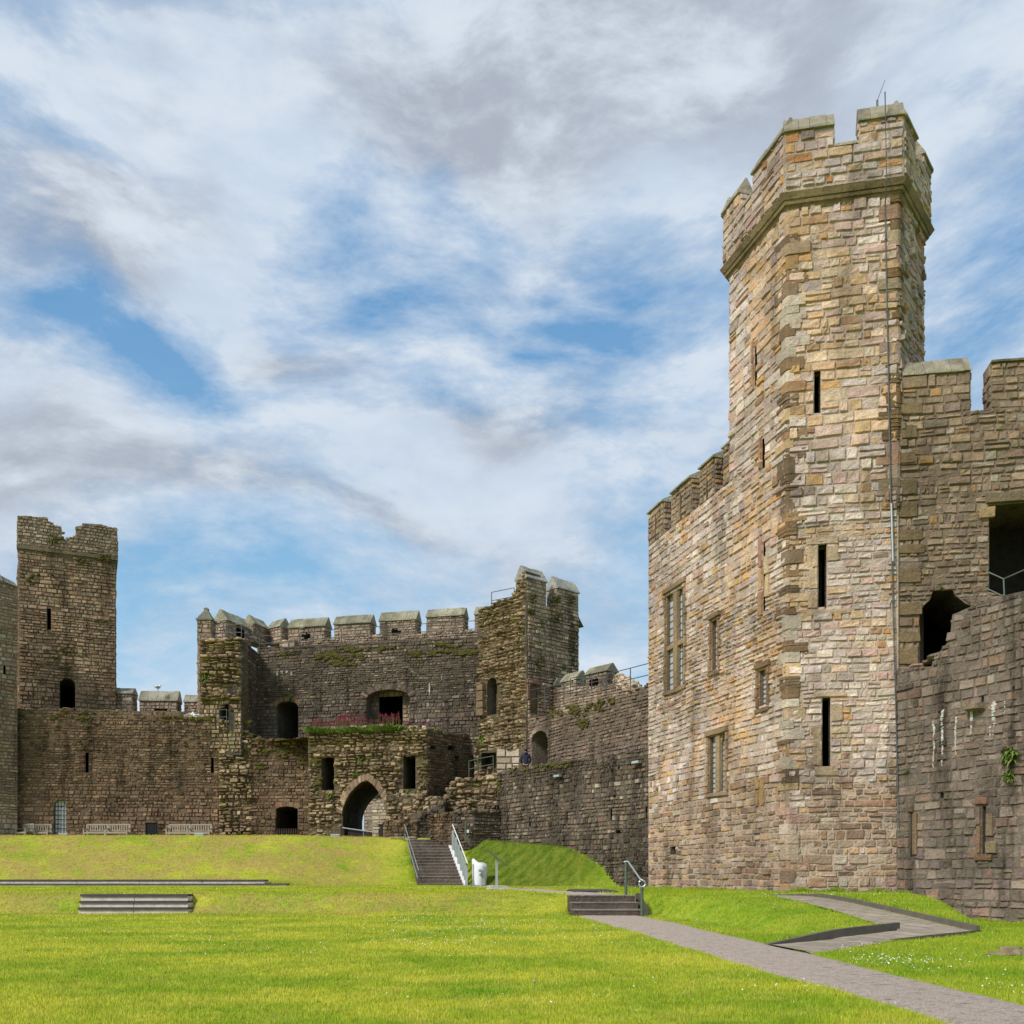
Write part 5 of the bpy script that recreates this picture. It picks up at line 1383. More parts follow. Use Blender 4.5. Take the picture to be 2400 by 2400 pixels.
# deck behind the front, under the plants
mb = MB(); mb.add([(*at(722, 57.4), 9.45), (*at(1003, 56.4), 9.5), (*at(1114, 59.5), 9.5), (*at(1128, 60.5), 9.45), (*at(590, 62.6), 9.45), (*at(590, 60), 9.45)], [(0, 1, 2, 3, 4, 5)], lin((90, 80, 50))); mb.build('upper_floor', 'ruin_stone', GH)
facemoss(GH, PG, [(725, 1712, 1000, 1722, 160), (730, 1730, 780, 1745, 20), (735, 1780, 752, 1850, 24), (790, 1740, 850, 1750, 20), (830, 1800, 880, 1815, 14), (915, 1720, 990, 1735, 25), (760, 1855, 800, 1868, 14), (985, 1770, 1000, 1860, 20)])

# view through the arch: pale outer pier
OP = thing('outer_building', 'pale stone building with a pointed gable seen through the gate arch', 'building', (*at(880, 74), 1))
Po = Panel(at(854, 74), at(925, 74)); ga = [Po.px(x, y) for x, y in ((872, 1995), (925, 1995), (925, 1895), (905, 1888), (894, 1871), (872, 1890))]
mb = MB(); core(mb, Po, ga, T=1.5, col=MORTAR['pale']); masonry(mb, Po, ga[0][0], ga[1][0], 2.5, 8, pal='pale', ch=(.25, .35), cw=(.4, .7), top=polyf([(ga[5][0], ga[5][1]), (ga[4][0], ga[4][1]), (ga[3][0], ga[3][1]), (ga[2][0], ga[2][1])])); mb.build('gable_wall', 'tower_stone', OP)
Po2 = Panel(at(853, 77), at(960, 77)); a_, b_ = Po2.px(854, 1890), Po2.px(862, 1868)
mb = MB(); o2 = [Po2.px(x, y) for x, y in ((853, 1990), (960, 1990), (960, 1866), (862, 1868), (861, 1892), (853, 1893))]; core(mb, Po2, o2, T=1.5, col=MORTAR['pale']); masonry(mb, Po2, o2[0][0], o2[1][0], 2.4, o2[4][1], pal='pale'); masonry(mb, Po2, o2[4][0], o2[1][0], o2[4][1], o2[2][1], pal='pale'); mb.build('rear_wall', 'tower_stone', OP)
mb = MB(); (a, vb), (b, _), (_, vt), _q = Po2.rect(860, 1862, 960, 1867)
bx(mb, Po2, a, b, vt - .12, vt + .05, -.5, .25, (.06,) * 3); mb.build('eave', 'rail_dark', OP)

# ---------------- stair turret with the torn left side
TT = thing('stair_turret', 'tall ruined stair turret with torn left side and two gabled merlons', 'castle tower', (*at(1233, 56), 8))
T1 = Panel(at(1122, 59.0), at(1233, 56.0)); T2 = Panel(at(1233, 56.0), at(1356, 58.9))
t1top = rag([(1122, 1428), (1150, 1420), (1206, 1400), (1210, 1372), (1217, 1350), (1233, 1338)], 3, 2)
ol, tf, ua, ub = body(T1, t1top, 7.4, u0=0.0, u1=T1.L - .003)
wT = T1.arch(1141, 1588, 1165, 1675, 1.0); nt = T1.rect(1112, 1765, 1163, 1802)
mb = MB(); core(mb, T1, ol, holes=[wT], T=1.2, col=MORTAR['ruin'])
rubble(mb, T1, .05, T1.L, T1.px(1180, 1755)[1], 20, top=tf, holes=[wT], pal='ruin', amp=.30, ledge=.9, size=(.18, .55), hh=(.13, .27))
mb.build('torn_wall', 'ruin_stone', TT)
ob = liner('window', T1, wT, 3.0, TT, 'ruin_stone', (.16, .13, .1))
mb = MB()
for y0, y1 in ((1604, 1620), (1620, 1644), (1644, 1660), (1660, 1678)):
    (a, vb), (b, _), (_, vt), _q = T1.rect(1124, y0, 1140, y1); stone(mb, T1, a, b, a, b, vb, vt, .3, lin((132, 112, 88)), .01, 2, 1, .01, 0, .02)
mb.build('dressed_jamb', 'brown_stone', ob)
vt2 = T2.px(1300, 1392)[1] - .1
v17 = 17.2
hT = T2.arch(1242, 1603, 1259, 1672, .9); ol = [(0.003, 7.0), (T2.L, 7.0), (T2.L, v17), (0.003, v17)]
mb = MB(); core(mb, T2, ol, holes=[hT], T=1.2, col=MORTAR['grey']); masonry(mb, T2, .12, T2.L, 9.6, v17, holes=[hT], pal='grey', ch=(.18, .36), cw=(.24, .6), depth=(0, .09), amp=.022, nx=2, tint=lambda u, v: 1.08); mb.build('wall', 'brown_stone', TT)
liner('doorway', T2, hT, 3, TT, 'brown_stone', (.16, .1, .07))
mb = MB()
for y0, y1, x0, x1 in ((1592, 1604, 1234, 1262), (1604, 1640, 1234, 1241)):
    (a, vb), (b, _), (_, vt), _q = T2.rect(x0, y0, x1, y1); stone(mb, T2, a, b, a, b, vb, vt, .1, (.2, .1, .07), .01, 1, 1, .01, 0, .02)
mb.build('red_jamb', 'red_stone', TT)
merlon(T2, TT, .02, T2.px(1280, 1362)[0], v17, 18.55, T=.9, ridge=.8, pal='grey', capcol=(.42, .41, .36), cap=True, ends=(False, True))
merlon(T2, TT, T2.px(1306, 1372)[0], T2.L - .02, v17, 18.45, T=.9, ridge=.8, pal='grey', capcol=(.42, .41, .36))
T3_ = Panel(at(1356, 58.9), tuple(Vector(at(1356, 58.9)) - T2.n * 3)); mb = MB(); core(mb, T3_, [(0, 8), (3, 8), (3, v17), (0, v17)], T=.8, col=MORTAR['grey'])
T4_ = Panel(tuple(Vector(at(1122, 59.0)) + Vector((0.6, 1.2))), at(1122, 59.0)); 
rf = [(*at(1122, 59.0), 15.9), (*at(1233, 56.2), 17.1), (*at(1356, 59.0), 17.1), (4.6, 61.5, 17.1), (-1, 62, 15.9)]
mb.add(rf, [(0, 1, 2, 3, 4)]); mb.build('turret_back', 'brown_stone', TT)
facemoss(TT, T1, [(1125, 1430, 1225, 1460, 50), (1200, 1470, 1218, 1490, 16), (1190, 1540, 1220, 1560, 10), (1128, 1690, 1160, 1720, 24), (1118, 1735, 1140, 1750, 20)])
facemoss(TT, T2, [(1245, 1395, 1254, 1412, 12), (1238, 1430, 1250, 1440, 10), (1290, 1400, 1312, 1412, 14), (1335, 1400, 1350, 1412, 8), (1298, 1440, 1315, 1460, 14), (1335, 1445, 1348, 1452, 6), (1265, 1460, 1275, 1470, 6), (1318, 1560, 1332, 1575, 14), (1340, 1490, 1345, 1560, 8), (1255, 1540, 1290, 1570, 8)])
# foot of the turret: low opening and a patch of light ashlar
PA = Panel(at(1112, 57.4), at(1232, 56.3)); 
ol = [PA.px(x, y) for x, y in ((1112, 1835), (1232, 1840), (1232, 1740), (1160, 1756), (1112, 1764))]; ol = [(max(0.0, min(u, PA.L)), v) for u, v in ol]
hA = PA.rect(1128, 1764, 1163, 1802)
mb = MB(); core(mb, PA, ol, holes=[hA], T=1.2, col=MORTAR['ruin'])
masonry(mb, PA, PA.px(1164, 1780)[0], PA.px(1218, 1780)[0], 6.6, PA.px(1190, 1754)[1], pal='pale', ch=(.3, .42), cw=(.4, .7), depth=(0.02, .05), tint=lambda u, v: .75)
rubble(mb, PA, 0, PA.px(1163, 1780)[0], 6.5, 8.7, pal='ruin', amp=.3, holes=[hA], ledge=.8, top=polyf([(0, PA.px(1112, 1764)[1]), (PA.L, PA.px(1232, 1745)[1])]))
rubble(mb, PA, PA.px(1112, 1755)[0] - .0, PA.px(1215, 1755)[0], PA.px(1160, 1760)[1], PA.px(1160, 1750)[1], pal='ruin', amp=.5, ledge=.8)
mb.build('foot_wall', 'ruin_stone', TT); liner('low_doorway', PA, hA, 3, TT, 'ruin_stone', (.1, .085, .07))

# ---------------- upper curtain wall with the door, right of the turret
P4 = Panel(at(1228, 56.6), at(1535, 45.4))
UW = thing('upper_curtain_wall', 'upper grey-brown wall with an arched door behind the standing person', 'castle wall', (*at(1360, 50), 6.6))
ol, tf4, ua, ub = body(P4, rag([(1228, 1690), (1270, 1682), (1300, 1677), (1360, 1662), (1420, 1643), (1480, 1622), (1535, 1601)], 4, 1.5), 5.5, u0=0, u1=P4.L)
h4_ = P4.arch(1247, 1713, 1284, 1800, .55)
mb = MB(); core(mb, P4, ol, holes=[h4_], T=1.6, col=MORTAR['brownlight'])
masonry(mb, P4, 0, ub, 6.3, 12, holes=[h4_], pal='darkgrey', ch=(.2, .34), cw=(.26, .6), depth=(0, .06), amp=.018, top=tf4, tint=lambda u, v: 1.05)
voussoirs(mb, P4, h4_, .3, pal='darkgrey'); capping(mb, [P4.p(u, tf4(u), -.1) for u in np.linspace(0, P4.L, 14)], (.5, .8, 0), pal='brownlight', hgt=(.05, .12)); mb.build('wall', 'brown_stone', UW)
liner('doorway', P4, h4_, 3.2, UW, 'brown_stone', (.2, .16, .12)); facemoss(UW, P4, [(1330, 1655, 1380, 1678, 40), (1380, 1650, 1420, 1665, 20), (1355, 1685, 1380, 1710, 20), (1290, 1668, 1320, 1680, 10), (1295, 1715, 1305, 1725, 5), (1400, 1640, 1440, 1650, 20)])
P5 = Panel(at(1290, 57.6), at(1480, 52.8)); ol, tf5, ua, ub = body(P5, [(1290, 1612), (1480, 1600)], 9, u0=0, u1=P5.L)
BP = thing('battlement_wall', 'broken battlement with gabled merlons and rubble right of the stair turret', 'castle wall', (*at(1380, 55), 10))
mb = MB(); core(mb, P5, ol, T=.9, col=MORTAR['grey']); masonry(mb, P5, 0, P5.L, 9.5, 14, pal='grey', top=tf5, ch=(.2, .3)); mb.build('wall', 'brown_stone', BP)
z5 = lambda x: tf5(P5.px(x, 1600)[0])
def m5(x0, x1, yr, ye, **k): return mpx(P5, BP, x0, x1, yr, ye, z5((x0 + x1) / 2) - .3, pal='grey', capcol=(.42, .39, .29), **k)
m5(1290, 1301, 1592, 1607, T=.5); m5(1316, 1352, 1579, 1596); m5(1374, 1424, 1562, 1578, T=.8)
mb = MB(); (a, vb), (b, _), (_, vt), _q = P5.rect(1384, 1592, 1403, 1606); bx(mb, P5, a, b, vb, vt, .03, .09, (.02,) * 3); mb.build('loop', 'pitch', BP)
mb = MB()
for k in range(60): 
    x = random.uniform(1436, 1482); y = 1615 - random.random() * (1610 - np.interp(x, [1436, 1450, 1470, 1482], [1578, 1578, 1590, 1604])); u, v = P5.px(x, y); lump(mb, P5.p(u, v, -random.uniform(.1, .7)), .3, .22, .17, pick('pale'))
mb.build('rubble', 'ruin_stone', BP)

# ---------------- lower dark wall in front of the walk
P3 = Panel(at(1165, 54.4), at(1540, 43.0))
WL = thing('curtain_wall', 'dark weathered wall below the standing person, running behind the tower', 'castle wall', (*at(1340, 48), 2.5))
ol, tf3, ua, ub = body(P3, rag([(1165, 1812), (1200, 1803), (1232, 1798), (1285, 1788), (1400, 1776), (1460, 1766), (1540, 1750)], 5, 2), -.2, u0=0, u1=P3.L)
hp = [P3.rect(1240.5, 1913, 1244, 1937), P3.rect(1327.5, 1904, 1331, 1930), P3.rect(1431, 1896, 1435, 1923), P3.rect(1513, 1888, 1517, 1919), P3.rect(1443, 1945, 1456, 1955), P3.rect(1448, 1796, 1453, 1804), P3.rect(1405, 1800, 1409, 1807), P3.rect(1290, 1815, 1294, 1821), P3.rect(1476, 1788, 1480, 1795)]
mb = MB(); core(mb, P3, ol, holes=hp, T=2.0, col=MORTAR['dark'])
t3_ = lambda u, v: (1.0 - .5 * sm(mnoise.noise((u * .8, v * .25, 4)), -.05, .3)) * (1.4 if 3.2 < v < 5.6 else 1.1)
masonry(mb, P3, 0, ub, 0.2, 9, holes=hp, pal='dark', ch=(.2, .36), cw=(.24, .55), depth=(0, .07), amp=.02, top=tf3, tint=lambda u, v: float(t3_(u, v)), nx=2)
mb.build('wall', 'dark_stone', WL)
for i, h_ in enumerate(hp): liner('arrow_slit' if i < 4 else 'putlog_hole', P3, h_, .7, WL, 'dark_stone', (.08, .07, .05))
mb = MB(); capping(mb, [P3.p(u, tf3(u) - .03, -.2) for u in np.linspace(0, P3.L, 16)], (.8, 1.1, 0), pal='dark', hgt=(.05, .14)); mb.build('top_stones', 'brown_stone', WL)
facemoss(WL, P3, [(1195, 1800, 1240, 1815, 20), (1290, 1785, 1340, 1800, 20), (1168, 1820, 1175, 1860, 14), (1260, 1795, 1285, 1808, 10)])
mb = MB(); mb.add([P3.p(0, 6.64, -1.9), P3.p(P3.L, 6.64, -1.9), P4.p(P4.L, 6.64, -.2), P4.p(0, 6.64, -.2), (*at(1100, 57.6), 6.64), (*at(1110, 55.9), 6.64)], [(0, 1, 2, 3), (0, 3, 4, 5)], lin((110, 96, 80))); mb.build('wall_walk', 'brown_stone', WL)
for i, (x, y) in enumerate(((1315, 1819), (1500, 1787))):
    l_ = thing('floodlight', ['small silver floodlight on the dark wall, left of two', 'small silver floodlight on the dark wall against the tower edge'][i], 'floodlight', P3.p(*P3.px(x, y), .1), 'silver floodlights on the dark wall')
    u, v = P3.px(x, y); mb = MB(); bx(mb, P3, u - .26, u + .24, v - .06, v + .06, .12, .30, (.5,) * 3); mb.build('housing', 'steel', l_)
    mb = MB(); bx(mb, P3, u - .05, u + .05, v - .16, v - .02, 0.0, .14, (.3,) * 3); mb.build('bracket', 'rail_dark', l_)
    mb = MB(); bx(mb, P3, u - .2, u + .18, v - .04, v + .04, .302, .31, (.5,) * 3); mb.build('lens', 'pane', l_)

# ---------------- tumbled walls between gate and dark wall
RW = thing('ruined_wall', 'tumbled stepped rubble wall between gate arch and dark curtain wall', 'ruined wall', (*at(1060, 54.5), 3.2))
def rub(name, A, B, top, vb, pal='ruin', T=1.3, amp=.3, m='ruin_stone', ledge=.8, moss_=True, mas=False, tint=None, left=None, **k):
    P = Panel(A, B); ol, tf, ua, ub = body(P, top, vb, u0=0, u1=P.L)
    mb = MB(); core(mb, P, ol, T=T, col=MORTAR[pal if pal in MORTAR else 'brown'])
    if mas: masonry(mb, P, 0, P.L, vb, 12, pal=pal, top=tf, tint=tint, depth=(0, .08), ch=(.2, .34), cw=(.25, .55))
    else: rubble(mb, P, 0, P.L, vb, 12, top=tf, pal=pal, amp=amp, ledge=ledge, **k)
    capping(mb, [P.p(u, tf(u), -.05) for u in np.linspace(0, P.L, 8)], (0, T * .8, 0), pal=pal, hgt=(.08, .22)); mb.build(name, m, RW); return P
rub('rubble_mass', at(1034, 55.9), at(1170, 54.7), [(1034, 1905), (1036, 1875), (1045, 1870), (1047, 1848), (1062, 1843), (1066, 1828), (1110, 1825), (1170, 1816)], 2.8, amp=.4, T=1.6)
Pq = rub('low_wall', at(905, 55.6), at(1045, 55.3), [(905, 1868), (935, 1864), (1000, 1868), (1045, 1875)], 2.8, T=.5, amp=.22)
rub('low_wall', at(976, 55.0), at(1042, 54.7), [(976, 1925), (1000, 1906), (1042, 1880)], 2.8, pal='dark', m='dark_stone', T=1.2, mas=True)
rub('low_wall', at(900, 54.9), at(978, 54.8), [(900, 1930), (930, 1926), (978, 1928)], 2.8, pal='brown', m='brown_stone', T=.6, mas=True)
rub('curved_wall', at(1008, 54.3), at(1060, 53.7), [(1008, 1915), (1060, 1908)], 2.6, pal='brown', m='brown_stone', T=1.0, mas=True)
rub('curved_wall', at(1060, 53.7), at(1110, 53.3), [(1060, 1908), (1075, 1904), (1110, 1903)], 2.6, pal='dark', m='dark_stone', T=1.4, mas=True)
rub('curved_wall', at(1110, 53.3), at(1172, 54.0), [(1110, 1903), (1172, 1904)], 2.2, pal='dark', m='dark_stone', T=1.2, mas=True)
rub('rubble_mass', at(1062, 54.9), at(1170, 54.2), [(1062, 1890), (1090, 1878), (1130, 1880), (1170, 1884)], 2.8, amp=.35, T=1.0)
mb = MB()
for k in range(12): 
    x = 915 + k * 5.2 ; q = wp(x, 1963, zat(1963, 54.5)); lump(mb, q, .07, .07, .06, lin((190, 185, 175)))
mb.build('pale_pebbles', 'cap_stone', RW)
# ================================================================ stairs, rails, benches and small things
# ---- long stair up the bank
def stair(name, label, x0a, x1a, Ya, za, x0b, x1b, Yb, zb, n, m='step_stone', nose=True, cheek=False):
    t0 = thing(name, label, 'stairs', ((x0a + x1a) / 2, Ya, za))
    for i in range(n):
        q0, q1 = i / n, 1.0
        f = lambda a, b, q: a + (b - a) * q
        ya = f(Ya, Yb, q0); z1 = f(za, zb, (i + 1) / n); z0 = f(za, zb, i / n)
        xl, xr = f(x0a, x0b, q0), f(x1a, x1b, q0); yb = f(Ya, Yb, (i + 1) / n) + .12; xl2, xr2 = f(x0a, x0b, (i + 1) / n), f(x1a, x1b, (i + 1) / n)
        mb = MB(); col = jit(.85, 1.15, (.135, .105, .085)); e = .02
        mb.add([(xl, ya, z0 - .25), (xr, ya, z0 - .25), (xr, ya, z1 - .035), (xl, ya, z1 - .035), (xl2, yb, z0 - .25), (xr2, yb, z0 - .25), (xr2, yb, z1 - .035), (xl2, yb, z1 - .035)],
               [(0, 1, 2, 3), (1, 5, 6, 2), (4, 0, 3, 7), (3, 2, 6, 7), (5, 4, 7, 6)], col)
        mb.add([(xl - .01, ya - e, z1 - .035), (xr + .01, ya - e, z1 - .035), (xr + .01, ya - e, z1), (xl - .01, ya - e, z1), (xl2 - .01, yb, z1 - .035), (xr2 + .01, yb, z1 - .035), (xr2 + .01, yb, z1), (xl2 - .01, yb, z1)],
               [(0, 1, 2, 3), (1, 5, 6, 2), (4, 0, 3, 7), (3, 2, 6, 7), (0, 1, 5, 4)], jit(.9, 1.15, (.27, .235, .20)))
        mb.build('step', m, t0)
    return t0
zs0, zs1 = 0.60, 3.22
xa0, xa1 = at(981, 50.0)[0], at(1086, 50.0)[0]; xb0, xb1 = at(956, 54.6)[0], at(1043, 54.6)[0]
stair('long_stairs', 'long dark stone staircase climbing the grass bank', xa0, xa1, 50.0, zs0, xb0, xb1, 54.6, zs1, 15)
s3 = stair('short_stairs', 'three broad dark steps at the end of the gravel path', 1.74, 3.62, 26.88, 0.0, 1.62, 3.50, 28.0, 0.575, 3)
mb = MB(); mb.add([(3.64, 26.8, .02), (3.64, 28.3, .62), (3.8, 28.3, .62), (3.88, 26.8, .02), (3.64, 26.8, -.2), (3.88, 26.8, -.2), (3.64, 28.3, .2), (3.8, 28.3, .2)], [(0, 1, 2, 3), (0, 3, 5, 4), (4, 6, 1, 0), (3, 2, 7, 5)], (.1, .085, .07)); mb.build('cheek', 'step_stone', s3)

# left handrail of the long stair: two tubes
def q3(x, y, Y): return (*at(x, Y), zat(y, Y))
hr = thing('handrail', 'thin grey double handrail on the left side of the long staircase', 'handrail', q3(980, 2070, 49.9), 'handrails of the long staircase')
a_lo, a_hi = q3(981, 2040, 50.0), q3(948, 1932, 54.4); b_lo, b_hi = q3(979, 2058, 50.0), q3(949, 1955, 54.4)
mb = MB(); mb.tube([a_hi, a_lo], .022, 6); mb.build('rail', 'steel', hr); mb = MB(); mb.tube([b_hi, b_lo], .02, 6); mb.build('rail', 'steel', hr)
for q in (0, .5, 1.0):
    p = Vector(a_hi).lerp(Vector(a_lo), q); g = zs1 + (zs0 - zs1) * q; mb = MB(); mb.tube([(p.x, p.y, g - .1), tuple(p)], .025, 6); mb.build('post', 'rail_dark', hr)

# stair lift rail on the right, with its covered platform
sl_ = thing('stair_lift', 'pale stair lift rail with grey posts along the right side of the long staircase', 'stair lift', q3(1095, 2075, 49.9))
lo_b, hi_b = Vector((xa1 + .12, 49.9, zs0 + .06)), Vector((xb1 + .10, 54.7, zs1 + .08))
mb = MB(); d_ = (hi_b - lo_b)
mb.add([tuple(lo_b + Vector((-.1, 0, -.06))), tuple(lo_b + Vector((.08, 0, -.06))), tuple(hi_b + Vector((.08, 0, -.06))), tuple(hi_b + Vector((-.1, 0, -.06))),
        tuple(lo_b + Vector((-.1, 0, .10))), tuple(lo_b + Vector((.08, 0, .10))), tuple(hi_b + Vector((.08, 0, .10))), tuple(hi_b + Vector((-.1, 0, .10)))],
       [(0, 1, 2, 3), (4, 5, 6, 7), (0, 1, 5, 4), (1, 2, 6, 5), (2, 3, 7, 6), (3, 0, 4, 7)]); mb.build('stringer', 'white_paint', sl_)
up_lo, up_hi = lo_b + Vector((.12, -.1, 1.12)), hi_b + Vector((.12, 0, 1.3))
mb = MB(); mb.tube([tuple(up_hi), tuple(up_lo)], .032, 6); mb.build('rail', 'white_paint', sl_)
mb = MB(); mb.tube([tuple(up_hi - Vector((0, 0, .35))), tuple(up_lo - Vector((0, 0, .35)))], .022, 6); mb.build('rail', 'steel', sl_)
for i, q in enumerate((0.0, .07, .15, .26, .40, .55, .70, .84, .97)):
    b0 = lo_b.lerp(hi_b, q); t0_ = up_lo.lerp(up_hi, q); hgt = t0_.z - .08 if i > 1 else t0_.z - .25
    mb = MB(); mb.box((b0.x - .02, b0.y - .05, b0.z - .12), (b0.x + .115, b0.y + .05, hgt)); mb.build('post', 'steel', sl_)
cv = thing('covered_platform', 'white canvas covered lift platform at the foot of the long staircase', 'lift cover', q3(1124, 2077, 49.7))
cx_, cy_ = at(1124, 49.6); mb = MB(); rings = []
for z, hw, hd, ox in ((.02, .28, .2, .02), (.25, .33, .24, .0), (.7, .36, .26, .01), (1.05, .38, .28, .03), (1.22, .34, .26, -.02), (1.30, .22, .2, -.1)):
    rings.append([(cx_ + ox + math.cos(a) * hw * (1 + .16 * math.cos(4 * a + .7)) , cy_ + math.sin(a) * hd, zs0 + z + (.05 * math.cos(a * 2) if z > 1.2 else 0) + (-.10 * math.cos(a) if z > 1 else 0)) for a in [2 * math.pi * k / 20 for k in range(20)]])
vs = [tuple(Vector(p) + Vector((mnoise.noise(Vector(p) * 3) * .05, mnoise.noise(Vector(p) * 4 + Vector((9, 0, 0))) * .06, 0))) for r in rings for p in r]; fs = [(i * 20 + k, i * 20 + (k + 1) % 20, (i + 1) * 20 + (k + 1) % 20, (i + 1) * 20 + k) for i in range(5) for k in range(20)] + [tuple(100 + k for k in range(20))]
mb.add(vs, fs); mb.build('canvas', 'white_cover', cv, True)
mb = MB()
for k in range(6): mb.box((cx_ + .02 + random.uniform(-.08, .08), cy_ - .30, zs0 + .55 + k * .06), (cx_ + .12 + random.uniform(-.05, .08), cy_ - .262, zs0 + .562 + k * .06 + random.uniform(0, .03)))
mb.build('faded_print', 'lead', cv)
mb = MB(); mb.box((cx_ - .25, cy_ - .18, zs0 - .05), (cx_ + .25, cy_ + .18, zs0 + .06)); mb.build('base', 'rail_dark', cv)
mb = MB(); mb.box((cx_ - .36, cy_ - .1, zs0), (cx_ - .30, cy_ + .02, zs0 + 1.15)); mb.build('mast', 'steel', cv)

# ---- information panel on its post
ip = thing('information_panel', 'tilted dark information panel on a post with a stone block foot', 'information panel', q3(1164, 2085, 38.0))
Yp = 38.0; X_ = at(1164, Yp)[0]; zg = float(gz(X_, Yp))
mb = MB(); x0, x1 = at(1141, Yp)[0], at(1188, Yp)[0]; zb0 = zg - .1; zt0 = zat(2075, Yp)
mb.box((x0, Yp - .3, zb0), (x1, Yp + .3, zt0), (.5, .47, .40)); mb.build('stone_base', 'cap_stone', ip)
mb = MB(); mb.box((X_ - .05, Yp - .04, zt0 - .01), (X_ + .05, Yp + .04, zat(2008, Yp))); mb.build('post', 'steel', ip)
pa_, pb_ = Vector(q3(1144, 1992, Yp)), Vector(q3(1190, 2029, Yp)); mb = MB()
dn = Vector((0, 0, -.045)); ww = Vector((0, .42, .0))
vs = [pa_ - ww, pb_ - ww, pb_ + ww, pa_ + ww]; mb.add([tuple(v) for v in vs] + [tuple(v + dn) for v in vs], [(0, 1, 2, 3), (7, 6, 5, 4), (0, 1, 5, 4), (1, 2, 6, 5), (2, 3, 7, 6), (3, 0, 4, 7)]); mb.build('panel', 'rail_dark', ip)

# ---- rail beside the short steps
h2_ = thing('handrail', 'olive green handrail with curled end beside the three broad steps', 'handrail', (3.66, 26.7, 0))
Y1, Y2 = 28.1, 26.65; x1_ = at(1467, Y1)[0]; x2_ = at(1504.5, Y2)[0]
mb = MB(); mb.tube([(x1_, Y1, .4), (x1_, Y1, zat(2022, Y1))], .042, 8); mb.build('post', 'rail_green', h2_)
mb = MB(); mb.tube([(x2_, Y2, -.1), (x2_, Y2, zat(2080, Y2))], .042, 8); mb.tube([(x2_, Y2, zat(2086, Y2)), (x2_, Y2, zat(2082, Y2))], .06, 8); mb.build('post', 'rail_green', h2_)
mb = MB(); zt1 = zat(2019, Y1); cxr, czr, rr_ = x2_ + .005, zat(2071, Y2), .09
pts = [(x1_ - .05, Y1 + .05, zt1 - .01), (x1_ + .06, Y1 - .02, zt1)] + [(cxr - .04, Y2 + .05, czr + rr_ + .03)] + [(cxr + math.sin(a) * rr_, Y2, czr + math.cos(a) * rr_) for a in [0.2 + k * .5 for k in range(12)]]
mb.tube(pts, .024, 6); mb.build('rail', 'steel', h2_)

# ---- grate in the narrow path
gr = thing('drain_grate', 'dark flat drain grate lying in the grass behind the three steps', 'drain grate', (2.4, 33.5, .6))
mb = MB(); X0, X1, Y0, Y1g = 2.1, 3.5, 32.0, 36.0
z_ = float(gz(2.5, 33.5)) + .035
for k in range(15):
    y = Y0 + (Y1g - Y0) * k / 15; mb.box((X0, y, z_), (X1, y + .16, z_ + .03))
mb.build('bars', 'lead', gr)
mb = MB(); mb.box((X0 - .05, Y0 - .05, z_ - .05), (X1 + .05, Y1g, z_ - .004)); mb.build('frame', 'black', gr)

# ---- stone seat terraces in the lawn
def terrace(name, label, rows, group=None):
    t0 = thing(name, label, 'stone terrace', rows[0][:1] + rows[0][2:4] if False else (rows[0][0], rows[0][2], rows[0][3]))
    for (x0, x1, y0, z0, z1, y1) in rows:
        n = max(2, round((x1 - x0) / 1.5)); mb = MB(); lp = MB()
        for k in range(n):
            a, b = x0 + (x1 - x0) * k / n, x0 + (x1 - x0) * (k + 1) / n; j = random.uniform(-.008, .008)
            mb.box((a + .008, y0 + .05 + j, z0 - .2), (b - .008, y1, z1 - .06), (.3,) * 3)
            lp.box((a, y0 + j, z1 - .06), (b - .004, y1 + .02, z1 + random.uniform(-.004, .004)), (.3,) * 3)
        o = mb.build('riser', 'terrace_board', t0); lp.build('tread', 'terrace_lip', t0)
    return t0
terrace('seat_terrace', 'short terrace of three pale risers set in the lawn on the left', [(TER3[0] - .10 * k, TER3[1] - .10 * k, 28.4 + .3 * k, .19 * k, .19 * (k + 1), 28.4 + .3 * (k + 1) + .2) for k in range(3)])
terrace('seat_terrace', 'very long low terrace kerb in two tiers along the foot of the bank', [(-30, TERL[2], 45.8, .60, .78, 46.4), (-30, TERL[1], 46.15, .78, .965, 46.9)])

# ---- benches
def make_bench(L=1.32):
    b = thing('bench', 'x', 'bench', (0, 0, 0), 'weathered wooden benches along the curtain wall')
    for sx in (-1, 1):
        x = sx * (L / 2 - .03)
        mb = MB(); mb.box((x - .035, -.28, 0), (x + .035, -.21, .64)); mb.build('leg', 'teak', b)
        mb = MB(); mb.box((x - .035, .2, 0), (x + .035, .27, .93)); mb.build('leg', 'teak', b)
        mb = MB(); mb.box((x - .045, -.32, .64), (x + .045, .22, .675)); mb.build('armrest', 'teak', b)
    mb = MB()
    for k in range(5): mb.box((-L / 2 + .01, -.26 + k * .095, .42), (L / 2 - .01, -.185 + k * .095, .445))
    mb.box((-L / 2 + .01, -.285, .35), (L / 2 - .01, -.262, .43)); mb.build('seat', 'teak', b)
    mb = MB(); mb.box((-L / 2 + .04, .205, .87), (L / 2 - .04, .26, .95)); mb.box((-L / 2 + .04, .21, .50), (L / 2 - .04, .255, .55))
    n = 9
    for k in range(n):
        x = -L / 2 + .10 + (L - .2) * k / (n - 1); mb.box((x - .028, .22, .55), (x + .028, .245, .87))
    mb.build('backrest', 'teak', b)
    return b
bench0 = make_bench()
spots = [(58, 57.2, -38, 'angled wooden bench in the corner by the left edge tower'), (91, 57.4, 0, 'wooden bench just right of the angled corner bench'),
         (225, 57.3, 0, 'wooden bench just right of the barred window'), (276.5, 57.3, 0, 'wooden bench left of the black hatch'),
         (418, 57.5, -1, 'wooden bench right of the black hatch'), (468.5, 57.5, 0, 'rightmost wooden bench, beside the torn rubble wall')]
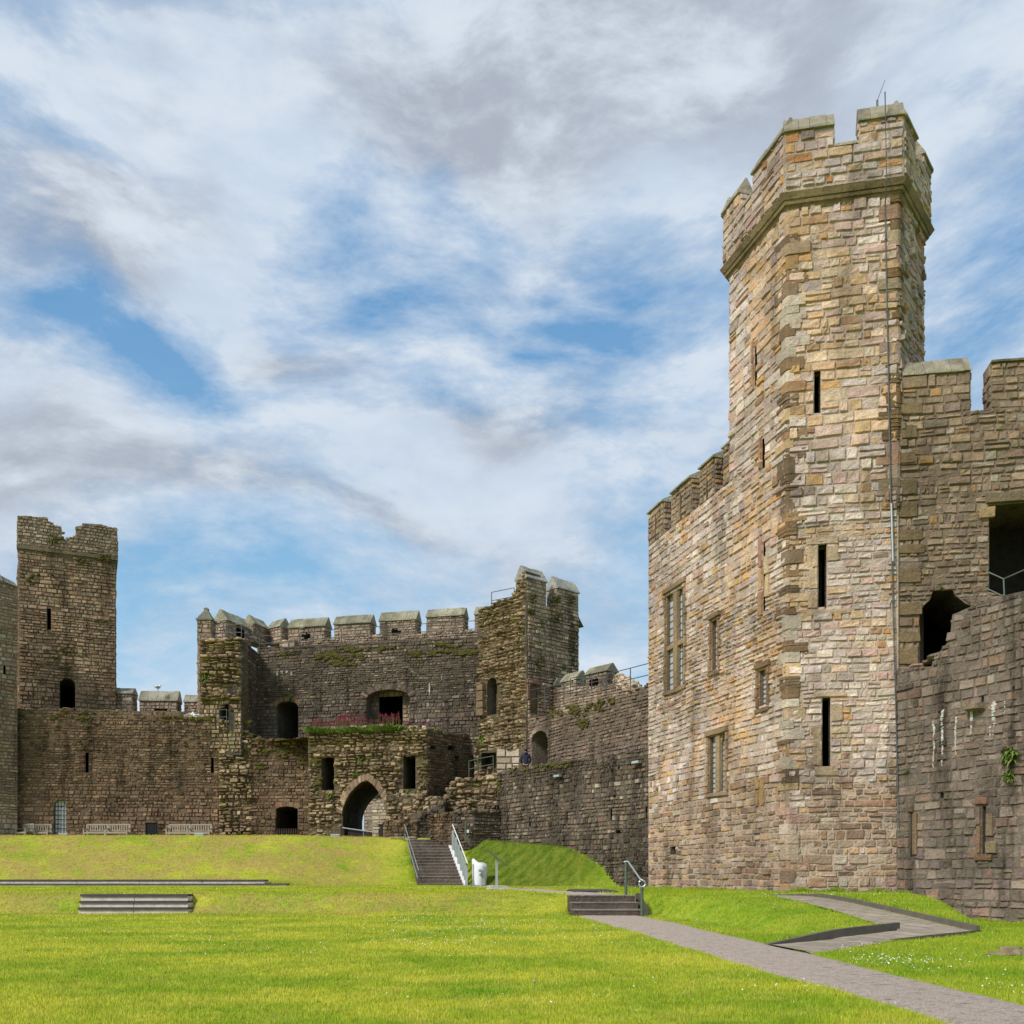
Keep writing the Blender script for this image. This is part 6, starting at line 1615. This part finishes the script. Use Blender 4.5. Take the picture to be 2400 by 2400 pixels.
for i, (x, Y, a, lab) in enumerate(spots):
    o = bench0 if i == 0 else copy_tree(bench0)
    X, _y = at(x, Y); o.location = (X, Y, 3.32); o.rotation_euler = (0, 0, R(a)); o['label'] = lab

# ---- small ground lights along the bank edge
for (x, y, Yl, lab) in ((150, 1954, 55.0, 'white ground light on the bank crest in front of the barred window'), (468, 1964, 54.7, 'white ground light on the bank crest below the rightmost bench'), (786, 1966, 54.8, 'white ground light on the bank crest left of the gate arch'), (1553 + 900 - 900, 0, 0, None)):
    if not lab: continue
    X, _y = at(x, Yl); z = float(gz(X, Yl)); l_ = thing('ground_light', lab, 'ground light', (X, Yl, z), 'white ground lights on the bank')
    mb = MB(); mb.box((X - .25, Yl - .12, z - .05), (X + .25, Yl + .12, z + .09)); mb.build('housing', 'steel', l_)
    mb = MB(); mb.box((X - .27, Yl - .15, z + .092), (X + .27, Yl + .14, z + .12)); mb.build('cover', 'white_paint', l_)

# ---- dark wooden barrier at the gate arch
bt = thing('wooden_barrier', 'dark wooden barrier with a pale sloping top rail in the gate arch', 'barrier', q3(838, 1965, 55.6))
for xx in (803, 868):
    X, Y = at(xx, 55.6); mb = MB(); yt = 1936 if xx == 803 else 1947; mb.box((X - .1, Y - .06, 3.1), (X + .1, Y + .06, zat(yt, 55.6))); mb.build('post', 'dark_wood', bt)
n = 14
mb = MB()
for k in range(n):
    q = (k + .5) / n; X, Y = at(816 + (866 - 816) * q, 55.62); mb.box((X - .035, Y - .02, 3.15), (X + .035, Y + .02, zat(1943 + 6 * q, 55.6)))
mb.build('pickets', 'dark_wood', bt)
mb = MB(); mb.tube([q3(802, 1940, 55.5), q3(873, 1950, 55.5)], .035, 6); mb.build('top_rail', 'steel', bt)
bp_ = thing('gate_post', 'dark wooden post at the right side of the gate arch', 'post', q3(893, 1965, 55.4))
X, Y = at(893, 55.4); mb = MB(); mb.box((X - .13, Y - .1, 3.1), (X + .13, Y + .1, zat(1934, 55.4))); mb.build('shaft', 'dark_wood', bp_)
mb = MB(); mb.box((X - .16, Y - .13, zat(1934, 55.4)), (X + .16, Y + .13, zat(1931.5, 55.4))); mb.build('cap', 'dark_wood', bp_); mb = MB(); mb.tube([(X - .3, Y - .1, zat(1942, 55.4)), (X - .05, Y - .1, zat(1941, 55.4))], .03, 6); mb.build('rail_stub', 'steel', bp_)
# signpost
sp = thing('signpost', 'slim green post with a small white plate right of the long staircase', 'signpost', q3(1091, 1970, 53.0))
X, Y = at(1091, 53.0); mb = MB(); mb.box((X - .045, Y - .03, zat(1973, 53)), (X + .045, Y + .03, zat(1924, 53))); mb.build('post', 'rail_green', sp)
X, Y = at(1096.5, 52.95); mb = MB(); mb.box((X - .055, Y - .02, zat(1952, 53)), (X + .055, Y, zat(1945, 53))); mb.build('plate', 'white_paint', sp)

# ---- railings
zr_ = 15.75
railing('railing', 'thin rail along the top of the gatehouse wall', [(*at(470, 59.7), 15.75), (*at(566, 59.5), 15.75), (*at(608, 62.7), 15.8), (*at(800, 61.4), 15.95), (*at(1000, 60.1), 15.95), (*at(1120, 59.4), 15.95)], 1.0, 2.9)
railing('railing', 'thin rail beside the stair turret top, left of the two gabled merlons', [q3(1152, 1428, 59.6), q3(1205, 1418, 58.4)], 1.05, 1.4)
railing('railing', 'thin rail climbing the upper wall beside the broken battlement', [(*P4.p(.2, 0, -.1)[:2], 10.95), (*P4.p(P4.L * .5, 0, -.1)[:2], 10.45), (*P4.p(P4.L, 0, -.1)[:2], 10.2)], 1.1, 2.3)
railing('railing', 'short rail in the low arched doorway of the left pier', [(*at(513, 59.0), 10.45), (*at(531, 58.8), 10.45), (*at(550, 59.0), 10.1)], .9, .9)
railing('railing', 'short rail at the low doorway at the foot of the stair turret', [(*at(1099, 55.6), 6.85), (*at(1120, 55.4), 6.95), (*at(1156, 55.2), 7.1)], .95, 1.2, m='rail_green')
railing('railing', 'thin rail in front of the big merlons right of the stair turret', [(*P5.p(2.2, 0, .5)[:2], 11.6), (*P5.p(5.6, 0, .5)[:2], 11.6)], 1.0, 1.6)

# ---- gulls
def gull(x, y, Y, lab, rz=0, s=1.0):
    X, _y = at(x, Y); z = zat(y, Y); g = thing('gull', lab, 'gull', (X, Y, z), 'white gulls on the walls', rz)
    P0 = Vector((X, Y, z)); ca, sa = math.cos(rz), math.sin(rz)
    def T(a, b, c): return (X + (a * ca - b * sa) * s, Y + (a * sa + b * ca) * s, z + c * s)
    mb = MB(); mb.tube([T(-.26, 0, .20), T(-.14, 0, .21), T(0, 0, .20), T(.12, 0, .24), (T(.17, 0, .32)), T(.2, 0, .38), T(.24, 0, .385)], [.015 * s, .07 * s, .10 * s, .085 * s, .05 * s, .052 * s, .02 * s], 8); mb.build('body', 'gull', g, True)
    mb = MB()
    for q in (-1, 1): mb.tube([T(.08, q * .085, .23), T(-.08, q * .10, .23), T(-.3, q * .03, .19)], [.03 * s, .05 * s, .006 * s], 6)
    mb.build('wings', 'gull_wing', g, True)
    mb = MB(); mb.tube([T(.24, 0, .38), T(.30, 0, .365)], [.016 * s, .004 * s], 5); mb.build('beak', 'beak', g)
    mb = MB(); 
    for q in (-1, 1): mb.tube([T(.01, q * .035, .12), T(.01, q * .035, 0)], .009 * s, 4)
    mb.build('legs', 'beak', g)
gull(444, 1686, 58.4, 'white gull on the curtain wall top, left of the pair', .2, 1.15); gull(460, 1687, 58.4, 'white gull on the curtain wall top, right of the pair', 2.9, 1.15)
gull(370, 1619, 63.3, 'grey gull perched on the middle merlon behind the curtain wall', 1.2, 1.1)
gull(1046 + 0, 0 + 2308, 9.9, 'x', 0, .001) if False else None

# ---- fallen stones at the right edge
for i, (x, y, rx, rz_, lab) in enumerate(((2352, 2236, .22, .05, 'flat grey slab stone lying in the grass, left end of the row'), (2367, 2232, .16, .12, 'rounded tan stone in the row of stones by the right edge'), (2386, 2236, .17, .09, 'tan stone at the right edge of the row in the grass'), (2402, 2236, .15, .1, 'stone cut by the right edge of the picture'))):
    q = wp(x, y + 3, float(gz(*wp(x, y + 3, .0)[:2]))); mb = MB(); random.seed(40 + i); lump(mb, q, rx, rx * .7, rz_, lin((170, 150, 120))); o = mb.build('stone', 'tower_stone'); tag(o, lab, 'stone', 'loose stones in the grass')
# a pale ball-like pebble on the lawn
q = wp(1252, 2311, 0.0); mb = MB(); lump(mb, (q[0], q[1], .045), .018, .018, .02, (.7, .68, .6)); tag(mb.build('pebble', 'cap_stone'), 'small round white pebble alone on the near lawn', 'pebble')

# ---- person
def skinmesh(name, joints, edges, m, parent, sub=2, tf=None):
    me = bpy.data.meshes.new(name); me.from_pydata([j[0] for j in joints], edges, [])
    o = bpy.data.objects.new(name + '_tmp', me); C.objects.link(o)
    sk = o.modifiers.new('s', 'SKIN'); sk.use_smooth_shade = True; sb = o.modifiers.new('d', 'SUBSURF'); sb.levels = sub; sb.render_levels = sub
    lay = me.skin_vertices[0] if me.skin_vertices else None
    for i, j in enumerate(joints):
        r = j[1]; lay.data[i].radius = r if isinstance(r, tuple) else (r, r)
    lay.data[0].use_root = True
    dg = bpy.context.evaluated_depsgraph_get(); dg.update(); ev = bpy.data.meshes.new_from_object(o.evaluated_get(dg))
    bpy.data.objects.remove(o); ev.name = name
    ev.materials.clear(); ev.materials.append(M[m]); ev.shade_smooth()
    ob = bpy.data.objects.new(name, ev); C.objects.link(ob); ob.parent = parent; return ob
px_, py_ = at(1232, 54.9)
per = thing('person', 'person in a dark hooded jacket seen from behind on the wall walk', 'person', (px_, py_, 6.66))
body_j = [((0, 0, .92), (.13, .10)), ((0, .0, 1.12), (.13, .10)), ((0, .01, 1.33), (.15, .11)), ((0, .0, 1.46), (.06, .06)), ((0, -.0, 1.55), (.055, .06)), ((0, .01, 1.64), (.085, .10)), ((0, .01, 1.73), (.06, .07)),
          ((-.18, 0, 1.40), (.06, .06)), ((-.25, .02, 1.14), (.045, .045)), ((-.20, .14, .95), (.035, .035)), ((-.16, .2, .90), (.03, .04)),
          ((.18, 0, 1.40), (.06, .06)), ((.25, .02, 1.14), (.045, .045)), ((.20, .14, .95), (.035, .035)), ((.16, .2, .90), (.03, .04)),
          ((-.10, 0, .80), (.085, .09)), ((-.11, .01, .47), (.06, .06)), ((-.12, -.01, .09), (.04, .045)), ((-.13, .14, .04), (.04, .03)),
          ((.10, 0, .80), (.085, .09)), ((.11, .01, .47), (.06, .06)), ((.12, -.01, .09), (.04, .045)), ((.13, .14, .04), (.04, .03))]
body_e = [(0, 1), (1, 2), (2, 3), (3, 4), (4, 5), (5, 6), (2, 7), (7, 8), (8, 9), (9, 10), (2, 11), (11, 12), (12, 13), (13, 14), (0, 15), (15, 16), (16, 17), (17, 18), (0, 19), (19, 20), (20, 21), (21, 22)]
skinmesh('body', body_j, body_e, 'skin', per)
jj = [((0, 0, .84), (.19, .15)), ((0, 0, 1.02), (.18, .14)), ((0, 0, 1.22), (.185, .14)), ((0, 0, 1.38), (.17, .13)), ((0, -.03, 1.49), (.11, .09)),
      ((-.20, 0, 1.38), (.085, .09)), ((-.285, .0, 1.14), (.072, .072)), ((-.225, .12, .94), (.06, .06)), ((.20, 0, 1.38), (.085, .09)), ((.285, .0, 1.14), (.072, .072)), ((.225, .12, .94), (.06, .06))]
skinmesh('jacket', jj, [(0, 1), (1, 2), (2, 3), (3, 4), (3, 5), (5, 6), (6, 7), (3, 8), (8, 9), (9, 10)], 'jacket', per)
skinmesh('hood', [((0, -.12, 1.44), (.10, .06)), ((0, -.13, 1.50), (.11, .07)), ((0, -.09, 1.56), (.08, .05))], [(0, 1), (1, 2)], 'jacket', per)
skinmesh('trousers', [((0, 0, .90), (.15, .12)), ((-.10, 0, .78), (.10, .10)), ((-.11, .01, .47), (.075, .075)), ((-.12, -.01, .10), (.06, .06)), ((.10, 0, .78), (.10, .10)), ((.11, .01, .47), (.075, .075)), ((.12, -.01, .10), (.06, .06))],
         [(0, 1), (1, 2), (2, 3), (0, 4), (4, 5), (5, 6)], 'trousers', per)
skinmesh('hair', [((0, -.02, 1.60), (.085, .09)), ((0, -.015, 1.68), (.10, .115)), ((0, .0, 1.75), (.07, .08))], [(0, 1), (1, 2)], 'hair', per)
# ================================================================ plants and turf
random.seed(5)
def leafy(mb, p, n, spread, hgt, wd, col=(.11, .19, .03), up=0.75):
    for _ in range(n):
        a = random.uniform(0, 6.28); r = spread * math.sqrt(random.random()); b = Vector((p[0] + math.cos(a) * r, p[1] + math.sin(a) * r * .6, p[2]))
        d = Vector((math.cos(a) * random.uniform(.1, .8), math.sin(a) * random.uniform(.1, .8), up * random.uniform(.6, 1.3))).normalized(); L = hgt * random.uniform(.5, 1.1)
        s = d.cross(Vector((random.uniform(-1, 1), random.uniform(-1, 1), .2))).normalized() * wd
        m_ = b + d * L * .55; t_ = b + d * L + Vector((0, 0, -L * .15))
        q = random.uniform(.6, 1.4); mb.add([tuple(b), tuple(m_ - s), tuple(t_), tuple(m_ + s)], [(0, 1, 2, 3)], tuple(c * q for c in col))
def plant(name, label, p, n, spread, hgt, wd=.03, flowers=0, cat='plant', group=None, fh=.5, dens=18):
    t0 = thing(name, label, cat, p, group); mb = MB(); leafy(mb, p, n, spread, hgt, wd); mb.build('leaves', 'leaf', t0)
    if flowers:
        sb, fb = MB(), MB()
        for _ in range(flowers):
            a = random.uniform(0, 6.28); r = spread * random.random(); x, y = p[0] + math.cos(a) * r, p[1] + math.sin(a) * r * .6; h = fh * random.uniform(.7, 1.6); tx, ty = x + random.uniform(-.1, .1), y + random.uniform(-.06, .06)
            sb.tube([(x, y, p[2]), (tx, ty, p[2] + h)], .008, 3)
            for k in range(dens):
                q = (tx + random.gauss(0, .045), ty + random.gauss(0, .045), p[2] + h + random.gauss(0, .05)); s = random.uniform(.015, .028)
                fb.add([(q[0] - s, q[1], q[2]), (q[0], q[1] - s, q[2] + s), (q[0] + s, q[1], q[2]), (q[0], q[1] + s, q[2] - s)], [(0, 1, 2, 3)])
        sb.build('stems', 'leaf', t0); fb.build('flower_heads', 'valerian', t0)['kind'] = 'stuff'
    return t0
G1 = 'pink flowering plants on the gate block'
fl = [(745, 1716, 56.8, .55, .5, 14, 'pink valerian at the left end of the gate block top'), (775, 1712, 56.9, .5, .45, 12, 'sparse pink valerian left of the brightest clump'),
      (803, 1708, 56.9, .5, .65, 34, 'brightest pink valerian clump on the gate block'), (826, 1707, 57.2, .6, .75, 26, 'tall pink valerian behind the green clump'),
      (855, 1706, 57.4, .5, .6, 16, 'pink valerian left of the large arched window'), (905, 1700, 57.6, .6, .8, 24, 'pink valerian in front of the large arched window'),
      (925, 1698, 57.8, .5, .8, 22, 'pink valerian below the bright window slit'), (960, 1700, 58.2, .7, .6, 18, 'thin pink valerian right of the large arched window'), (990, 1700, 58.6, .5, .6, 9, 'last thin pink valerian toward the turret')]
for x, y, Y, sp_, h, nf, lab in fl:
    X, _y = at(x, Y); plant('flowering_plant', lab, (X, Y, 9.62), 130, sp_, .42, .035, nf, 'flowering plant', G1, fh=h)
for x, Y, n, sp_, h, lab in ((740, 56.8, 240, .6, .5, 'leafy green clump at the left corner of the gate block'), (835, 56.6, 260, .7, .45, 'leafy green clump in the middle of the gate block'), (905, 56.6, 520, .9, .62, 'large bright green clump below the arched window'), (940, 56.9, 380, .8, .45, 'green clump right of the large bright one'), (1000, 57.2, 300, .8, .4, 'green clump at the right corner of the gate block')):
    X, _y = at(x, Y); plant('leafy_clump', lab, (X, Y, 9.62), n, sp_, h, .045, 0, 'plant', 'green clumps on the gate block')
mb = MB()
for k in range(4200):
    q = random.random(); x = 735 + q * 375; Y = (56.5 if x < 1003 else 56.5 + (x - 1003) / 111 * 3.2) + random.random() * 1.6
    X, _y = at(x, Y); p = (X, Y, 9.5 + random.uniform(0, .15)); leafy(mb, p, 1, .05, .4, .02, (.13, .2, .03))
tag(mb.build('ledge_grass', 'leaf'), 'long bright grass growing along the top of the gate block', 'grass', None, 'stuff')
# wall ferns
def fern(P, x, y, s, lab, n=60):
    u, v = P.px(x, y); p = P.p(u, v, .05); t0 = thing('wall_plant', lab, 'wall plant', p, 'small plants rooted in the walls'); mb = MB()
    for _ in range(n):
        a = random.uniform(-1.3, 1.3); e = random.uniform(-.5, .9); d = (P.n * math.cos(a) + P.d * math.sin(a)); d = Vector((d.x, d.y, e)).normalized(); L = s * random.uniform(.5, 1.1)
        b = Vector(p) + Vector((P.d.x, P.d.y, 0)) * random.uniform(-s, s) * .35 + Vector((0, 0, random.uniform(-s, s) * .5)); sd_ = d.cross(Vector((0, 0, 1))).normalized() * s * .10
        m_ = b + d * L * .5; mb.add([tuple(b), tuple(m_ - sd_), tuple(b + d * L - Vector((0, 0, L * .4))), tuple(m_ + sd_)], [(0, 1, 2, 3)])
    mb.build('fronds', 'leaf', t0)
fern(P1, 2371, 1770, .34, 'green fern on the dark wall at the right edge', 160); fern(P1, 2367, 1818, .26, 'brownish green fern below the larger one at the right edge', 90)
fern(P1, 2127, 1806, .12, 'small fern in the corner beside the conductor cable', 50); fern(P2, 2226, 1080, .10, 'tiny green tuft on the upper wall right of the turret', 30); fern(P2, 2204, 1378, .14, 'green tuft above the broken hole', 30)
fern(PB, 678, 1633, .28, 'bright green fern above the arched doorway of the gatehouse', 90); fern(PG, 845, 1782, .28, 'green tuft in the middle of the gate front', 60)
fern(PG, 835, 1812, .24, 'green tuft just above the gate arch', 60); fern(T1, 1132, 1735, .4, 'green weeds on the broken ledge of the stair turret', 120)
fern(PP, 482, 1590, .4, 'dark green weeds on the left pier', 90); fern(PT, 122, 1268, .3, 'grass tuft in the gap of the square tower battlement', 60)
fern(PLw, 545, 1715, .35, 'grass tuft on the broken end of the curtain wall', 70); fern(PG, 960, 1858, .3, 'yellowish weeds below the right window of the gate block', 90); fern(PG, 775, 1860, .3, 'weeds below the left window of the gate block', 90)

# ---- turf blades (one mesh of short grass)
PATHPOLY = [(q[0], q[1]) for q in PL] + [(q[0], q[1]) for q in PR[::-1]]
UPP = [(2.0, 28.2), (.4, 36), (-1.6, 44), (-2.9, 49.6), (-1.9, 49.4), (-.2, 44), (2.0, 36), (3.5, 28.2)]
def scatter(n, y0, y1, power=2.0):
    """points inside the view wedge, density falling with distance"""
    q = rng.random(n); e = 1 - power
    Y = (y0 ** (e + 1) + q * (y1 ** (e + 1) - y0 ** (e + 1))) ** (1 / (e + 1)) if abs(e + 1) > 1e-6 else y0 * (y1 / y0) ** q
    X = (rng.random(n) * 2 - 1) * .60 * Y
    return X, Y
def keep(X, Y, m=0.0):
    jx, jy = X + rng.normal(0, .05, len(X)) + .06 * np.sin(Y * 3.1 + X * 2), Y + rng.normal(0, .05, len(X))
    k = ~inside(PATHPOLY, jx, jy) & ~inside(RAMPXY, X, Y) & ~inside(UPP, X, Y)
    k &= ~((X > TER3[0]) & (X < TER3[1]) & (Y > TER3[2]) & (Y < TER3[2] + 1.2))
    k &= ~((X < TERL[2]) & (Y > 45.8) & (Y < 46.4)); k &= ~((X < TERL[1]) & (Y > 45.8) & (Y < 46.95))
    k &= ~((X > 1.6) & (X < 3.9) & (Y > 26.8) & (Y < 28.4)); ax = STA0.x + (Y - STA0.y) / 4.4 * (STA1.x - STA0.x)
    k &= ~((np.abs(X - ax) < 1.2) & (Y > 49.8)); k &= ~((X > 2.05) & (X < 3.55) & (Y > 31.9) & (Y < 36))
    # stay in front of the castle
    xl = A_[0] + (A_[1] - Y) / (A_[1] - G_[1]) * (A_[0] - G_[0])
    k &= ~((Y > 32.45) & (X > A_[0] - (Y - 32.5) * .294 - .02)); k &= ~((Y > 31.6) & (X > 9.3) & (Y > 32.5 - (X - 9.33) * .208)); k &= ~(X > 12.95 + (31.65 - Y) * .601)
    k &= ~((X > at(1165, 54)[0]) & (Y > 54.4 - (X + .85) * 1.56 - .05)); k &= ~(Y > 57.5)
    return k
def blades(name, X, Y, h, wd, label, lean=.5):
    k = keep(X, Y); X, Y = X[k], Y[k]; n = len(X); h = h[k] * rng.uniform(.55, 1.25, n); wd = wd[k] * rng.uniform(.7, 1.3, n)
    Z = gz(X, Y); a = rng.uniform(0, 2 * np.pi, n); l = rng.uniform(0, lean, n) * h; b = rng.uniform(0, 2 * np.pi, n)
    V = np.empty((n, 3, 3), np.float32)
    V[:, 0] = np.stack([X - np.cos(a) * wd, Y - np.sin(a) * wd * .5, Z - .01], -1); V[:, 1] = np.stack([X + np.cos(a) * wd, Y + np.sin(a) * wd * .5, Z - .01], -1)
    V[:, 2] = np.stack([X + np.cos(b) * l, Y + np.sin(b) * l, Z + h], -1)
    me = bpy.data.meshes.new(name); me.vertices.add(3 * n); me.vertices.foreach_set('co', V.ravel()); me.loops.add(3 * n); me.loops.foreach_set('vertex_index', np.arange(3 * n, dtype=np.int32))
    me.polygons.add(n); me.polygons.foreach_set('loop_start', np.arange(n, dtype=np.int32) * 3); me.polygons.foreach_set('loop_total', np.full(n, 3, np.int32)); me.update()
    at_ = me.color_attributes.new('Col', 'FLOAT_COLOR', 'POINT'); v = rng.uniform(.9, 1.9, n); r = rng.uniform(.85, 1.2, n)
    dry = rng.random(n) < .05; col = np.stack([v * r * np.where(dry, 1.5, 1), v * np.where(dry, 1.1, 1), v * np.where(dry, 3, 1), np.ones(n)], -1); c3 = np.repeat(col[:, None], 3, 1).copy(); c3[:, :2, :3] *= .8
    at_.data.foreach_set('color', c3.astype(np.float32).ravel()); me.materials.append(M['grass_blade'])
    o = bpy.data.objects.new(name, me); C.objects.link(o); tag(o, label, 'grass', None, 'stuff'); return o
X, Y = scatter(430000, 5.5, 30.0, 2.2); blades('lawn_grass', X, Y, .026 + .0008 * Y, .0018 + .00042 * Y, 'short mown grass of the near lawn')
X, Y = scatter(150000, 26.0, 57.4, 1.0); blades('bank_grass', X, Y, .035 + .0006 * Y, .010 + .0002 * Y, 'rougher grass on the bank and upper lawn')

# longer fringe where the mower cannot reach: wall feet and kerbs
def fringe(name, segs, label, h=.11):
    XX, YY = [], []
    for (a, b, n, sp) in segs:
        q = rng.random(n); XX.append(a[0] + (b[0] - a[0]) * q + rng.normal(0, sp, n)); YY.append(a[1] + (b[1] - a[1]) * q - np.abs(rng.normal(0, sp, n)))
    X, Y = np.concatenate(XX), np.concatenate(YY); n = len(X); cl = np.array([mnoise.noise((x * 1.6, y * 1.6, 2)) for x, y in zip(X, Y)]); k = cl > -.25
    X, Y, cl = X[k], Y[k], cl[k]; blades(name, X, Y, h * (.6 + 1.3 * np.clip(cl + .2, 0, 1)), .012 + 0 * X, label)
fringe('edge_grass', [((A_[0], A_[1] - .06), (B_[0], B_[1] - .06), 1500, .07), ((G_[0] - .06, G_[1]), (A_[0] - .06, A_[1] - .02), 2600, .07), ((12.7, 31.7), (15.4, 27.3), 1500, .07), (wp(1800, 2100, .5)[:2], wp(2290, 2172, .14)[:2], 1500, .06), (wp(1795, 2210, 0)[:2], wp(2104, 2170, .13)[:2], 700, .05), ((-.85, 54.3), (5.0, 45.2), 1600, .08), (at(30, 57.8), at(700, 58.9), 4000, .15)], 'longer grass along the foot of the walls and kerbs')

# daisies
def daisies(X, Y, s):
    k = keep(X, Y); X, Y = X[k], Y[k]; Z = gz(X, Y); mb = MB()
    for x, y, z in zip(X, Y, Z):
        r = s * random.uniform(.6, 1.2) * (1 + y * .022); h = .05 + random.uniform(0, .025) + .0006 * y
        ax, ay = random.uniform(-.5, .5), random.uniform(-.7, .1)
        mb.add([(x + math.cos(a) * r, y + math.sin(a) * r, z + h + math.cos(a) * r * ax - math.sin(a) * r * ay) for a in [math.pi * 2 * q / 5 for q in range(5)]], [(0, 1, 2, 3, 4)])
    return mb
XS, YS = [], []
for px0, py0, sx, sy, n in ((1100, 2170, 120, 12, 130), (1020, 2200, 90, 20, 160), (960, 2160, 60, 5, 60), (1300, 2200, 100, 15, 60), (700, 2230, 300, 15, 60), (300, 2190, 200, 10, 40), (2060, 2115, 50, 5, 90), (2140, 2122, 16, 7, 60), (1900, 2100, 180, 3, 140), (1620, 2170, 120, 14, 110), (1880, 2160, 120, 8, 70),
                          (2080, 2262, 60, 8, 120), (2180, 2270, 70, 12, 60), (1350, 2084, 150, 2, 120), (1480, 2082, 60, 2, 60), (1900, 2330, 200, 20, 50), (1240, 2360, 300, 30, 12), (2360, 2330, 60, 10, 30), (1980, 2225, 60, 6, 30), (2000, 2150, 400, 60, 40)):
    for _ in range(n):
        x, y = random.gauss(px0, sx), random.gauss(py0, sy)
        if y < 2079: continue
        z0 = .57 if y < 2110 else 0.0
        q = wp(x, y, z0); 
        if q[1] < 50: XS.append(q[0]); YS.append(q[1])
tag(daisies(np.array(XS), np.array(YS), .0065).build('daisies', 'daisy'), 'scattered white daisies in the lawn', 'daisies', None, 'stuff')
